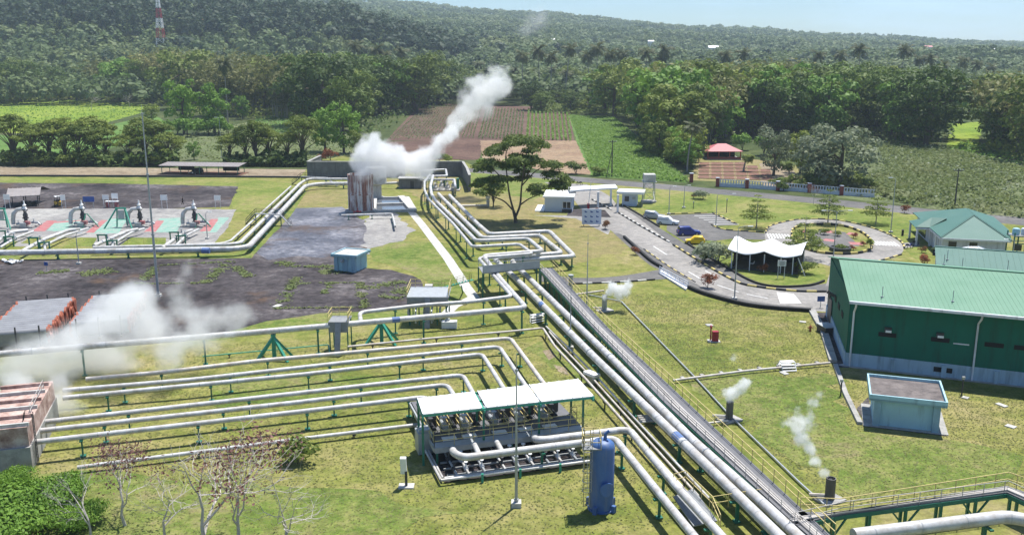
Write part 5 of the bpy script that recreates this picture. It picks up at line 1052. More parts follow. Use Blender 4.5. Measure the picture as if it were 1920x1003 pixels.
for x, y in ((515, 672), (716, 642)):
    p = g(x, y); o = bpy.data.objects.new('support_trestle', post_mesh(3.0, 'A', .5)); C.objects.link(o); o.parent = e4; o.location = p-Vector(e4.location); o.location.z = 0
# header pipes across the corridor hidden by the caption (seen between its letters)
# six pipes to the valve station
six = [('lowest of the six pipes running from the silencer to the valve station', [(60, 829, 1.9), (560, 772, 1.9), (800, 744, 1.9), (815, 765, 1.9)]),
       ('second from the front of the six pipes to the valve station', [(69, 808, 1.9), (560, 754, 1.9), (700, 737, 1.9), (838, 721, 1.9), (858, 752, 1.9)]),
       ('third from the front of the six pipes, passing between the white roof panels', [(81, 791, 1.9), (560, 737, 1.9), (700, 721, 1.9), (868, 703, 1.9), (905, 770, 1.9)]),
       ('fourth from the front of the six pipes to the valve station', [(118, 746, 1.9), (560, 703, 1.9), (700, 687, 1.9), (904, 664, 1.9), (958, 750, 1.9)]),
       ('fifth from the front of the six pipes to the valve station', [(118, 732, 1.9), (359, 712, 1.9), (700, 674, 1.9), (936, 650, 1.9), (1000, 745, 1.9)]),
       ('rearmost of the six pipes to the valve station', [(161, 711, 1.9), (314, 697, 1.9), (480, 677, 1.9), (957, 634, 1.9), (1035, 740, 1.9)])]
for i, (lab, pts) in enumerate(six): pipeline('steam_pipe', lab, pts, .25, bend=1.1, step=10+.6*(i % 3), start=4+1.7*i % 5, flange=0, mat='pipe_jacket' if i < 3 else 'pipe_aged' if i == 5 else 'pipe_jacket')
pipeline('drain_pipe', 'low white pipe on the grass in front of the six pipes', [(145, 876, .55), (560, 823, .55), (700, 806, .55), (792, 795, .55)], .19, step=7, style='L')
pipeline('condensate_pipe', 'thin pale pipe along the back of the six pipes, turning into the corridor', [(652, 650, .9), (800, 635, .9), (960, 621, .9), (1018, 615, .9), (1041, 650, .9), (1098, 710, .9), (1178, 800, .9), (1290, 925, .9), (1380, 1030, .9)], .14, step=8, style='L', mat='pipe_aged')
pipeline('condensate_pipe', 'thin pale pipe beside the corridor, middle one of three', [(1030, 622, .8), (1054, 650, .8), (1110, 708, .8), (1190, 797, .8), (1310, 930, .8)], .11, step=8, style='L', mat='pipe_aged')
pipeline('condensate_pipe', 'thin pale pipe beside the corridor, nearest the main pipes', [(1024, 612, .8), (1064, 650, .8), (1119, 706, .8), (1199, 794, .8), (1330, 934, .8)], .11, step=8, style='L')
pipeline('green_pipe', 'thin jade green pipe on the grass under the long pipe', [(380, 668, .5), (616, 646, .5), (618, 660, .5), (620, 668, .1)], .07, 'jade_steel', step=6, style='L', bend=.3)
# foreground pipes past the blue vessel
pipeline('steam_pipe', 'front thick white pipe bending past the blue vessel', [(849, 868, .6), (849, 842, 1.9), (867, 857, 1.9)][:0]+[(848, 838, 1.0), (850, 848, 2.0), (868, 858, 2.0), (1113, 827, 2.0), (1152, 821, 2.0), (1253, 946, 2.0), (1330, 1040, 2.0)], .33, bend=1.3, step=9)
pipeline('steam_pipe', 'rear thick white pipe bending behind the blue vessel', [(1000, 812, 1.2), (1004, 824, 2.0), (1022, 824, 2.0), (1166, 806, 2.0), (1182, 808, 2.0), (1262, 905, 2.0), (1390, 1045, 2.0)], .33, bend=1.3, step=9)
for i, (a, b) in enumerate((((898, 851), (889, 832)), ((941, 846), (931, 828)))): pipeline('branch_pipe', ('left', 'right')[i]+' of the two short white branches from the valve station to the front pipe', [(*a, 1.9), (*b, 1.9)], .24, style=None)
# left loop of the well field
e5 = pipeline('steam_pipe', 'thick white collector pipe along the front of the well pads', [(-60, 475, 1.3), (440, 467, 1.3), (466, 463, 1.3), (572, 349, 1.3), (600, 345, 1.3), (700, 344, 1.3)], .5, bend=2.2, step=12, style='T'); band_tag(e5, g(386, 470, 1.3), Vector((1, 0, 0)), .5)
pipeline('steam_pipe', 'second white pipe lying behind the thick well collector', [(175, 465, 1.3), (430, 459, 1.3), (450, 456, 1.3), (562, 345, 1.3), (576, 336, 1.3), (700, 336, 1.3)], .36, bend=2.2, step=12, style='T')
pipeline('steam_pipe', 'thinnest white pipe inside the bend of the well collector', [(350, 459, 1.), (415, 457, 1.), (432, 452, 1.), (545, 350, 1.)], .22, bend=1.6, step=12, style='L')
for x0, y0, lab in ((462, 418, 'lower'), (548, 344, 'upper')):
    a, b = g(x0, y0+2), g(x0+84, y0+6); t = thing('pipe_bridge', 'dark footbridge over the well collector pipe, %s of the two' % lab, 'footbridge', a); h = 2.3; d = (b-a)*.22
    mb = MB(); mb.beam(up(a+d, h), up(b-d, h), 1., .1); mb.build('deck', M['grating'], t); mb = MB(); mb.beam(up(a, .1), up(a+d, h), .9, .1); mb.build('stair', M['grating'], t); mb = MB(); mb.beam(up(b, .1), up(b-d, h), .9, .1); mb.build('stair', M['grating'], t)
    mb = MB()
    for s in (-.5, .5): o = Vector((0, s, 0)); rail(mb, [a+o+Z3*.1, up(a+d+o, h), up(b-d+o, h), b+o+Z3*.1], 1.0, 1.6, .05)
    mb.build('handrail', M['dark_steel'], t)
    for q in (a+d, b-d): MB().beam(q, up(q, h), .18).build('leg', M['green_steel'], t)
# pipe loops at the right stone wall
for i, (pts, r, lab) in enumerate((([(770, 322, 3), (836, 318, 3), (838, 330, 3), (800, 331, 3)], .3, 'upper U shaped white pipe loop in front of the dark stone wall'), ([(788, 337, 2.4), (852, 337, 2.4), (854, 352, 2.4), (853, 362, .5)], .32, 'lower white pipe loop with a down turned end by the dark stone wall'), ([(600, 336, 2.), (640, 336, 2)], .3, 'short white pipe length left of the steaming tank'), ([(640, 404, 1.0), (735, 401, 1.0), (738, 412, 1.), (741, 425, 1.)], .22, 'white pipe in front of the foot of the rusty tank'), ([(700, 345, 1.4), (800, 341, 1.4)], .34, 'white pipe behind the steam between tank and loops'))):
    pipeline('loop_pipe', lab, pts, r, step=5, start=1.5, style='T', bend=.9)
# long low line over the right lawn with its small blocks, and the thin line through the stacks
e = pipeline('lawn_pipe', 'low grey pipe on concrete blocks across the right lawn to the green hall', [(1262, 713, .35), (1400, 695, .35), (1556, 680, .35)], .14, 'pipe_aged', style=None)
for p, d in along([g(1280, 711), g(1400, 695), g(1548, 681)], 2.5): MB().box(p+Z3*.12+Vector((0, 0, 0)), (.4, .7, .24), .3).build('block', M['concrete'], e)
e = pipeline('lawn_pipe', 'thin dark line running down the right lawn between the small steam stacks', [(1105, 553, .2), (1165, 565, .2), (1302, 706, .2), (1370, 780, .2), (1500, 905, .2), (1545, 945, .2)], .09, 'galvanised', step=6, style='L')
pipeline('lawn_pipe', 'short pipe from the walkway to the middle small steam stack', [(1310, 795, .3), (1365, 789, .3)], .12, 'pipe_aged', style=None); pipeline('lawn_pipe', 'short pipe from the walkway to the far small steam stack', [(1072, 553, .5), (1132, 545, .5)], .14, 'pipe_aged', style=None)
# ---------------------------------------------------------------- cable walkway on green trestles
def walkway(label, left, right, zd, post_left=True, step=3.1, rails=(True, True)):
    Lp, Rp = [g(x, y, zd) for x, y in left], [g(x, y, zd) for x, y in right]; a = Lp[0]; e = thing('cable_walkway', label, 'walkway', (a.x, a.y, 0)); n = len(Lp)
    mb = MB()
    for i in range(n-1): mb.slab([Lp[i], Lp[i+1], Rp[i+1], Rp[i]], .14)
    mb.build('deck', M['tray_floor'], e)
    mb = MB()
    for v in (.22, .34, .46):
        for i in range(n-1): p, q = Lp[i].lerp(Rp[i], v), Lp[i+1].lerp(Rp[i+1], v); mb.beam(p+Z3*.08, q+Z3*.08, .14, .12)
    mb.build('cable_tray', M['pale_rail'], e)
    mb = MB()
    for l in (Lp, Rp):
        for i in range(n-1): mb.beam(l[i]-Z3*.3, l[i+1]-Z3*.3, .14, .34)
    mb.build('girder', M['green_steel'], e)
    mb = MB(); rail(mb, [p+Z3*.0 for p in Rp], 1.15, 1.9, .055, 1); mb.build('handrail', M['yellow_rail'], e)
    mb = MB(); rail(mb, Lp, .95, 1.9, .045, 1); mb.build('handrail', M['pale_rail'], e)
    k = 0; S = along(Lp, step, 1.)
    for p, d in S:
        q = min((x for x, _ in along(Rp, .3)), key=lambda x: (x-p).length); mb = MB()
        for w in (p, q): mb.beam(Vector((w.x, w.y, 0)), w-Z3*.3, .2)
        mb.beam(p-Z3*.5, q-Z3*.5, .16); k += 1
        if k % 2 == 0: mb.beam(Vector((p.x, p.y, .5)), p+d*1.2-Z3*.4, .12); mb.beam(Vector((p.x, p.y, .5)), p-d*1.2-Z3*.4, .12)
        mb.build('trestle', M['green_steel'], e)
    return e
walkway('long grey cable walkway with yellow handrail and green trestles down the corridor', [(1012, 505), (1098, 600), (1247, 755), (1479, 971), (1530, 1015)], [(1036, 502), (1140, 614), (1335, 797), (1500, 950), (1565, 1010)], 2.3)
walkway('second cable walkway running right along the bottom edge of the picture', [(1480, 985), (1580, 962), (1888, 922), (1990, 968)], [(1500, 958), (1572, 961), (1888, 910), (1990, 945)], 2.3)
pipeline('steam_pipe', 'white pipe crossing the bottom right corner', [(1600, 1003, 1.8), (1900, 966, 1.8), (2000, 1000, 1.8)], .5, step=8)
e = thing('handrail_frame', 'pale yellow handrail enclosure where the front pipes reach the bottom edge', 'handrail', g(1262, 930)); mb = MB(); rail(mb, [g(1262, 912, 1.2), g(1285, 905, 1.2), g(1335, 955, 1.2), g(1350, 990, 1.2)], 1.1, 1.4, .05); rail(mb, [g(1335, 955, 1.2), g(1430, 940, 1.2)], 1.1, 1.4, .05); mb.build('rail', M['yellow_rail'], e); mb = MB(); mb.slab([g(1262, 930, 1.2), g(1300, 915, 1.2), g(1345, 975, 1.2), g(1300, 985, 1.2)], .1); mb.build('deck', M['grating'], e); MB().beam(g(1300, 960), up(g(1300, 960), 1.1), .18).build('leg', M['green_steel'], e)
# ---------------------------------------------------------------- valve station under the white roof panels
def valve(mb, p, d, s=1.):
    """gate valve with handwheel standing on a pipe"""
    mb.tube([p-d*.45*s, p+d*.45*s], .3*s, 8); mb.lathe(p, [(.22*s, 0), (.26*s, .3*s), (.12*s, .5*s), (.07*s, 1.05*s)], 8); mb.lathe(p+Z3*1.05*s, [(.02, 0), (.34*s, .02), (.34*s, .08), (.02, .1)], 10)
    for k in (-1, 1): mb.tube([p+d*k*.42*s, p+d*k*.5*s], .4*s, 10)
def station():
    zf = 1.75; A, B = g(812, 822, zf), g(1082, 789, zf); d = (B-A).normalized(); n = Vector((-d.y, d.x, 0)); W = (B-A).length; D_ = 9.5
    e = thing('valve_station', 'steel valve platform with yellow railings under three white roof panels', 'valve platform', (A.x, A.y, 0))
    P = lambda u, v, z=0: A+d*u*W+n*v+Z3*(z)           # u 0..1 along, v metres back, z above the floor
    mb = MB(); mb.slab([P(-.01, -.9), P(1., -.9), P(1., D_), P(-.01, D_)], .18); mb.build('deck', M['tray_floor'], e)
    mb = MB(); mb.slab([P(-.02, -1.9, -.02), P(.99, -1.9, -.02), P(.99, -.92, -.02), P(-.02, -.92, -.02)], .12); mb.build('front_walk', M['galvanised'], e)
    mb = MB(); mb.beam(P(-.02, -1.95, -.3), P(1, -1.95, -.3), .15, .5); mb.beam(P(-.02, D_, -.3), P(1, D_, -.3), .15, .5); mb.beam(P(-.02, -1.9, -.3), P(-.02, D_, -.3), .15, .4); mb.beam(P(1, -1.9, -.3), P(1, D_, -.3), .15, .4); mb.build('edge_beam', M['galvanised'], e)
    for u in (0, .25, .5, .75, 1):
        for v in (-1.6, 4, D_-.2): MB().beam(P(u, v, -zf), P(u, v, -.2), .2).build('leg', M['green_steel'], e)
    mb = MB(); rail(mb, [P(-.02, -1.85), P(.99, -1.85)], 1.1, 1.8, .055); rail(mb, [P(-.02, -1.85), P(-.02, 4)], 1.1, 1.8, .055); rail(mb, [P(.97, -.9), P(.97, .8), P(1.02, .8)], 1.1, 1.5, .06); rail(mb, [P(-.01, -.9, 0), P(.97, -.9, 0)], 1.1, 2.6, .045, 0); mb.build('handrail', M['yellow_rail'], e)
    # access bays: yellow U rails with a valve train in each
    for u in (.10, .235, .44, .62, .79):
        wd = .035 if u != .44 else .075
        mb = MB(); rail(mb, [P(u-wd, 7), P(u-wd, .1), P(u+wd, .1), P(u+wd, 7)], 1.1, 1.5, .06); mb.build('bay_rail', M['yellow_rail'], e)
        mb = MB(); mb.box(P(u, -.5, .06), (1.3, .8, .08), math.atan2(d.y, d.x)); mb.build('step', M['white_paint'], e)
        mb = MB(); mb.tube([P(u, 8.5, .35), P(u, .9, .35)], .2, 8)
        for v in (1.4, 3.4, 5.6): valve(mb, P(u, v, .45), n, .8)
        mb.build('valve_train', M['galvanised'], e, 40)
    for u in (.03, .17, .33, .53, .70, .88):
        mb = MB(); mb.tube([P(u, 8.8, .3), P(u, 1.2, .3)], .16, 8); mb.box(P(u+.02, 4.5, .5), (1.0, 3.4, .9), math.atan2(d.y, d.x)); valve(mb, P(u-.015, 2.0, .35), n, .7); mb.build('control_skid', M['dark_steel'], e)
    # green frame carrying the roof
    zr = 5.0; R1, R2, R3, R4 = g(783, 746, zr), g(1083, 710, zr), g(1112, 742, zr), g(793, 776, zr)
    Rp = lambda u, v: quadgrid(R1, R2, R3, R4, u, v)
    mb = MB()
    for v in (.02, .5, .98): mb.beam(Rp(-.005, v)-Z3*.2, Rp(1.01, v)-Z3*.2, .14, .2)
    for u in (0, .35, .68, 1): mb.beam(Rp(u, -.02)-Z3*.35, Rp(u, 1.03)-Z3*.35, .16, .24)
    mb.build('roof_frame', M['jade_steel'], e)
    for u in (.0, .35, .68, .95):
        for v in (.1, .9): p = Rp(u, v); MB().beam(Vector((p.x, p.y, 0 if u in (0,) else zf)), p-Z3*.3, .2).build('roof_post', M['green_steel'], e)
    for u0, u1 in ((0, .335), (.362, .672), (.685, 1.)):
        q = [Rp(u0, 0), Rp(u1, 0), Rp(u1, 1), Rp(u0, 1)]; mb = MB(); mb.slab(q, .08); ribs(mb, q[0], q[1], q[2], q[3], .9, .08, .05); mb.build('roof_panel', M['white_sheet'], e)
    # left end cabinet and stairs
    mb = MB(); mb.box(P(-.045, 1.2, -.6), (1.3, 1.6, 2.0), math.atan2(d.y, d.x)); mb.box(P(-.045, 1.2, .5), (1.0, 1.2, .3), math.atan2(d.y, d.x)); mb.build('end_cabinet', M['galvanised'], e)
    # valve skid on the ground in front
    t = thing('drain_skid', 'ground level grid of drain pipes and valves in front of the valve platform', 'pipe skid', (*P(0, -3)[:2], 0)); a, b = g(835, 908), g(1104, 873)
    G = lambda u, v, z=.0: a.lerp(b, u)+n*v+Z3*z
    mb = MB(); mb.face(*[G(u, v, .06) for u, v in ((0, .3), (1, .3), (1, 8), (0, 8))]); mb.build('shade_dark_floor', M['yard'], t)  # concrete floor, coloured dark to stand in for the shadows among the pipes
    mb = MB(); mb.tube([G(-.03, -.1, .5), G(1, -.1, .5)], .13, 8); mb.tube([G(.0, .35, .45), G(1.0, .35, .45)], .1, 8); mb.tube([G(-.03, -.1, .5), G(-.03, 8.5, .5)], .12, 8); mb.tube([G(-.01, .35, .45), G(-.01, 8.5, .5)], .1, 8); mb.build('header_pipe', M['pipe_jacket'], t, True)
    for i, u in enumerate((.09, .17, .28, .42, .52, .62, .73, .82, .93)):
        mb = MB(); mb.tube([G(u, .35, .45), G(u, 6.8, .55), G(u, 7.2, 1.2)], .11, 8); mb.build('cross_pipe', M['pipe_jacket' if i % 2 else 'galvanised'], t, True)
        for v_, s_ in ((1.6, .5), (3.6, .6)): mb = MB(); valve(mb, G(u, v_, .5), n, s_); mb.build('valve', M['white_paint' if i % 3 else 'dark_steel'], t, 40)
    for v in (1.0, 2.3, 3.6): mb = MB(); mb.beam(G(.03, v, .3), G(.98, v, .3), .1, .14); mb.build('crossbar', M['galvanised'], t)
    for u in (.24, .5, .78): p = G(u, -.5); MB().beam(p, up(p, .8), .2).build('leg', M['jade_steel'], t)
station()
# tall stand post and small instrument post on the lawn
for x, y, h, lab in ((762, 912, 2.6, 'white instrument post with a sloping cabinet on the lawn left of the valve station'),):
    p = g(x, y); t = thing('instrument_post', lab, 'instrument', p); MB().box(p+Z3*.06, (1.3, .9, .12)).build('base', M['concrete_pale'], t); MB().beam(p, up(p, h*.55), .2).build('post', M['dark_steel'], t); MB().box(p+Vector((-.2, 0, h*.75)), (.5, .35, 1.5), 0, .15).build('cabinet', M['white_paint'], t)
# ---------------------------------------------------------------- blue vessel
def vessel():
    p = g(1127, 952); r = .98; h = 5.3; e = thing('pressure_vessel', 'upright blue pressure vessel with caged ladder in the foreground', 'vessel', p)
    mb = MB(); mb.lathe(p, [(r*1.12, 0), (r*1.12, .12), (r, .13), (r, h), (r*.94, h+.3), (r*.7, h+.52), (r*.35, h+.64), (.02, h+.66)], 28); mb.build('shell', M['blue_paint'], e, True)
    q = p+Vector((.25, -r, 2.2)); mb = MB(); mb.tube([q+Vector((0, .2, 0)), q+Vector((.06, -.25, 0))], .48, 18); mb.tube([q+Vector((.05, -.2, 0)), q+Vector((.08, -.3, 0))], .58, 18); mb.build('manway', M['blue_paint'], e, 40)
    mb = MB(); c = p+Vector((-r-.25, -.35, 0))
    for s in (-.22, .22): mb.beam(c+Vector((s, 0, .3)), c+Vector((s, 0, h+1.6)), .06)
    for k in range(21): mb.beam(c+Vector((-.22, 0, .5+.3*k)), c+Vector((.22, 0, .5+.3*k)), .035)
    mb.build('ladder', M['yellow_rail'], e); mb = MB()
    for k in range(6): z = 1.9+.85*k; mb.tube([c+Vector((.38*math.cos(a), -.38+.38*math.sin(a), z)) for a in np.linspace(0, 2*math.pi, 15)], .03, 4, False)
    for a in (3.6, 4.7, 5.8): q = c+Vector((.38*math.cos(a), -.38+.38*math.sin(a), 1.9)); mb.beam(q, q+Z3*4.3, .035)
    mb.build('ladder_cage', M['pale_rail'], e)
    mb = MB(); mb.box(p+Vector((-.9, -.1, h+.15)), (1.5, 1.7, .1)); mb.build('platform', M['grating'], e); mb = MB(); k = p+Vector((-.9, -.1, h+.2)); rail(mb, [k+Vector((-.7, -.8, 0)), k+Vector((.7, -.8, 0)), k+Vector((.7, .8, 0)), k+Vector((-.7, .8, 0)), k+Vector((-.7, -.8, 0))], 1.1, .7, .045); mb.build('platform_rail', M['yellow_rail'], e)
    mb = MB(); mb.tube([p+Vector((.2, 0, h+.5)), p+Vector((.2, 0, h+1.1)), p+Vector((.5, 0, h+1.35))], .14, 8); mb.build('nozzle', M['blue_paint'], e, True)
    for a in (.6, 2.5, 4.2, 5.6): mb = MB(); mb.box(p+Vector((1.2*math.cos(a), 1.2*math.sin(a), .3)), (.3, .3, .6), a); mb.build('foot', M['blue_paint'], e)
vessel()
# ---------------------------------------------------------------- platforms on the long pipe
def small_platform(label, x, y, wx, wy, h, mat, gate=True):
    p = g(x, y); t = thing('access_platform', label, 'platform', p); MB().box(p+Z3*h, (wx, wy, .12)).build('deck', M[mat], t)
    for i in (-1, 1):
        for j in (-1, 1): MB().beam(p+Vector((i*wx*.45, j*wy*.45, 0)), p+Vector((i*wx*.45, j*wy*.45, h)), .14).build('leg', M['green_steel'], t)
    mb = MB(); c = [p+Vector((i*wx*.49, j*wy*.49, h+.06)) for i, j in ((-1, -1), (-1, 1), (1, 1), (1, -1))]; rail(mb, c, 1.1, 1.2, .06); mb.build('handrail', M['yellow_rail'], t); mb = MB(); mb.face(c[0]-Z3*1.3, c[3]-Z3*1.3, c[3], c[0]); o = mb.build('side_screen', M['grating'], t); o.modifiers.new('thick', 'SOLIDIFY').thickness = .05
    mb = MB(); mb.beam(p+Vector((0, -wy*.5-1.4, .1)), p+Vector((0, -wy*.5, h)), .7, .08); mb.build('stair', M['grating'], t)
    return t, p
small_platform('narrow grey platform with yellow rails over the long pipe', 640, 656, 2.4, 2.8, 3.9, 'grating')
t, p = small_platform('wide grey valve platform with yellow rails beside the corridor', 806, 600, 5.6, 5.5, 3.9, 'galvanised')
mb = MB()
for i in range(6):
    q = p+Vector((-2.6+1.05*i, -2.6-.9*(i % 2), .6)); mb = MB(); mb.tube([q, q+Z3*1.6, q+Vector((.1, 2, 2.4))], .13, 6); valve(mb, q+Z3*.5, Vector((1, 0, 0)), .6); mb.build('drain_valve', M['galvanised'], t, 40)
for i in range(5): q = p+Vector((-2.4+1.2*i, -2.4, 0)); MB().beam(q, q+Z3*3, .16).build('leg', M['green_steel'], t)
mb = MB(); mb.box(p+Vector((2.9, -3.6, .5)), (2., 1.0, .9)); mb.build('pump_box', M['white_paint'], t)
# green stair down to the yard from the corridor
a, b = g(812, 545, .2), g(884, 526, 3.2); t = thing('steel_stair', 'green steel stair with pale handrails up to the corridor', 'stair', g(812, 545)); mb = MB(); mb.beam(a, b, 1.2, .12)
for k in range(14): mb.beam(a.lerp(b, k/13)+Z3*.1-Vector((0, .5, 0)), a.lerp(b, k/13)+Z3*.1+Vector((0, .5, 0)), .25, .05)
mb.build('flight', M['jade_steel'], t); mb = MB()
for s in (-.6, .6): rail(mb, [a+Vector((0, s, 0)), b+Vector((0, s, 0))], 1., 1.4, .05)
mb.build('handrail', M['yellow_rail'], t); MB().beam(g(868, 548), b-Vector((1.5, 0, .8)), .16).build('leg', M['green_steel'], t); MB().box(a+Vector((-.6, 0, .5)), (1.2, 1.2, .8)).build('landing', M['concrete_pale'], t)
q = g(950, 500); t = thing('corridor_platform', 'grey steel crossing platform on green legs over the corridor pipes', 'platform', q)
c = [g(897, 500, 3.9), g(1006, 492, 3.9), g(1012, 502, 3.9), g(905, 512, 3.9)]; MB().slab(c, .12).build('deck', M['grating'], t); mb = MB(); mb.beam(c[3]+Z3*.55, c[2]+Z3*.55, .06, 1.1); mb.build('side_screen', M['galvanised'], t); mb = MB(); rail(mb, [c[0], c[1]], 1.1, 1.6, .06); mb.build('handrail', M['galvanised'], t)
for k in c: MB().beam(Vector((k.x, k.y, 0)), k-Z3*.1, .2).build('leg', M['green_steel'], t)
# small white stile over the lawn pipe and small step over the thin pipes
for x, y, w, lab, rz in ((1478, 694, 1.6, 'white steps over the low lawn pipe', .1), (1008, 603, 2., 'small pale steps over the thin pipes beside the corridor', .6)):
    p = g(x, y); t = thing('stile', lab, 'steps', p); MB().box(p+Vector((0, .6, .85)), (w, .7, .08), rz).build('top', M['white_paint'], t)
    for s in (-1, 1):
        mb = MB()
        for k in range(3): mb.box(p+Vector((0, .6+s*(.55+.28*k), .62-.25*k)), (w, .26, .06), rz)
        mb.build('tread', M['white_paint'], t)
    mb = MB()
    for s in (-.5, .5): mb.beam(p+Vector((s*w, -.5, 0)), p+Vector((s*w, .3, .85)), .07); mb.beam(p+Vector((s*w, 1.7, 0)), p+Vector((s*w, .9, .85)), .07)
    mb.build('stringer', M['white_paint'], t)
t = thing('junction_box', 'pale box on the thin pipes at the corner of the white roof', 'box', g(1109, 720)); p = g(1109, 720); MB().box(p+Z3*1.2, (1.8, .9, .3), -.9).build('lid', M['white_paint'], t); MB().box(p+Z3*.6, (.9, .5, .9), -.9).build('body', M['galvanised'], t)
p = g(1258, 794); t = thing('pipe_cradle', 'flat pale pipe manifold between the two main pipes', 'manifold', p); mb = MB()
for k in range(4): mb.tube([p+Vector((-3.2, -.6+.5*k, .4)), p+Vector((1.2, .2+.5*k, .4))], .12, 6)
mb.build('pipes', M['pipe_jacket'], t, True); mb = MB(); valve(mb, p+Vector((-1, .3, .5)), Vector((1, 0, 0)), .6); mb.build('valve', M['galvanised'], t, 40)
# ---------------------------------------------------------------- wells
def well(x, y, s, lab, frame, pts):
    """x, y: foot of the wellhead"""
    p = g(x, y); e = thing('wellhead', lab, 'wellhead', p); X = Vector((1, 0, 0)); Y = Vector((0, 1, 0))
    mb = MB(); mb.prism([p+Vector((i, j, 0)) for i, j in ((-2.2, -2), (2.2, -2), (2.2, 2), (-2.2, 2))], 0, .35); mb.build('cellar', M['concrete'], e)
    mb = MB(); mb.lathe(p+Z3*.3, [(.35, 0), (.35, .5), (.6, .52), (.6, .7), (.35, .72), (.35, 1.4), (.62, 1.42), (.62, 1.6), (.42, 1.62), (.5, 2.2), (.3, 2.6), (.3, 3.1), (.55, 3.12), (.55, 3.3)], 12); mb.build('valve_tree', M['dark_steel'], e, 40)
    mb = MB(); mb.lathe(p+Z3*3.6, [(.3, 0), (.45, .3), (.25, .6), (.4, .9), (.15, 1.2), (.12, 1.8)], 10); mb.build('top_valve', M['white_paint'], e, 40)
    mb = MB(); mb.tube([p+Vector((-2.3, -.6, .6)), p+Vector((-2.3, -.6, 1.6)), p+Vector((-2.1, -.5, 2.8)), p+Vector((-1.4, -.3, 3.6)), p+Vector((-.2, 0, 3.75)), p+Vector((.4, 0, 3.4))], .42, 12); mb.build('flow_elbow', M['pipe_jacket'], e, True)
    mb = MB(); mb.tube([p+Vector((1.2, -.2, .9)), p+Vector((2.6, -.3, .9)), p+Vector((3.0, -.3, .5))], .22, 8); valve(mb, p+Vector((1.7, -.2, .9)), X, .7); valve(mb, p+Vector((-.9, -1.4, .8)), X, .7); mb.box(p+Vector((.2, -1.6, .7)), (1.2, .7, .7)); mb.build('side_valve', M['galvanised'], e, 40)
    MB().box(p+Vector((.9, -1.2, 1.0)), (.9, .7, .7)).build('control_box', M['pink_pad'], e)
    if frame:
        h = 3.9; mb = MB(); k = p+Vector((frame, -1, 0))
        for i in (-1.1, 1.1): mb.beam(k+Vector((i, 0, 0)), k+Vector((i*.7, 0, h)), .22); mb.beam(k+Vector((i*2.6, -2.2, 0)), k+Vector((i*.8, 0, h)), .24)
        mb.beam(k+Vector((-1.1, 0, h)), k+Vector((1.1, 0, h)), .3); mb.beam(k+Vector((-.9, 0, 1.6)), k+Vector((.9, 0, 1.6)), .16); mb.build('support_frame', M['jade_steel'], e); MB().box(k+Vector((0, -.1, 2.6)), (1.2, .3, 1.7)).build('panel', M['galvanised'], e)
    else:
        mb = MB(); mb.beam(p+Vector((.8, .3, 2.6)), p+Vector((3.6, -1., 0)), .2); mb.beam(p+Vector((.5, .3, 2.6)), p+Vector((.8, -2.2, 0)), .2); mb.build('brace', M['green_steel'], e)
    k = 0
    for q in pts:
        Q = [g(*v) for v in q]; mb = MB(); mb.tube(rounded(Q, .8), .34 if k == 0 else .24, 10); mb.build('flow_line', M['pipe_jacket'], e, True); k += 1
        c = Q[-2].lerp(Q[-1], .45); dn = (Q[-1]-Q[-2]).normalized(); nn_ = Vector((-dn.y, dn.x, 0)); h = 2.6 if k == 1 else 1.9; mb = MB()
        for s_ in (-.75, .75): mb.beam(Vector((c.x, c.y, 0))+nn_*s_, Vector((c.x, c.y, h))+nn_*s_, .2)
        mb.beam(Vector((c.x, c.y, h))-nn_*.95, Vector((c.x, c.y, h))+nn_*.95, .24); mb.build('pipe_portal', M['green_steel'], e)
        mb = MB(); valve(mb, Q[-2].lerp(Q[-1], .12), dn, 1.0); mb.build('line_valve', M['galvanised'], e, 40)
well(50, 425, 1, 'leftmost wellhead with wide green frame and dirty white elbow', -4.5, [[(52, 432, 1.2), (20, 436, 1.2), (-20, 462, 1.2)], [(62, 434, .9), (30, 446, .9), (0, 464, .9)]])
well(157, 424, 1, 'wellhead second from the left with white arched elbow and green braces', 0, [[(150, 430, 1.3), (128, 432, 1.3), (80, 450, 1.3), (42, 471, 1.3)], [(165, 428, 1.0), (122, 442, 1.0), (84, 460, 1.0), (84, 469, 1.)]])
well(264, 424, 1, 'wellhead third from the left with green A frame beside its elbow', -3.4, [[(258, 430, 1.3), (238, 434, 1.3), (205, 448, 1.3), (176, 461, 1.3)], [(270, 429, 1.0), (246, 436, 1.0), (212, 457, 1.0), (210, 465, 1.)]])
well(366, 424, 1, 'rightmost wellhead with white arched elbow and no green frame', 0, [[(360, 432, 1.3), (345, 436, 1.3), (304, 465, 1.3)], [(372, 430, 1.0), (350, 441, 1.0), (326, 464, 1.0)]])
for px in ([(88, 433), (102, 416), (124, 416), (118, 433)], [(98, 434), (126, 412), (160, 412), (150, 434)], [(160, 438), (205, 410), (240, 410), (222, 438)], [(272, 436), (300, 410), (348, 408), (330, 436)], [(380, 437), (410, 408), (430, 408), (405, 436)]): flat('painted_pad', px, 7, 'pad_green', .15)
for px in ([(60, 434), (88, 414), (107, 414), (84, 434)], [(160, 437), (190, 413), (202, 413), (176, 437)], [(270, 435), (294, 414), (308, 414), (292, 435)], [(374, 434), (396, 411), (410, 411), (394, 434)], [(80, 418), (160, 412), (160, 414), (90, 420)]): flat('painted_pad', px, 8, 'pink_pad', .1)
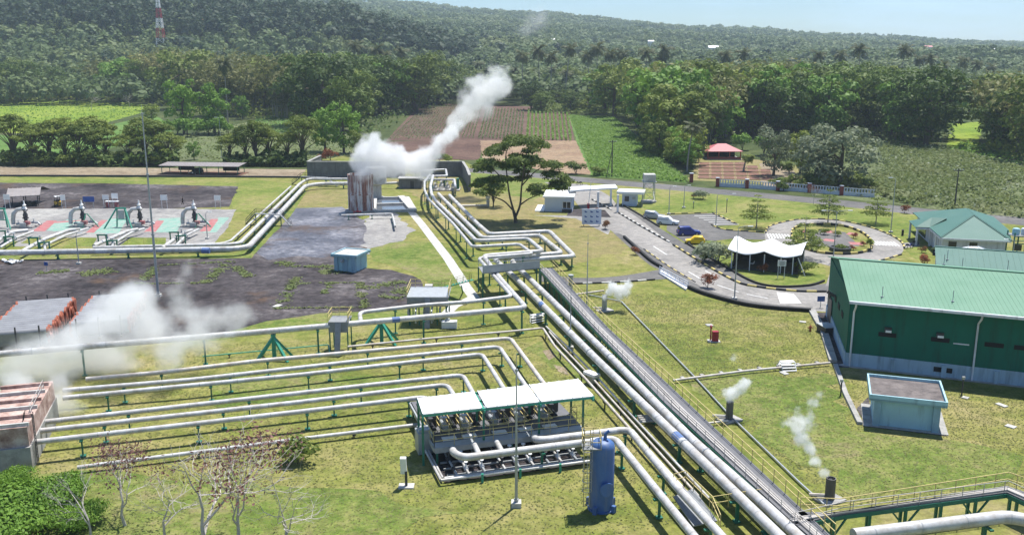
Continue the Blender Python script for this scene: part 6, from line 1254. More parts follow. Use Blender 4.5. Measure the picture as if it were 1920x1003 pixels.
# ---------------------------------------------------------------- rusty tank, silencer, stacks
def tank():
    p = g(677, 396); r = 23.5*mpp(p); h = 8.4; e = thing('atmospheric_tank', 'tall rust streaked white open tank sending up the big steam cloud', 'tank', p)
    mb = MB(); n = 26
    prof = [(r*.97, 0), (r*.97, h*.47), (r*1.02, h*.475), (r*1.02, h*.5), (r*.98, h*.505), (r*.98, h), (r*.93, h), (r*.92, h*.55)]
    mb.lathe(p, prof, n); mb.build('shell', M['rusty_tank'], e, 35); mb = MB()
    for k in range(9): a = 2*math.pi*k/9+.2; mb.beam(p+Vector((r*1.0*math.cos(a), r*1.0*math.sin(a), .1)), p+Vector((r*1.0*math.cos(a), r*1.0*math.sin(a), h*.99)), .18)
    mb.build('stiffener', M['rusty_tank'], e); MB().cyl(p, r*1.25, .4, 20).build('base', M['concrete'], e)
    q = g(706, 372); t = thing('drop_tank', 'grey steel drop pipe drum behind the rusty tank', 'tank', q); mb = MB(); mb.lathe(q, [(1.3, 0), (1.3, 3.2), (2.6, 3.8), (2.6, 7.6), (2.4, 7.7)], 18); mb.build('shell', M['concrete_pale'], t, 35); MB().cyl(q, 2.2, .3, 14).build('base', M['concrete'], t)
    c = g(744, 392); t = thing('cooling_pond', 'shallow concrete basin with dark water right of the rusty tank', 'basin', c); Q = [g(702, 399), g(778, 397), g(764, 373), g(704, 374)]; mb = MB(); mb.prism(Q, 0, .16); mb.build('water', M['pond_water'], t)
    mb = MB()
    for a, b in zip(Q, Q[1:]+Q[:1]): mb.beam(up(a, .3), up(b, .3), .8, .6)
    mb.beam(up(g(752, 372), .4), up(g(775, 398), .4), 1.6, .6); mb.beam(up(g(704, 386), .3), up(g(772, 384), .3), .6, .5); mb.build('wall', M['concrete_pale'], t)
    q = g(664, 406); t = thing('fire_valve', 'small red valve pipe at the foot of the rusty tank', 'valve', q); mb = MB(); mb.tube([q, q+Z3*1.1, q+Vector((1.6, 0, 1.1))], .14, 8); mb.build('pipe', M['red_paint'], t, True); mb = MB(); valve(mb, q+Vector((.8, 0, 1.1)), X_, .6); mb.build('valve', M['red_paint'], t, 40)
X_ = Vector((1, 0, 0))
tank()
def silencer():
    a, b = g(-40, 894), g(62, 882); d = (b-a).normalized(); n = Vector((-d.y, d.x, 0)); D_ = 12.5; h = 4.; e = thing('silencer', 'pinkish scale covered concrete silencer hidden in steam at the left edge', 'silencer', a); b2 = b+n*.0
    base = [a, b, b+n*D_+d*.3, a+n*D_]; mb = MB(); mb.prism(base, 0, 2.2); mb.build('foundation', M['concrete'], e); mb = MB(); mb.prism([p+(sum(base, Vector())/4-p).normalized()*.3 for p in base], 2.2, h); mb.build('hood', M['pink_scale'], e)
    for k in range(6): v = .6+2.1*k; mb = MB(); p, q = a+n*v, b+n*v; mb.beam(up(p, h+.15), up(q, h+.15), .22, .3); mb.build('baffle', M['concrete_pale' if k % 2 == 0 else 'pink_scale'], e)
    mb = MB(); c = b+n*1.2+d*.25
    for s in (-.25, .25): mb.tube([c+n*s, up(c+n*s, h+.9), up(c+n*s-d*.6, h+1.1), up(c+n*s-d*.8, h+.2)], .04, 5)
    for k in range(12): mb.beam(up(c-n*.25, .4+.3*k), up(c+n*.25, .4+.3*k), .035)
    mb.build('ladder', M['dark_steel'], e); mb = MB(); rail(mb, [up(b+n*3-d*.3, h), up(b+n*10-d*.3, h)], .9, 2, .05); mb.build('handrail', M['pale_rail'], e)
silencer()
STK = [(1133, 583, 2.3, .36, 'far small steaming stack beside the walkway'), (1367, 788, 2.0, .36, 'middle small steaming stack on the right lawn'), (1555, 938, 2.0, .40, 'nearest small steaming stack beside the lower walkway')]
for x, y, h, r, lab in STK:
    p = g(x, y); t = thing('steam_stack', lab, 'stack', p); mb = MB(); mb.lathe(p, [(r*1.5, 0), (r*1.5, .15), (r, .16), (r, h), (r*.85, h), (r*.85, h*.6)], 14); mb.build('pipe', M['stack_steel' if x > 1200 else 'galvanised'], t, 35); MB().box(p+Z3*.09, (2.2, 1.6, .18), .5).build('slab', M['concrete'], t); mb = MB(); mb.tube([p+Vector((-1.6, .3, .4)), p+Vector((0, .1, .4))], .14, 6); mb.build('inlet', M['pipe_aged'], t)
t = thing('vent_pipe', 'small upright grey vent beside the corridor walkway top', 'vent', g(1070, 545)); p = g(1070, 545); MB().tube([p, p+Z3*2.2], .3, 10).build('pipe', M['galvanised'], t, True); MB().tube([p+Z3*2.2, p+Z3*2.5], .42, 10).build('cap', M['galvanised'], t)
p = g(915, 388); t = thing('well_valve', 'old grey wellhead with pale valve on the dry grass left of the big tree', 'wellhead', p); mb = MB(); mb.lathe(p, [(.35, 0), (.35, 1.2), (.5, 1.25), (.5, 1.4), (.3, 1.45), (.3, 1.9)], 10); mb.build('casing_head', M['galvanised'], t, 40); mb = MB(); valve(mb, p+Z3*2.2, X_, 1.); mb.build('valve', M['white_paint'], t, 40); mb = MB(); mb.tube([p+Vector((0, -.3, .4)), p+Vector((-7, -1.2, .4))], .28, 8); mb.build('flow_line', M['pipe_aged'], t, True)
t = thing('pump_skid', 'cluster of white and grey valves with green cabinets under the pipe loops', 'pump skid', g(834, 356)); p = g(834, 356); 
for i in range(4):
    for j in range(3): mb = MB(); valve(mb, p+Vector((-2.5+1.6*i, -1.5+1.6*j, .7+.5*(i % 2))), X_, 1.0); mb.build('valve', M['pipe_jacket'], t, 40)
for s in (-1, 1): MB().box(p+Vector((s*3.4, 0, 1.5)), (.7, 1.2, 3.)).build('cabinet', M['green_steel'], t)
MB().box(p+Z3*.15, (8, 5, .3)).build('slab', M['concrete'], t)
# stone hut in the steam, and rails of the upper corridor
p = g(771, 352); t = thing('stone_hut', 'low grey stone block building under the steam cloud', 'hut', p); MB().box(p+Z3*1.3, (6, 4, 2.6)).build('wall', M['stone_wall'], t); MB().box(p+Z3*2.68, (6.6, 4.6, .16)).build('roof', M['concrete'], t); MB().box(p+Vector((.5, -2.02, 1)), (1, .08, 2)).build('door', M['dark_steel'], t)
# ---------------------------------------------------------------- stacks of casing pipe
def pipe_stack(tl, tr, br, bl, z, lab, group, nx, nz):
    """tl.. corners of the stack's top (pixels at height z); pipes lie left to right"""
    A_, B_, C_, D_ = (g(*q, z) for q in (tl, tr, br, bl)); d = ((B_-A_).normalized()+(C_-D_).normalized()).normalized(); n = (A_-D_); W = n.length; n = n.normalized(); L = (B_-A_).length; r = W/nx/2; layers = nz
    me = None
    for k in range(layers):
        for i in range(nx-(k % 2 if False else 0)):
            zc = r+(z-2*r)*k/(layers-1); p = D_+n*(2*r*(i+.5)); jit = rng.normal()*.1
            if k not in (layers-1,) and 0 < i < nx-1 and k < layers-1 and False: continue
            if me is None:
                mb = MB(); mb.tube([(0, 0, 0), d*L], r*.96, 10); mb.mi = 1
                for s in (0, L): mb.tube([d*(s-.12), d*(s+.12)], r*.99, 10)
                o = mb.build('casing_pipe', [M['casing'], M['orange']], None, 40); me = o.data
            else: o = bpy.data.objects.new('casing_pipe', me); C.objects.link(o)
            o.location = (p.x+d.x*jit, p.y+d.y*jit, zc+.25); tag(o, lab, 'pipe', group)
    t = thing('pipe_rack', 'dark timber bearers with steel stakes holding the '+group, 'rack', (D_.x, D_.y, 0)); 
    for u in (.12, .5, .88):
        q = D_+d*L*u; mb = MB(); mb.beam(Vector((q.x, q.y, .12))-n*.6, Vector((q.x, q.y, .12))+n*(W+.6), .3, .24); mb.build('bearer', M['pallet'], t)
        for v in (-.25, W+.25): s = q+n*v; MB().beam(Vector((s.x, s.y, .1)), Vector((s.x, s.y, z+.7)), .14).build('stake', M['dark_steel'], t)
pipe_stack((36, 566), (140, 558), (96, 618), (-30, 628), 2.2, 'dark casing pipe with orange end protectors in the stack at the left edge', 'left stack of casing pipes', 15, 7)
pipe_stack((174, 556), (272, 548), (232, 600), (130, 608), 2.1, 'dark casing pipe in the stack half hidden by steam, right of the other stack', 'right stack of casing pipes', 15, 7)
# ---------------------------------------------------------------- vehicles
def car(label, x, y, rz, mat, kind='hatch'):
    p = g(x, y); e = thing('parked_car', label, 'car', (p.x, p.y, .032), None, rz)
    L, W, Ht = {'hatch': (3.7, 1.66, 1.5), 'suv': (4.6, 1.8, 1.75), 'mpv': (4.4, 1.75, 1.68)}[kind]; B = lambda mb, n, m, s=False, par=e: mb.build(n, m, par, s, world=False)
    def loft(sec):
        """sections along x: (x, z0, z1, half width low, half width high)"""
        mb = MB(); n = 8; V = []
        for (X, z0, z1, w0, w1) in sec:
            V += [(X, -w0, z0), (X, -w0*1.0, z0+(z1-z0)*.55), (X, -w1, z1-.06), (X, -w1*.8, z1), (X, w1*.8, z1), (X, w1, z1-.06), (X, w0, z0+(z1-z0)*.55), (X, w0, z0)]
        N = len(sec); return mb.add(V, [(i*n+k, i*n+(k+1) % n, (i+1)*n+(k+1) % n, (i+1)*n+k) for i in range(N-1) for k in range(n)]+[tuple(range(n)), tuple((N-1)*n+k for k in range(n))])
    h, w = L/2, W/2; bz = .92 if kind == 'hatch' else 1.02
    B(loft([(-h, .38, bz-.12, w*.8, w*.78), (-h+.12, .25, bz-.02, w*.96, w*.92), (-h*.55, .22, bz, w, w*.96), (h*.3, .22, bz, w, w*.96), (h*.55, .22, bz-.08, w, w*.94), (h-.18, .25, bz-.2, w*.95, w*.85), (h, .38, bz-.32, w*.78, w*.7)]), 'body', M[mat], 50)
    r0, r1 = (-h+.15, h*.42); t0, t1 = (-h+.5 if kind == 'hatch' else -h+.35, h*.02+.1)
    B(loft([(r0, bz-.05, bz, w*.9, w*.86), (r0+.1, bz-.05, bz+.25, w*.9, w*.84), (t0, bz-.05, Ht, w*.9, w*.74), (t1, bz-.05, Ht, w*.9, w*.74), (r1-.08, bz-.05, bz+.12, w*.9, w*.84), (r1, bz-.05, bz, w*.9, w*.84)]), 'cabin', M[mat], 40)
    mb = MB()
    for s in (-1, 1):
        for a, b in ((t0+.02, (t0+t1)/2-.05), ((t0+t1)/2+.05, t1+.05)):
            mb.face((a-.08, s*(w*.91+.012), bz+.06), (b+.04 if b < t1 else b+.28, s*(w*.91+.012), bz+.06), (b, s*(w*.78+.02), Ht-.12), (a, s*(w*.78+.02), Ht-.12))
    mb.face((r1-.06, -w*.74, bz+.08), (r1-.06, w*.74, bz+.08), (t1+.07, w*.66, Ht-.06), (t1+.07, -w*.66, Ht-.06)); mb.face((r0+.02, -w*.74, bz+.2), (r0+.02, w*.74, bz+.2), (t0-.06, w*.66, Ht-.08), (t0-.06, -w*.66, Ht-.08)); B(mb, 'window', M['glass'])
    for X in (-h*.62, h*.62):
        for s in (-1, 1):
            mb = MB(); mb.tube([(X, s*(w-.16), .32), (X, s*(w+.02), .32)], .32, 16); wh = B(mb, 'wheel', M['tyre'], 40); mb = MB(); mb.tube([(X, s*(w+.02), .32), (X, s*(w+.035), .32)], .2, 12); mb.build('rim', M['rim'], wh, False, world=False)
    for s in (-1, 1):
        B(MB().box((h-.12, s*w*.68, bz-.3), (.16, .34, .16)), 'headlight', M['lamp']); B(MB().box((-h+.06, s*w*.76, bz-.18), (.14, .2, .3)), 'tail_light', M['tail_red']); B(MB().box((t1+.2, s*(w+.08), bz+.1), (.12, .18, .13)), 'mirror', M[mat])
    B(MB().box((h-.02, 0, .5), (.12, W*.6, .16)), 'grille', M['black'])
car('silver people carrier parked at the lot edge behind the white car', 1226, 410, -.35, 'car_silver', 'mpv')
car('white car parked beside the silver people carrier', 1252, 421, -.35, 'car_white', 'suv')
car('dark blue car parked between the white and the yellow car', 1291, 441, .1, 'car_blue', 'suv')
car('small yellow hatchback parked beside the grey bush tree', 1303, 457, 3.0, 'car_yellow', 'hatch')
car('black car standing under the long carport roof', 368, 327, -2.0, 'car_black', 'suv')
def forklift():
    p = g(110, 387); e = thing('forklift', 'yellow forklift with white roof standing in the upper yard', 'forklift', p, None, -.9); B = lambda mb, n, m, s=False: mb.build(n, M[m], e, s, world=False)
    B(MB().box((-.1, 0, .75), (2.2, 1.3, .8)), 'body', 'fork_yellow'); B(MB().box((-1.2, 0, .85), (.6, 1.25, 1.0)), 'counterweight', 'dark_steel'); B(MB().box((0, 0, 1.3), (.6, .6, .5)), 'seat', 'black')
    mb = MB()
    for i in (-.9, .75):
        for j in (-.55, .55): mb.beam((i, j, 1.1), (i*.8, j, 2.25), .09)
    B(mb, 'roll_cage', 'dark_steel'); B(MB().box((-.1, 0, 2.3), (1.7, 1.3, .1)), 'roof', 'white_paint'); mb = MB()
    for j in (-.4, .4): mb.beam((1.25, j, .1), (1.25, j, 2.6), .14)
    mb.beam((1.25, -.4, 2.5), (1.25, .4, 2.5), .1); mb.beam((1.25, -.4, .9), (1.25, .4, .9), .1); B(mb, 'mast', 'dark_steel')
    for j in (-.3, .3): B(MB().box((1.9, j, .14), (1.2, .13, .07)), 'fork', 'dark_steel')
    for X, r in ((.75, .36), (-.95, .3)):
        for s in (-1, 1): B(MB().tube([(X, s*.45, r), (X, s*.68, r)], r, 14), 'wheel', 'tyre', 40)
forklift()
# ---------------------------------------------------------------- people
def person(label, x, y, rz, top='cloth_black', leg='cloth_black', stride=.16):
    p = g(x, y); e = thing('person', label, 'person', p, None, rz)
    J = dict(hip=(0, 0, .93), wst=(0, 0, 1.1), ch=(0, .02, 1.32), nk=(0, .02, 1.5), hd=(0, .04, 1.63), tp=(0, .03, 1.74), ls=(.19, 0, 1.43), le=(.26, -.06, 1.15), lw=(.24, .08, .92), lh=(.235, .11, .82), rs=(-.19, 0, 1.43), re=(-.26, .04, 1.15), rw=(-.24, .16, .94), rh=(-.235, .2, .85), lk=(.11, .09+stride*.3, .5), la=(.11, stride, .09), lt=(.12, stride+.17, .04), rk=(-.11, .02, .5), ra=(-.11, -stride, .09), rt=(-.12, -stride+.17, .04))
    E = [('hip', 'wst'), ('wst', 'ch'), ('ch', 'nk'), ('nk', 'hd'), ('hd', 'tp'), ('ch', 'ls'), ('ls', 'le'), ('le', 'lw'), ('lw', 'lh'), ('ch', 'rs'), ('rs', 're'), ('re', 'rw'), ('rw', 'rh'), ('hip', 'lk'), ('lk', 'la'), ('la', 'lt'), ('hip', 'rk'), ('rk', 'ra'), ('ra', 'rt')]
    Rd = dict(hip=.15, wst=.135, ch=.155, nk=.058, hd=.095, tp=.07, ls=.068, le=.05, lw=.036, lh=.04, rs=.068, re=.05, rw=.036, rh=.04, lk=.068, la=.045, lt=.038, rk=.068, ra=.045, rt=.038)
    def skin(name, keys, m, k=1.0):
        ks = list(keys); me = bpy.data.meshes.new(name); me.from_pydata([J[q] for q in ks], [(ks.index(a), ks.index(b)) for a, b in E if a in ks and b in ks], []); me.materials.append(M[m]); o = bpy.data.objects.new(name, me); C.objects.link(o); o.parent = e
        md = o.modifiers.new('skin', 'SKIN'); md.use_smooth_shade = True; o.modifiers.new('sub', 'SUBSURF').levels = 1; o.modifiers['sub'].render_levels = 2
        for q, sv in zip(ks, me.skin_vertices[0].data): sv.radius = (Rd[q]*k, Rd[q]*k*(.78 if q in ('ch', 'wst', 'hip') else 1)); sv.use_root = q == ks[0]
        return o
    skin('body', J.keys(), 'skin'); skin('jacket', ['wst', 'ch', 'ls', 'le', 'lw', 'rs', 're', 'rw', 'hip'], top, 1.16); skin('trousers', ['hip', 'lk', 'la', 'rk', 'ra'], leg, 1.2)
    mb = MB(); mb.sphere((0, .015, 1.70), .112, 12, .85); mb.build('hair', M['hair'], e, True, world=False)
    for s in (-1, 1): MB().sphere((s*.035, .128, 1.655), .012, 6).build('eye', M['white_paint'], e, True, world=False); q = J['lt' if s > 0 else 'rt']; MB().box((q[0], q[1]-.06, .05), (.11, .28, .1)).build('shoe', M['black'], e, world=False)
    MB().box((0, .142, 1.62), (.025, .035, .05)).build('nose', M['skin'], e, world=False)
    for k in range(5):   # fingers
        for h_ in ('lh', 'rh'): q = J[h_]; s = 1 if h_ == 'lh' else -1; a = (k-2)*.018; MB().tube([(q[0], q[1]+a, q[2]-.02), (q[0]-s*.012, q[1]+a*1.2+.01, q[2]-.07+(.03 if k == 4 else .004*abs(k-1))), (q[0]-s*.03, q[1]+a*1.2+.015, q[2]-.1+(.04 if k == 4 else .006*abs(k-1)))], [.011, .009, .006], 5).build('finger', M['skin'], e, True, world=False)
person('person in dark clothes walking across the upper asphalt yard', 343, 383, 2.3)
# ---------------------------------------------------------------- masts, lamps and signs
def pole_h(x, yb, xt, yt): p = g(x, yb); d = ray(xt, yt); t = p.y/d.y; return p, H+d.z*t
def mast(label, x, yb, yt, r=.13):
    p, h = pole_h(x, yb, x, yt); e = thing('light_mast', label, 'mast', p); MB().box(p+Z3*.2, (.8, .8, .4)).build('footing', M['concrete_pale'], e)
    n = 3
    for k in range(n): z0, z1 = .5+(h-.5)*k/n, .5+(h-.5)*(k+1)/n; mb = MB(); mb.tube([up(p, z0), up(p, z1)], [r*(1.25-.3*k), r*(1.1-.3*k)], 10); mb.tube([up(p, z0), up(p, z0+.15)], r*1.9-.03*k, 10); mb.build('pole_section', M['galvanised'], e, True)
    MB().tube([up(p, h), up(p, h+1.2)], .03, 5).build('spike', M['galvanised'], e); MB().tube([up(p, h-.2), up(p, h)], r*1.2, 8).build('cap', M['galvanised'], e)
mast('tallest grey mast rising from the lower yard in front of the well pads', 297, 556, 212, .16); mast('tall thin mast standing in the lawn in front of the valve station', 968, 948, 692, .10)
mast('thin mast beside the corridor walkway above the main pipes', 1069, 655, 556, .08); mast('thin mast rising at the head of the walkway behind the caption', 1100, 582, 455, .08)
def lamp(label, x, yb, yt, arm=(1.6,), head='lamp'):
    p, h = pole_h(x, yb, x, yt); e = thing('street_lamp', label, 'street lamp', p); MB().box(p+Z3*.15, (.7, .7, .3)).build('footing', M['concrete_pale'], e)
    MB().tube([p, up(p, h*.5), up(p, h-.3)], [.11, .085, .06], 8).build('post', M['galvanised'], e, True)
    for a in arm:
        s = 1 if a > 0 else -1; mb = MB(); mb.tube([up(p, h-.3), up(p, h)+Vector((s*.12, 0, .12)), up(p, h)+Vector((a*.6, 0, .3)), up(p, h)+Vector((a, 0, .3))], .045, 6); ar = mb.build('arm', M['galvanised'], e, True); MB().box(up(p, h)+Vector((a+s*.25, 0, .29)), (.75, .28, .12)).build('lamp_head', M[head], ar)
for a in (('street lamp with a curved arm beside the parking lot', 1342, 424, 366, (3.2,)), ('tall street lamp on the right lawn behind the roundabout', 1670, 436, 336, (-.8,)), ('double armed street lamp at the roundabout behind the green roof', 1562, 490, 398, (-2., 2.)), ('tall street lamp on the bend of the entrance road beside the big red shrub', 1377, 561, 428, (1.5,)), ('street lamp at the far corner of the parking lot', 1254, 402, 352, (.8,)), ('short street lamp on the lawn below the public road', 1282, 390, 350, (.8,)), ('lamp with curved arm standing among the teal roofs', 1896, 505, 452, (-1.2,)), ('thin lamp post on the verge in front of the well collector', 148, 495, 440, (.5,)), ('pale lamp post between the left field and the carport', 416, 296, 222, (.9, -.9)), ('thin lamp post beside the pad of the rightmost well', 389, 448, 400, (.6,))): lamp(*a)
def power_pole(label, x, yb, yt, two=False):
    p, h = pole_h(x, yb, x, yt); e = thing('power_pole', label, 'power pole', p); MB().tube([p, up(p, h)], [.2, .12], 8).build('pole', M['wood_pole'], e, True); MB().beam(up(p, h-.5)+Vector((-1.1, 0, 0)), up(p, h-.5)+Vector((1.1, 0, 0)), .14).build('crossarm', M['wood_pole'], e)
    for i in (-1, -.35, .35, 1): MB().tube([up(p, h-.45)+Vector((i, 0, 0)), up(p, h-.12)+Vector((i, 0, 0))], .07, 6).build('insulator', M['white_paint'], e)
    if two: MB().tube([p+Vector((-1.6, -.5, 0)), up(p, h*.75)], .1, 6).build('strut', M['wood_pole'], e)
power_pole('dark power pole with a strut at the foot of the green crop rows', 1147, 331, 263, True); power_pole('leaning dark wooden pole in the scrub field', 1790, 388, 316)
power_pole('thin grey pole at the top of the dark wood behind the steam', 799, 205, 172)
def sign(label, x, yb, wpx, hpx, tot, mat='white_paint', legs=2, txt=None):
    p = g(x, yb); m = mpp(p); e = thing('sign_board', label, 'sign', p); w, h, t = wpx*m, hpx*m, tot*m/CP
    for s in ((-1, 1) if legs == 2 else (0,)): MB().beam(p+Vector((s*w*.38, 0, 0)), p+Vector((s*w*.38, 0, t)), .08).build('post', M['fade_white' if mat == 'white_paint' else 'galvanised'], e)
    MB().box(p+Z3*(t-h/2)-Vector((0, .08, 0)), (w, .06, h)).build('board', M[mat], e)
    if txt:
        mb = MB()
        for i in range(txt): mb.box(p+Z3*(t-h*(.2+.6*i/max(1, txt-1)))-Vector((0, .125, 0)), (w*(.7 if i % 2 == 0 else .55), .02, h*.07))
        mb.build('lettering', M['dark_steel' if mat == 'white_paint' else 'white_paint'], e)
for a in (('white sign board at the corner of the open shed', 15, 391, 12, 10, 26), ('white sign board standing in front of the forklift', 120, 391, 9, 10, 25), ('left white sign board before the pink cabinet', 200, 390, 12, 9, 24), ('white sign board behind the pink cabinet', 217, 388, 12, 10, 25), ('white sign board left of the walking person', 309, 391, 13, 10, 25), ('white sign board nearest the right end of the yard', 409, 391, 12, 9, 24)): sign(*a)
sign('blue sign board on the edge of the upper yard', 168, 391, 21, 10, 22, 'blue_sign'); sign('small blue sign on a post in the lower yard', 88, 508, 7, 7, 17, 'blue_sign', 1); sign('white notice board on two posts in front of the tent', 1464, 522, 16, 11, 34, 'white_paint', 2, 4); sign('blue sign by the corner of the green hall', 1538, 577, 14, 10, 22, 'blue_sign', 1)
# pink cabinet in the yard
p = g(211, 389); t = thing('fire_cabinet', 'pink and white cabinet stand between the white sign boards', 'cabinet', p)
for s in (-1, 1): MB().box(p+Vector((s*1.0, 0, .65)), (.6, .8, 1.3)).build('door_box', M['pink_pad'], t)
MB().box(p+Z3*1.4, (2.9, 1., .18)).build('top', M['white_paint'], t)
# picture board near the gate
a, b = g(1091, 424), g(1127, 424); t = thing('picture_board', 'white billboard with nine small dark emblems below the gate', 'billboard', a); d = (b-a).normalized(); L = (b-a).length; h = 3.2
mb = MB(); mb.beam(up(a, .4+h/2), up(b, .4+h/2), .12, h); mb.build('board', M['guard_wall'], t)
for u in (.1, .9): MB().beam(a+d*L*u+Vector((0, .15, 0)), up(a+d*L*u+Vector((0, .15, 0)), h), .12).build('post', M['dark_steel'], t)
for i in range(3):
    for j in range(3):
        c = a+d*L*(.2+.3*i)+Z3*(.95+1.0*j)-Vector((0, .09, 0)); mb = MB(); mb.box(c, (.5, .02, .2)); mb.face(c+Vector((-.3, -.012, .1)), c+Vector((0, -.012, .1)), c+Vector((-.2, -.012, .35))); mb.build('emblem', M['blue_sign'], t)
# red hydrant with its cabinet, orange hydrant
p = g(1338, 640); t = thing('fire_hydrant_box', 'bright red hydrant post and hose cabinet on the middle of the right lawn', 'hydrant', p); MB().box(p+Z3*.06, (1.5, 1.1, .12)).build('base', M['concrete_pale'], t); MB().box(p+Vector((.15, -.1, .75)), (.75, .6, 1.25)).build('cabinet', M['red_paint'], t); MB().tube([p+Vector((-.35, .25, 0)), p+Vector((-.35, .25, 1.9))], .09, 8).build('riser', M['red_paint'], t, True); mb = MB(); mb.tube([p+Vector((-.35, .0, 1.75)), p+Vector((-.35, .5, 1.75))], .12, 8); mb.lathe(p+Vector((-.35, .25, 1.85)), [(.16, 0), (.14, .15), (.04, .22)], 8); mb.build('head', M['red_paint'], t, True)
p = g(1519, 621); t = thing('orange_hydrant', 'small orange hydrant on the lawn by the hall drain', 'hydrant', p); mb = MB(); mb.lathe(p, [(.16, 0), (.14, .6), (.18, .65), (.05, .85)], 10); mb.build('body', M['orange'], t, True); MB().tube([p+Vector((-.35, 0, .5)), p+Vector((.35, 0, .5))], .08, 8).build('outlet', M['orange'], t, True)
# barrier with red post by the gate
p = g(1103, 392); t = thing('barrier_gate', 'lifting barrier with red post in the gate lane', 'barrier', p); MB().box(p+Z3*.65, (.5, .5, 1.3)).build('housing', M['red_paint'], t); mb = MB(); mb.beam(p+Vector((0, -.3, 1.1)), p+Vector((.5, -.3, 6.2)), .12); mb.build('arm', M['white_paint'], t)
# thin blue rail beside the road, railings on the pads
e = thing('guard_rail', 'light blue grey railing beside the culvert of the entrance road', 'railing', g(1240, 512)); mb = MB(); rail(mb, [g(1236, 512), g(1262, 526), g(1290, 541)], 1.1, 1.5, .07, 2); mb.build('rail', M['guard_wall'], e)
mb = MB(); mb.slab([g(1240, 506, .3), g(1290, 537, .3), g(1286, 542, .3), g(1236, 511, .3)], .28); mb.build('culvert_slab', M['fade_white'], e)
for x0, x1, y, lab in ((60, 130, 446, 'left'), (178, 240, 446, 'middle'), (290, 345, 446, 'right')):
    e = thing('pad_railing', 'thin railing along the front of the %s well pad' % lab, 'railing', g(x0, y+8)); mb = MB(); rail(mb, [g(x0-20, y+10), g(x1, y+10)], .9, 2.4, .04); mb.build('rail', M['yellow_rail'], e)
for i, (x, y) in enumerate(((98, 431), (196, 433), (299, 433), (408, 398))):
    pass
# rubble heap, bollards, floodlights
p = g(28, 492); t = thing('rubble_heap', 'heap of white broken slabs at the edge of the lower yard', 'rubble', p)
for i in range(9): q = p+Vector((rng.normal()*1.3, rng.normal()*.5, .2+.25*rng.random())); MB().box(q, (rng.uniform(.5, 1.3), rng.uniform(.4, .9), .18), rng.uniform(0, 3), rng.uniform(-.5, .5)).build('slab', M['white_paint'], t)
for x, y, lab in ((1692, 442, 'short black bollard by the path to the office'), (1751, 478, 'black bollard at the front of the office porch')):
    p = g(x, y); t = thing('bollard', lab, 'bollard', p); MB().tube([p, p+Z3*1.1], .22, 10).build('post', M['black'], t, True); MB().tube([p+Z3*1.1, p+Z3*1.2], .27, 10).build('cap', M['dark_steel'], t)
for x, y, h, lab in ((1803, 740, 1.9, 'dark iron post on the grass in front of the green hall'), (1576, 742, 1.7, 'grey valve post beside the drain left of the pump house'), (1300, 392, 1.6, 'small dark marker post on the lawn near the parking lot'), (1362, 399, 3., 'slim marker post at the parking lot kerb')):
    p = g(x, y); t = thing('marker_post', lab, 'post', p); MB().beam(p, up(p, h), .12).build('shaft', M['dark_steel'], t); MB().box(up(p, h), (.3, .2, .3)).build('head', M['galvanised'], t)
p = g(1160, 578); 
# roundabout garden: low planter ring and white flag pole
p = g(1575, 470); t = thing('planter_ring', 'low dark round planter with shrub in the roundabout garden', 'planter', p); mb = MB(); mb.lathe(p+Z3*.2, [(1.9, 0), (1.9, .5), (1.6, .5), (1.6, .3)], 20); mb.build('ring', M['dark_steel'], t, 35); c, nr, s = crown_arrays([((0, 0, .6), 1.3, .5)], 220, .2); quads_obj('shrub', c, nr, s, 'leaf_mid', None, .8, t)
# small finds on the lawns: pale stones and manhole slabs
for i, (x, y) in enumerate(((1878, 760), (1895, 800), (1810, 746), (1505, 604), (520, 574), (690, 476), (1470, 700), (1330, 610))):
    p = g(x, y); t = MB().box(p+Z3*.05, (rng.uniform(.6, 1.4), rng.uniform(.4, .9), .1), rng.uniform(0, 3)).build('concrete_slab', M['concrete_pale']); tag(t, ('small pale slab on the lawn right of the pump house', 'pale slab lowest on the lawn right of the pump house', 'pale slab nearest the front wall of the green hall', 'white slab on the lawn left of the hall drain', 'pale slab at the corner of the weed grown rectangle', 'pale slab beside the small light blue hut', 'pale slab beside the white steps', 'pale slab on the lawn behind the red hydrant')[i], 'slab')
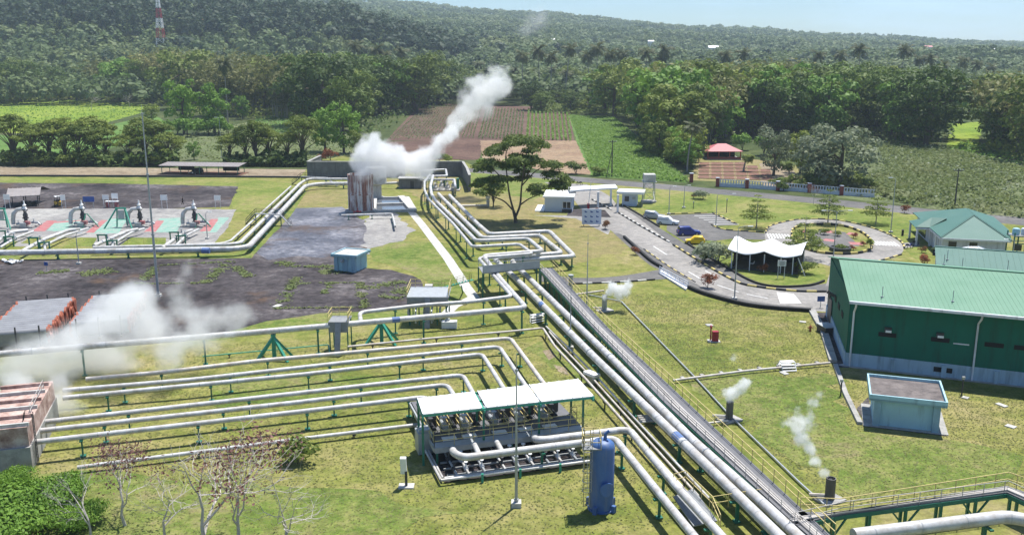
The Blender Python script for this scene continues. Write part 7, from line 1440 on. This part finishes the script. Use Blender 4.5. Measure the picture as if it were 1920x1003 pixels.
# ---------------------------------------------------------------- steam
def gy(x, y, Y): d = ray(x, y); t = Y/d.y; return Vector((d.x*t, Y, H+d.z*t))
def steam(name, label, Y, blobs, dens, nscale, k=1.0, dY=0., group=None, step=.35, col=(.992, .992, .995)):
    """blobs: (px, py, radius in px, weight[, extra Y]) around the plane Y; a soft union of lumps broken up by noise"""
    B = []
    for b in blobs:
        y_ = Y+dY*rng.uniform(-1, 1)+(b[4] if len(b) > 4 else 0); c = gy(b[0], b[1], y_); B.append((c, b[2]*mpp(c)*1.45, b[3]))
    bm = bmesh.new()
    for c, r, w in B:
        for th in range(5):
            for ph in range(8): a_, b_ = math.pi*(th+.5)/5, 2*math.pi*ph/8; bm.verts.new(c+Vector((math.sin(a_)*math.cos(b_), math.sin(a_)*math.sin(b_), math.cos(a_)))*r*1.2)
    bmesh.ops.convex_hull(bm, input=bm.verts); bmesh.ops.delete(bm, geom=[v for v in bm.verts if not v.link_faces], context='VERTS')
    me = bpy.data.meshes.new(name); bm.to_mesh(me); bm.free()
    m = bpy.data.materials.new(name); m.use_nodes = True; nt = m.node_tree; nt.nodes.remove(nt.nodes['Principled BSDF']); P = pos(nt)
    n1 = noise(nt, P, nscale*1.9, 8, .68); wv = nn(nt, 'ShaderNodeTexNoise', i_Scale=nscale*.8, i_Detail=3.); nt.links.new(P, wv.inputs['Vector'])
    sub = nn(nt, 'ShaderNodeVectorMath', operation='SUBTRACT'); nt.links.new(wv.outputs['Color'], sub.inputs[0]); sub.inputs[1].default_value = (.5, .5, .5)
    sc = nn(nt, 'ShaderNodeVectorMath', operation='SCALE'); nt.links.new(sub.outputs[0], sc.inputs[0]); sc.inputs['Scale'].default_value = 1.1/nscale*.62
    ad = nn(nt, 'ShaderNodeVectorMath', operation='ADD'); nt.links.new(P, ad.inputs[0]); nt.links.new(sc.outputs[0], ad.inputs[1]); Q = ad.outputs[0]
    acc = None
    for c, r, w in B:
        d = nn(nt, 'ShaderNodeVectorMath', operation='DISTANCE'); nt.links.new(Q, d.inputs[0]); d.inputs[1].default_value = c
        q = mathn(nt, 'MULTIPLY', d.outputs['Value'], 1/r); v = mathn(nt, 'MAXIMUM', mathn(nt, 'SUBTRACT', 1., mathn(nt, 'MULTIPLY', q, q)), 0.); v = mathn(nt, 'MULTIPLY', v, v)
        acc = mathn(nt, 'MULTIPLY', v, w) if acc is None else mathn(nt, 'MULTIPLY_ADD', v, w, acc)
    acc = mathn(nt, 'MINIMUM', acc, 1.1)
    f = mathn(nt, 'MULTIPLY_ADD', n1, 2.*k, acc); f = mathn(nt, 'SUBTRACT', f, 1.0*k+.16)
    f = mathn(nt, 'MINIMUM', mathn(nt, 'MULTIPLY', mathn(nt, 'MAXIMUM', f, 0.), 2.2), 1.); e_ = mathn(nt, 'MINIMUM', mathn(nt, 'MULTIPLY', mathn(nt, 'MAXIMUM', acc, 0.), 3.), 1.); f = mathn(nt, 'MULTIPLY', f, e_)
    pv = nn(nt, 'ShaderNodeVolumePrincipled', i_Anisotropy=.25); pv.inputs['Color'].default_value = (*col, 1); nt.links.new(mathn(nt, 'MULTIPLY', f, dens), pv.inputs['Density']); nt.links.new(pv.outputs[0], nt.nodes['Material Output'].inputs['Volume'])
    m.cycles.volume_step_rate = step; me.materials.append(m); o = bpy.data.objects.new(name, me); C.objects.link(o); tag(o, label, 'steam', group); return o
tk = g(677, 396).y
steam('steam_plume', 'dense white steam cloud rolling from the rusty tank and drifting right', tk, [(677, 322, 20, 1), (672, 305, 20, 1), (684, 288, 22, 1), (696, 268, 18, 1), (701, 256, 10, 1), (708, 285, 24, 1), (712, 310, 24, 1), (735, 290, 22, .9), (745, 312, 24, 1), (775, 312, 24, .95), (800, 300, 24, .9), (795, 318, 20, .8), (818, 280, 20, .9), (830, 262, 20, .8), (845, 248, 15, .7), (856, 236, 11, .6)], .5, .16, 1.7, 2.5, None, .2)
steam('steam_plume', 'large drifting upper steam cloud above the ploughed field', tk+25, [(846, 250, 16, .9), (854, 240, 18, 1), (860, 228, 18, 1), (868, 216, 18, .95), (878, 204, 20, .9), (892, 190, 22, .8), (915, 172, 27, 1), (900, 160, 24, .9), (935, 158, 24, 1), (925, 138, 20, .75), (945, 128, 14, .55), (870, 180, 16, .55), (905, 205, 20, .7), (880, 150, 14, .5)], .24, .11, 1.6, 5, None, .2)
steam('steam_wisp', 'thin wisp of steam high above the far forest', 620, [(1000, 40, 24, .5), (1020, 50, 18, .4), (985, 58, 20, .4), (1005, 70, 18, .35)], .035, .04, 1.3, 10, None, .22)
ls = g(40, 800).y
steam('steam_plume', 'wide grey steam cloud spreading from the silencer over the left pipes', ls+14, [(20, 690, 40, .8), (60, 665, 42, .9), (105, 650, 40, .9), (150, 625, 36, .8), (190, 600, 36, .8), (230, 575, 40, .9), (262, 562, 34, .9), (255, 600, 42, .8), (300, 600, 36, .65), (335, 575, 30, .55), (375, 590, 30, .55), (415, 590, 26, .4), (450, 600, 20, .3), (330, 540, 22, .4), (180, 660, 50, .6), (250, 650, 50, .5), (320, 650, 42, .5), (120, 700, 45, .65), (60, 720, 40, .7), (0, 730, 40, .7), (390, 630, 40, .5), (320, 690, 40, .45), (440, 610, 30, .45), (470, 590, 22, .35), (360, 640, 40, .5), (345, 515, 20, .4), (210, 700, 40, .5), (150, 760, 36, .4)], .34, .15, 1.0, 3, None, .2)
steam('steam_plume', 'low pale steam around the front of the silencer', ls+2, [(10, 770, 40, .85), (60, 772, 36, .8), (100, 765, 32, .85), (30, 720, 34, .8), (0, 800, 30, .7), (135, 770, 24, .5), (20, 830, 32, .5), (110, 730, 28, .6), (60, 740, 30, .6), (70, 820, 24, .4)], .42, .28, 1.2, 2, None, .22)
for (x, y, h, r, lab), bl, tag_ in zip(STK, ([(1133, 558, 5, 1), (1142, 549, 8, .9), (1152, 540, 11, .9), (1170, 545, 13, .8), (1160, 556, 9, .7), (1178, 533, 11, .6), (1145, 535, 9, .6)], [(1367, 760, 6, 1), (1370, 748, 9, 1), (1378, 736, 13, .9), (1393, 724, 13, .8), (1365, 735, 11, .7), (1400, 715, 10, .5), (1376, 672, 9, .4)], [(1555, 900, 6, 1), (1545, 884, 10, 1), (1530, 864, 13, 1), (1518, 845, 13, .85), (1500, 820, 20, .6), (1490, 795, 20, .55), (1515, 790, 18, .5), (1525, 760, 17, .42), (1490, 770, 15, .4), (1540, 745, 12, .3)]), ('white puff from the far small stack', 'white puff from the middle small stack', 'twisting pale plume from the nearest small stack')):
    steam('steam_puff', tag_, g(x, y).y, bl, 2.0 if x < 1500 else 1.5, .8 if x < 1500 else .65, 1.5, .5, None, .2)
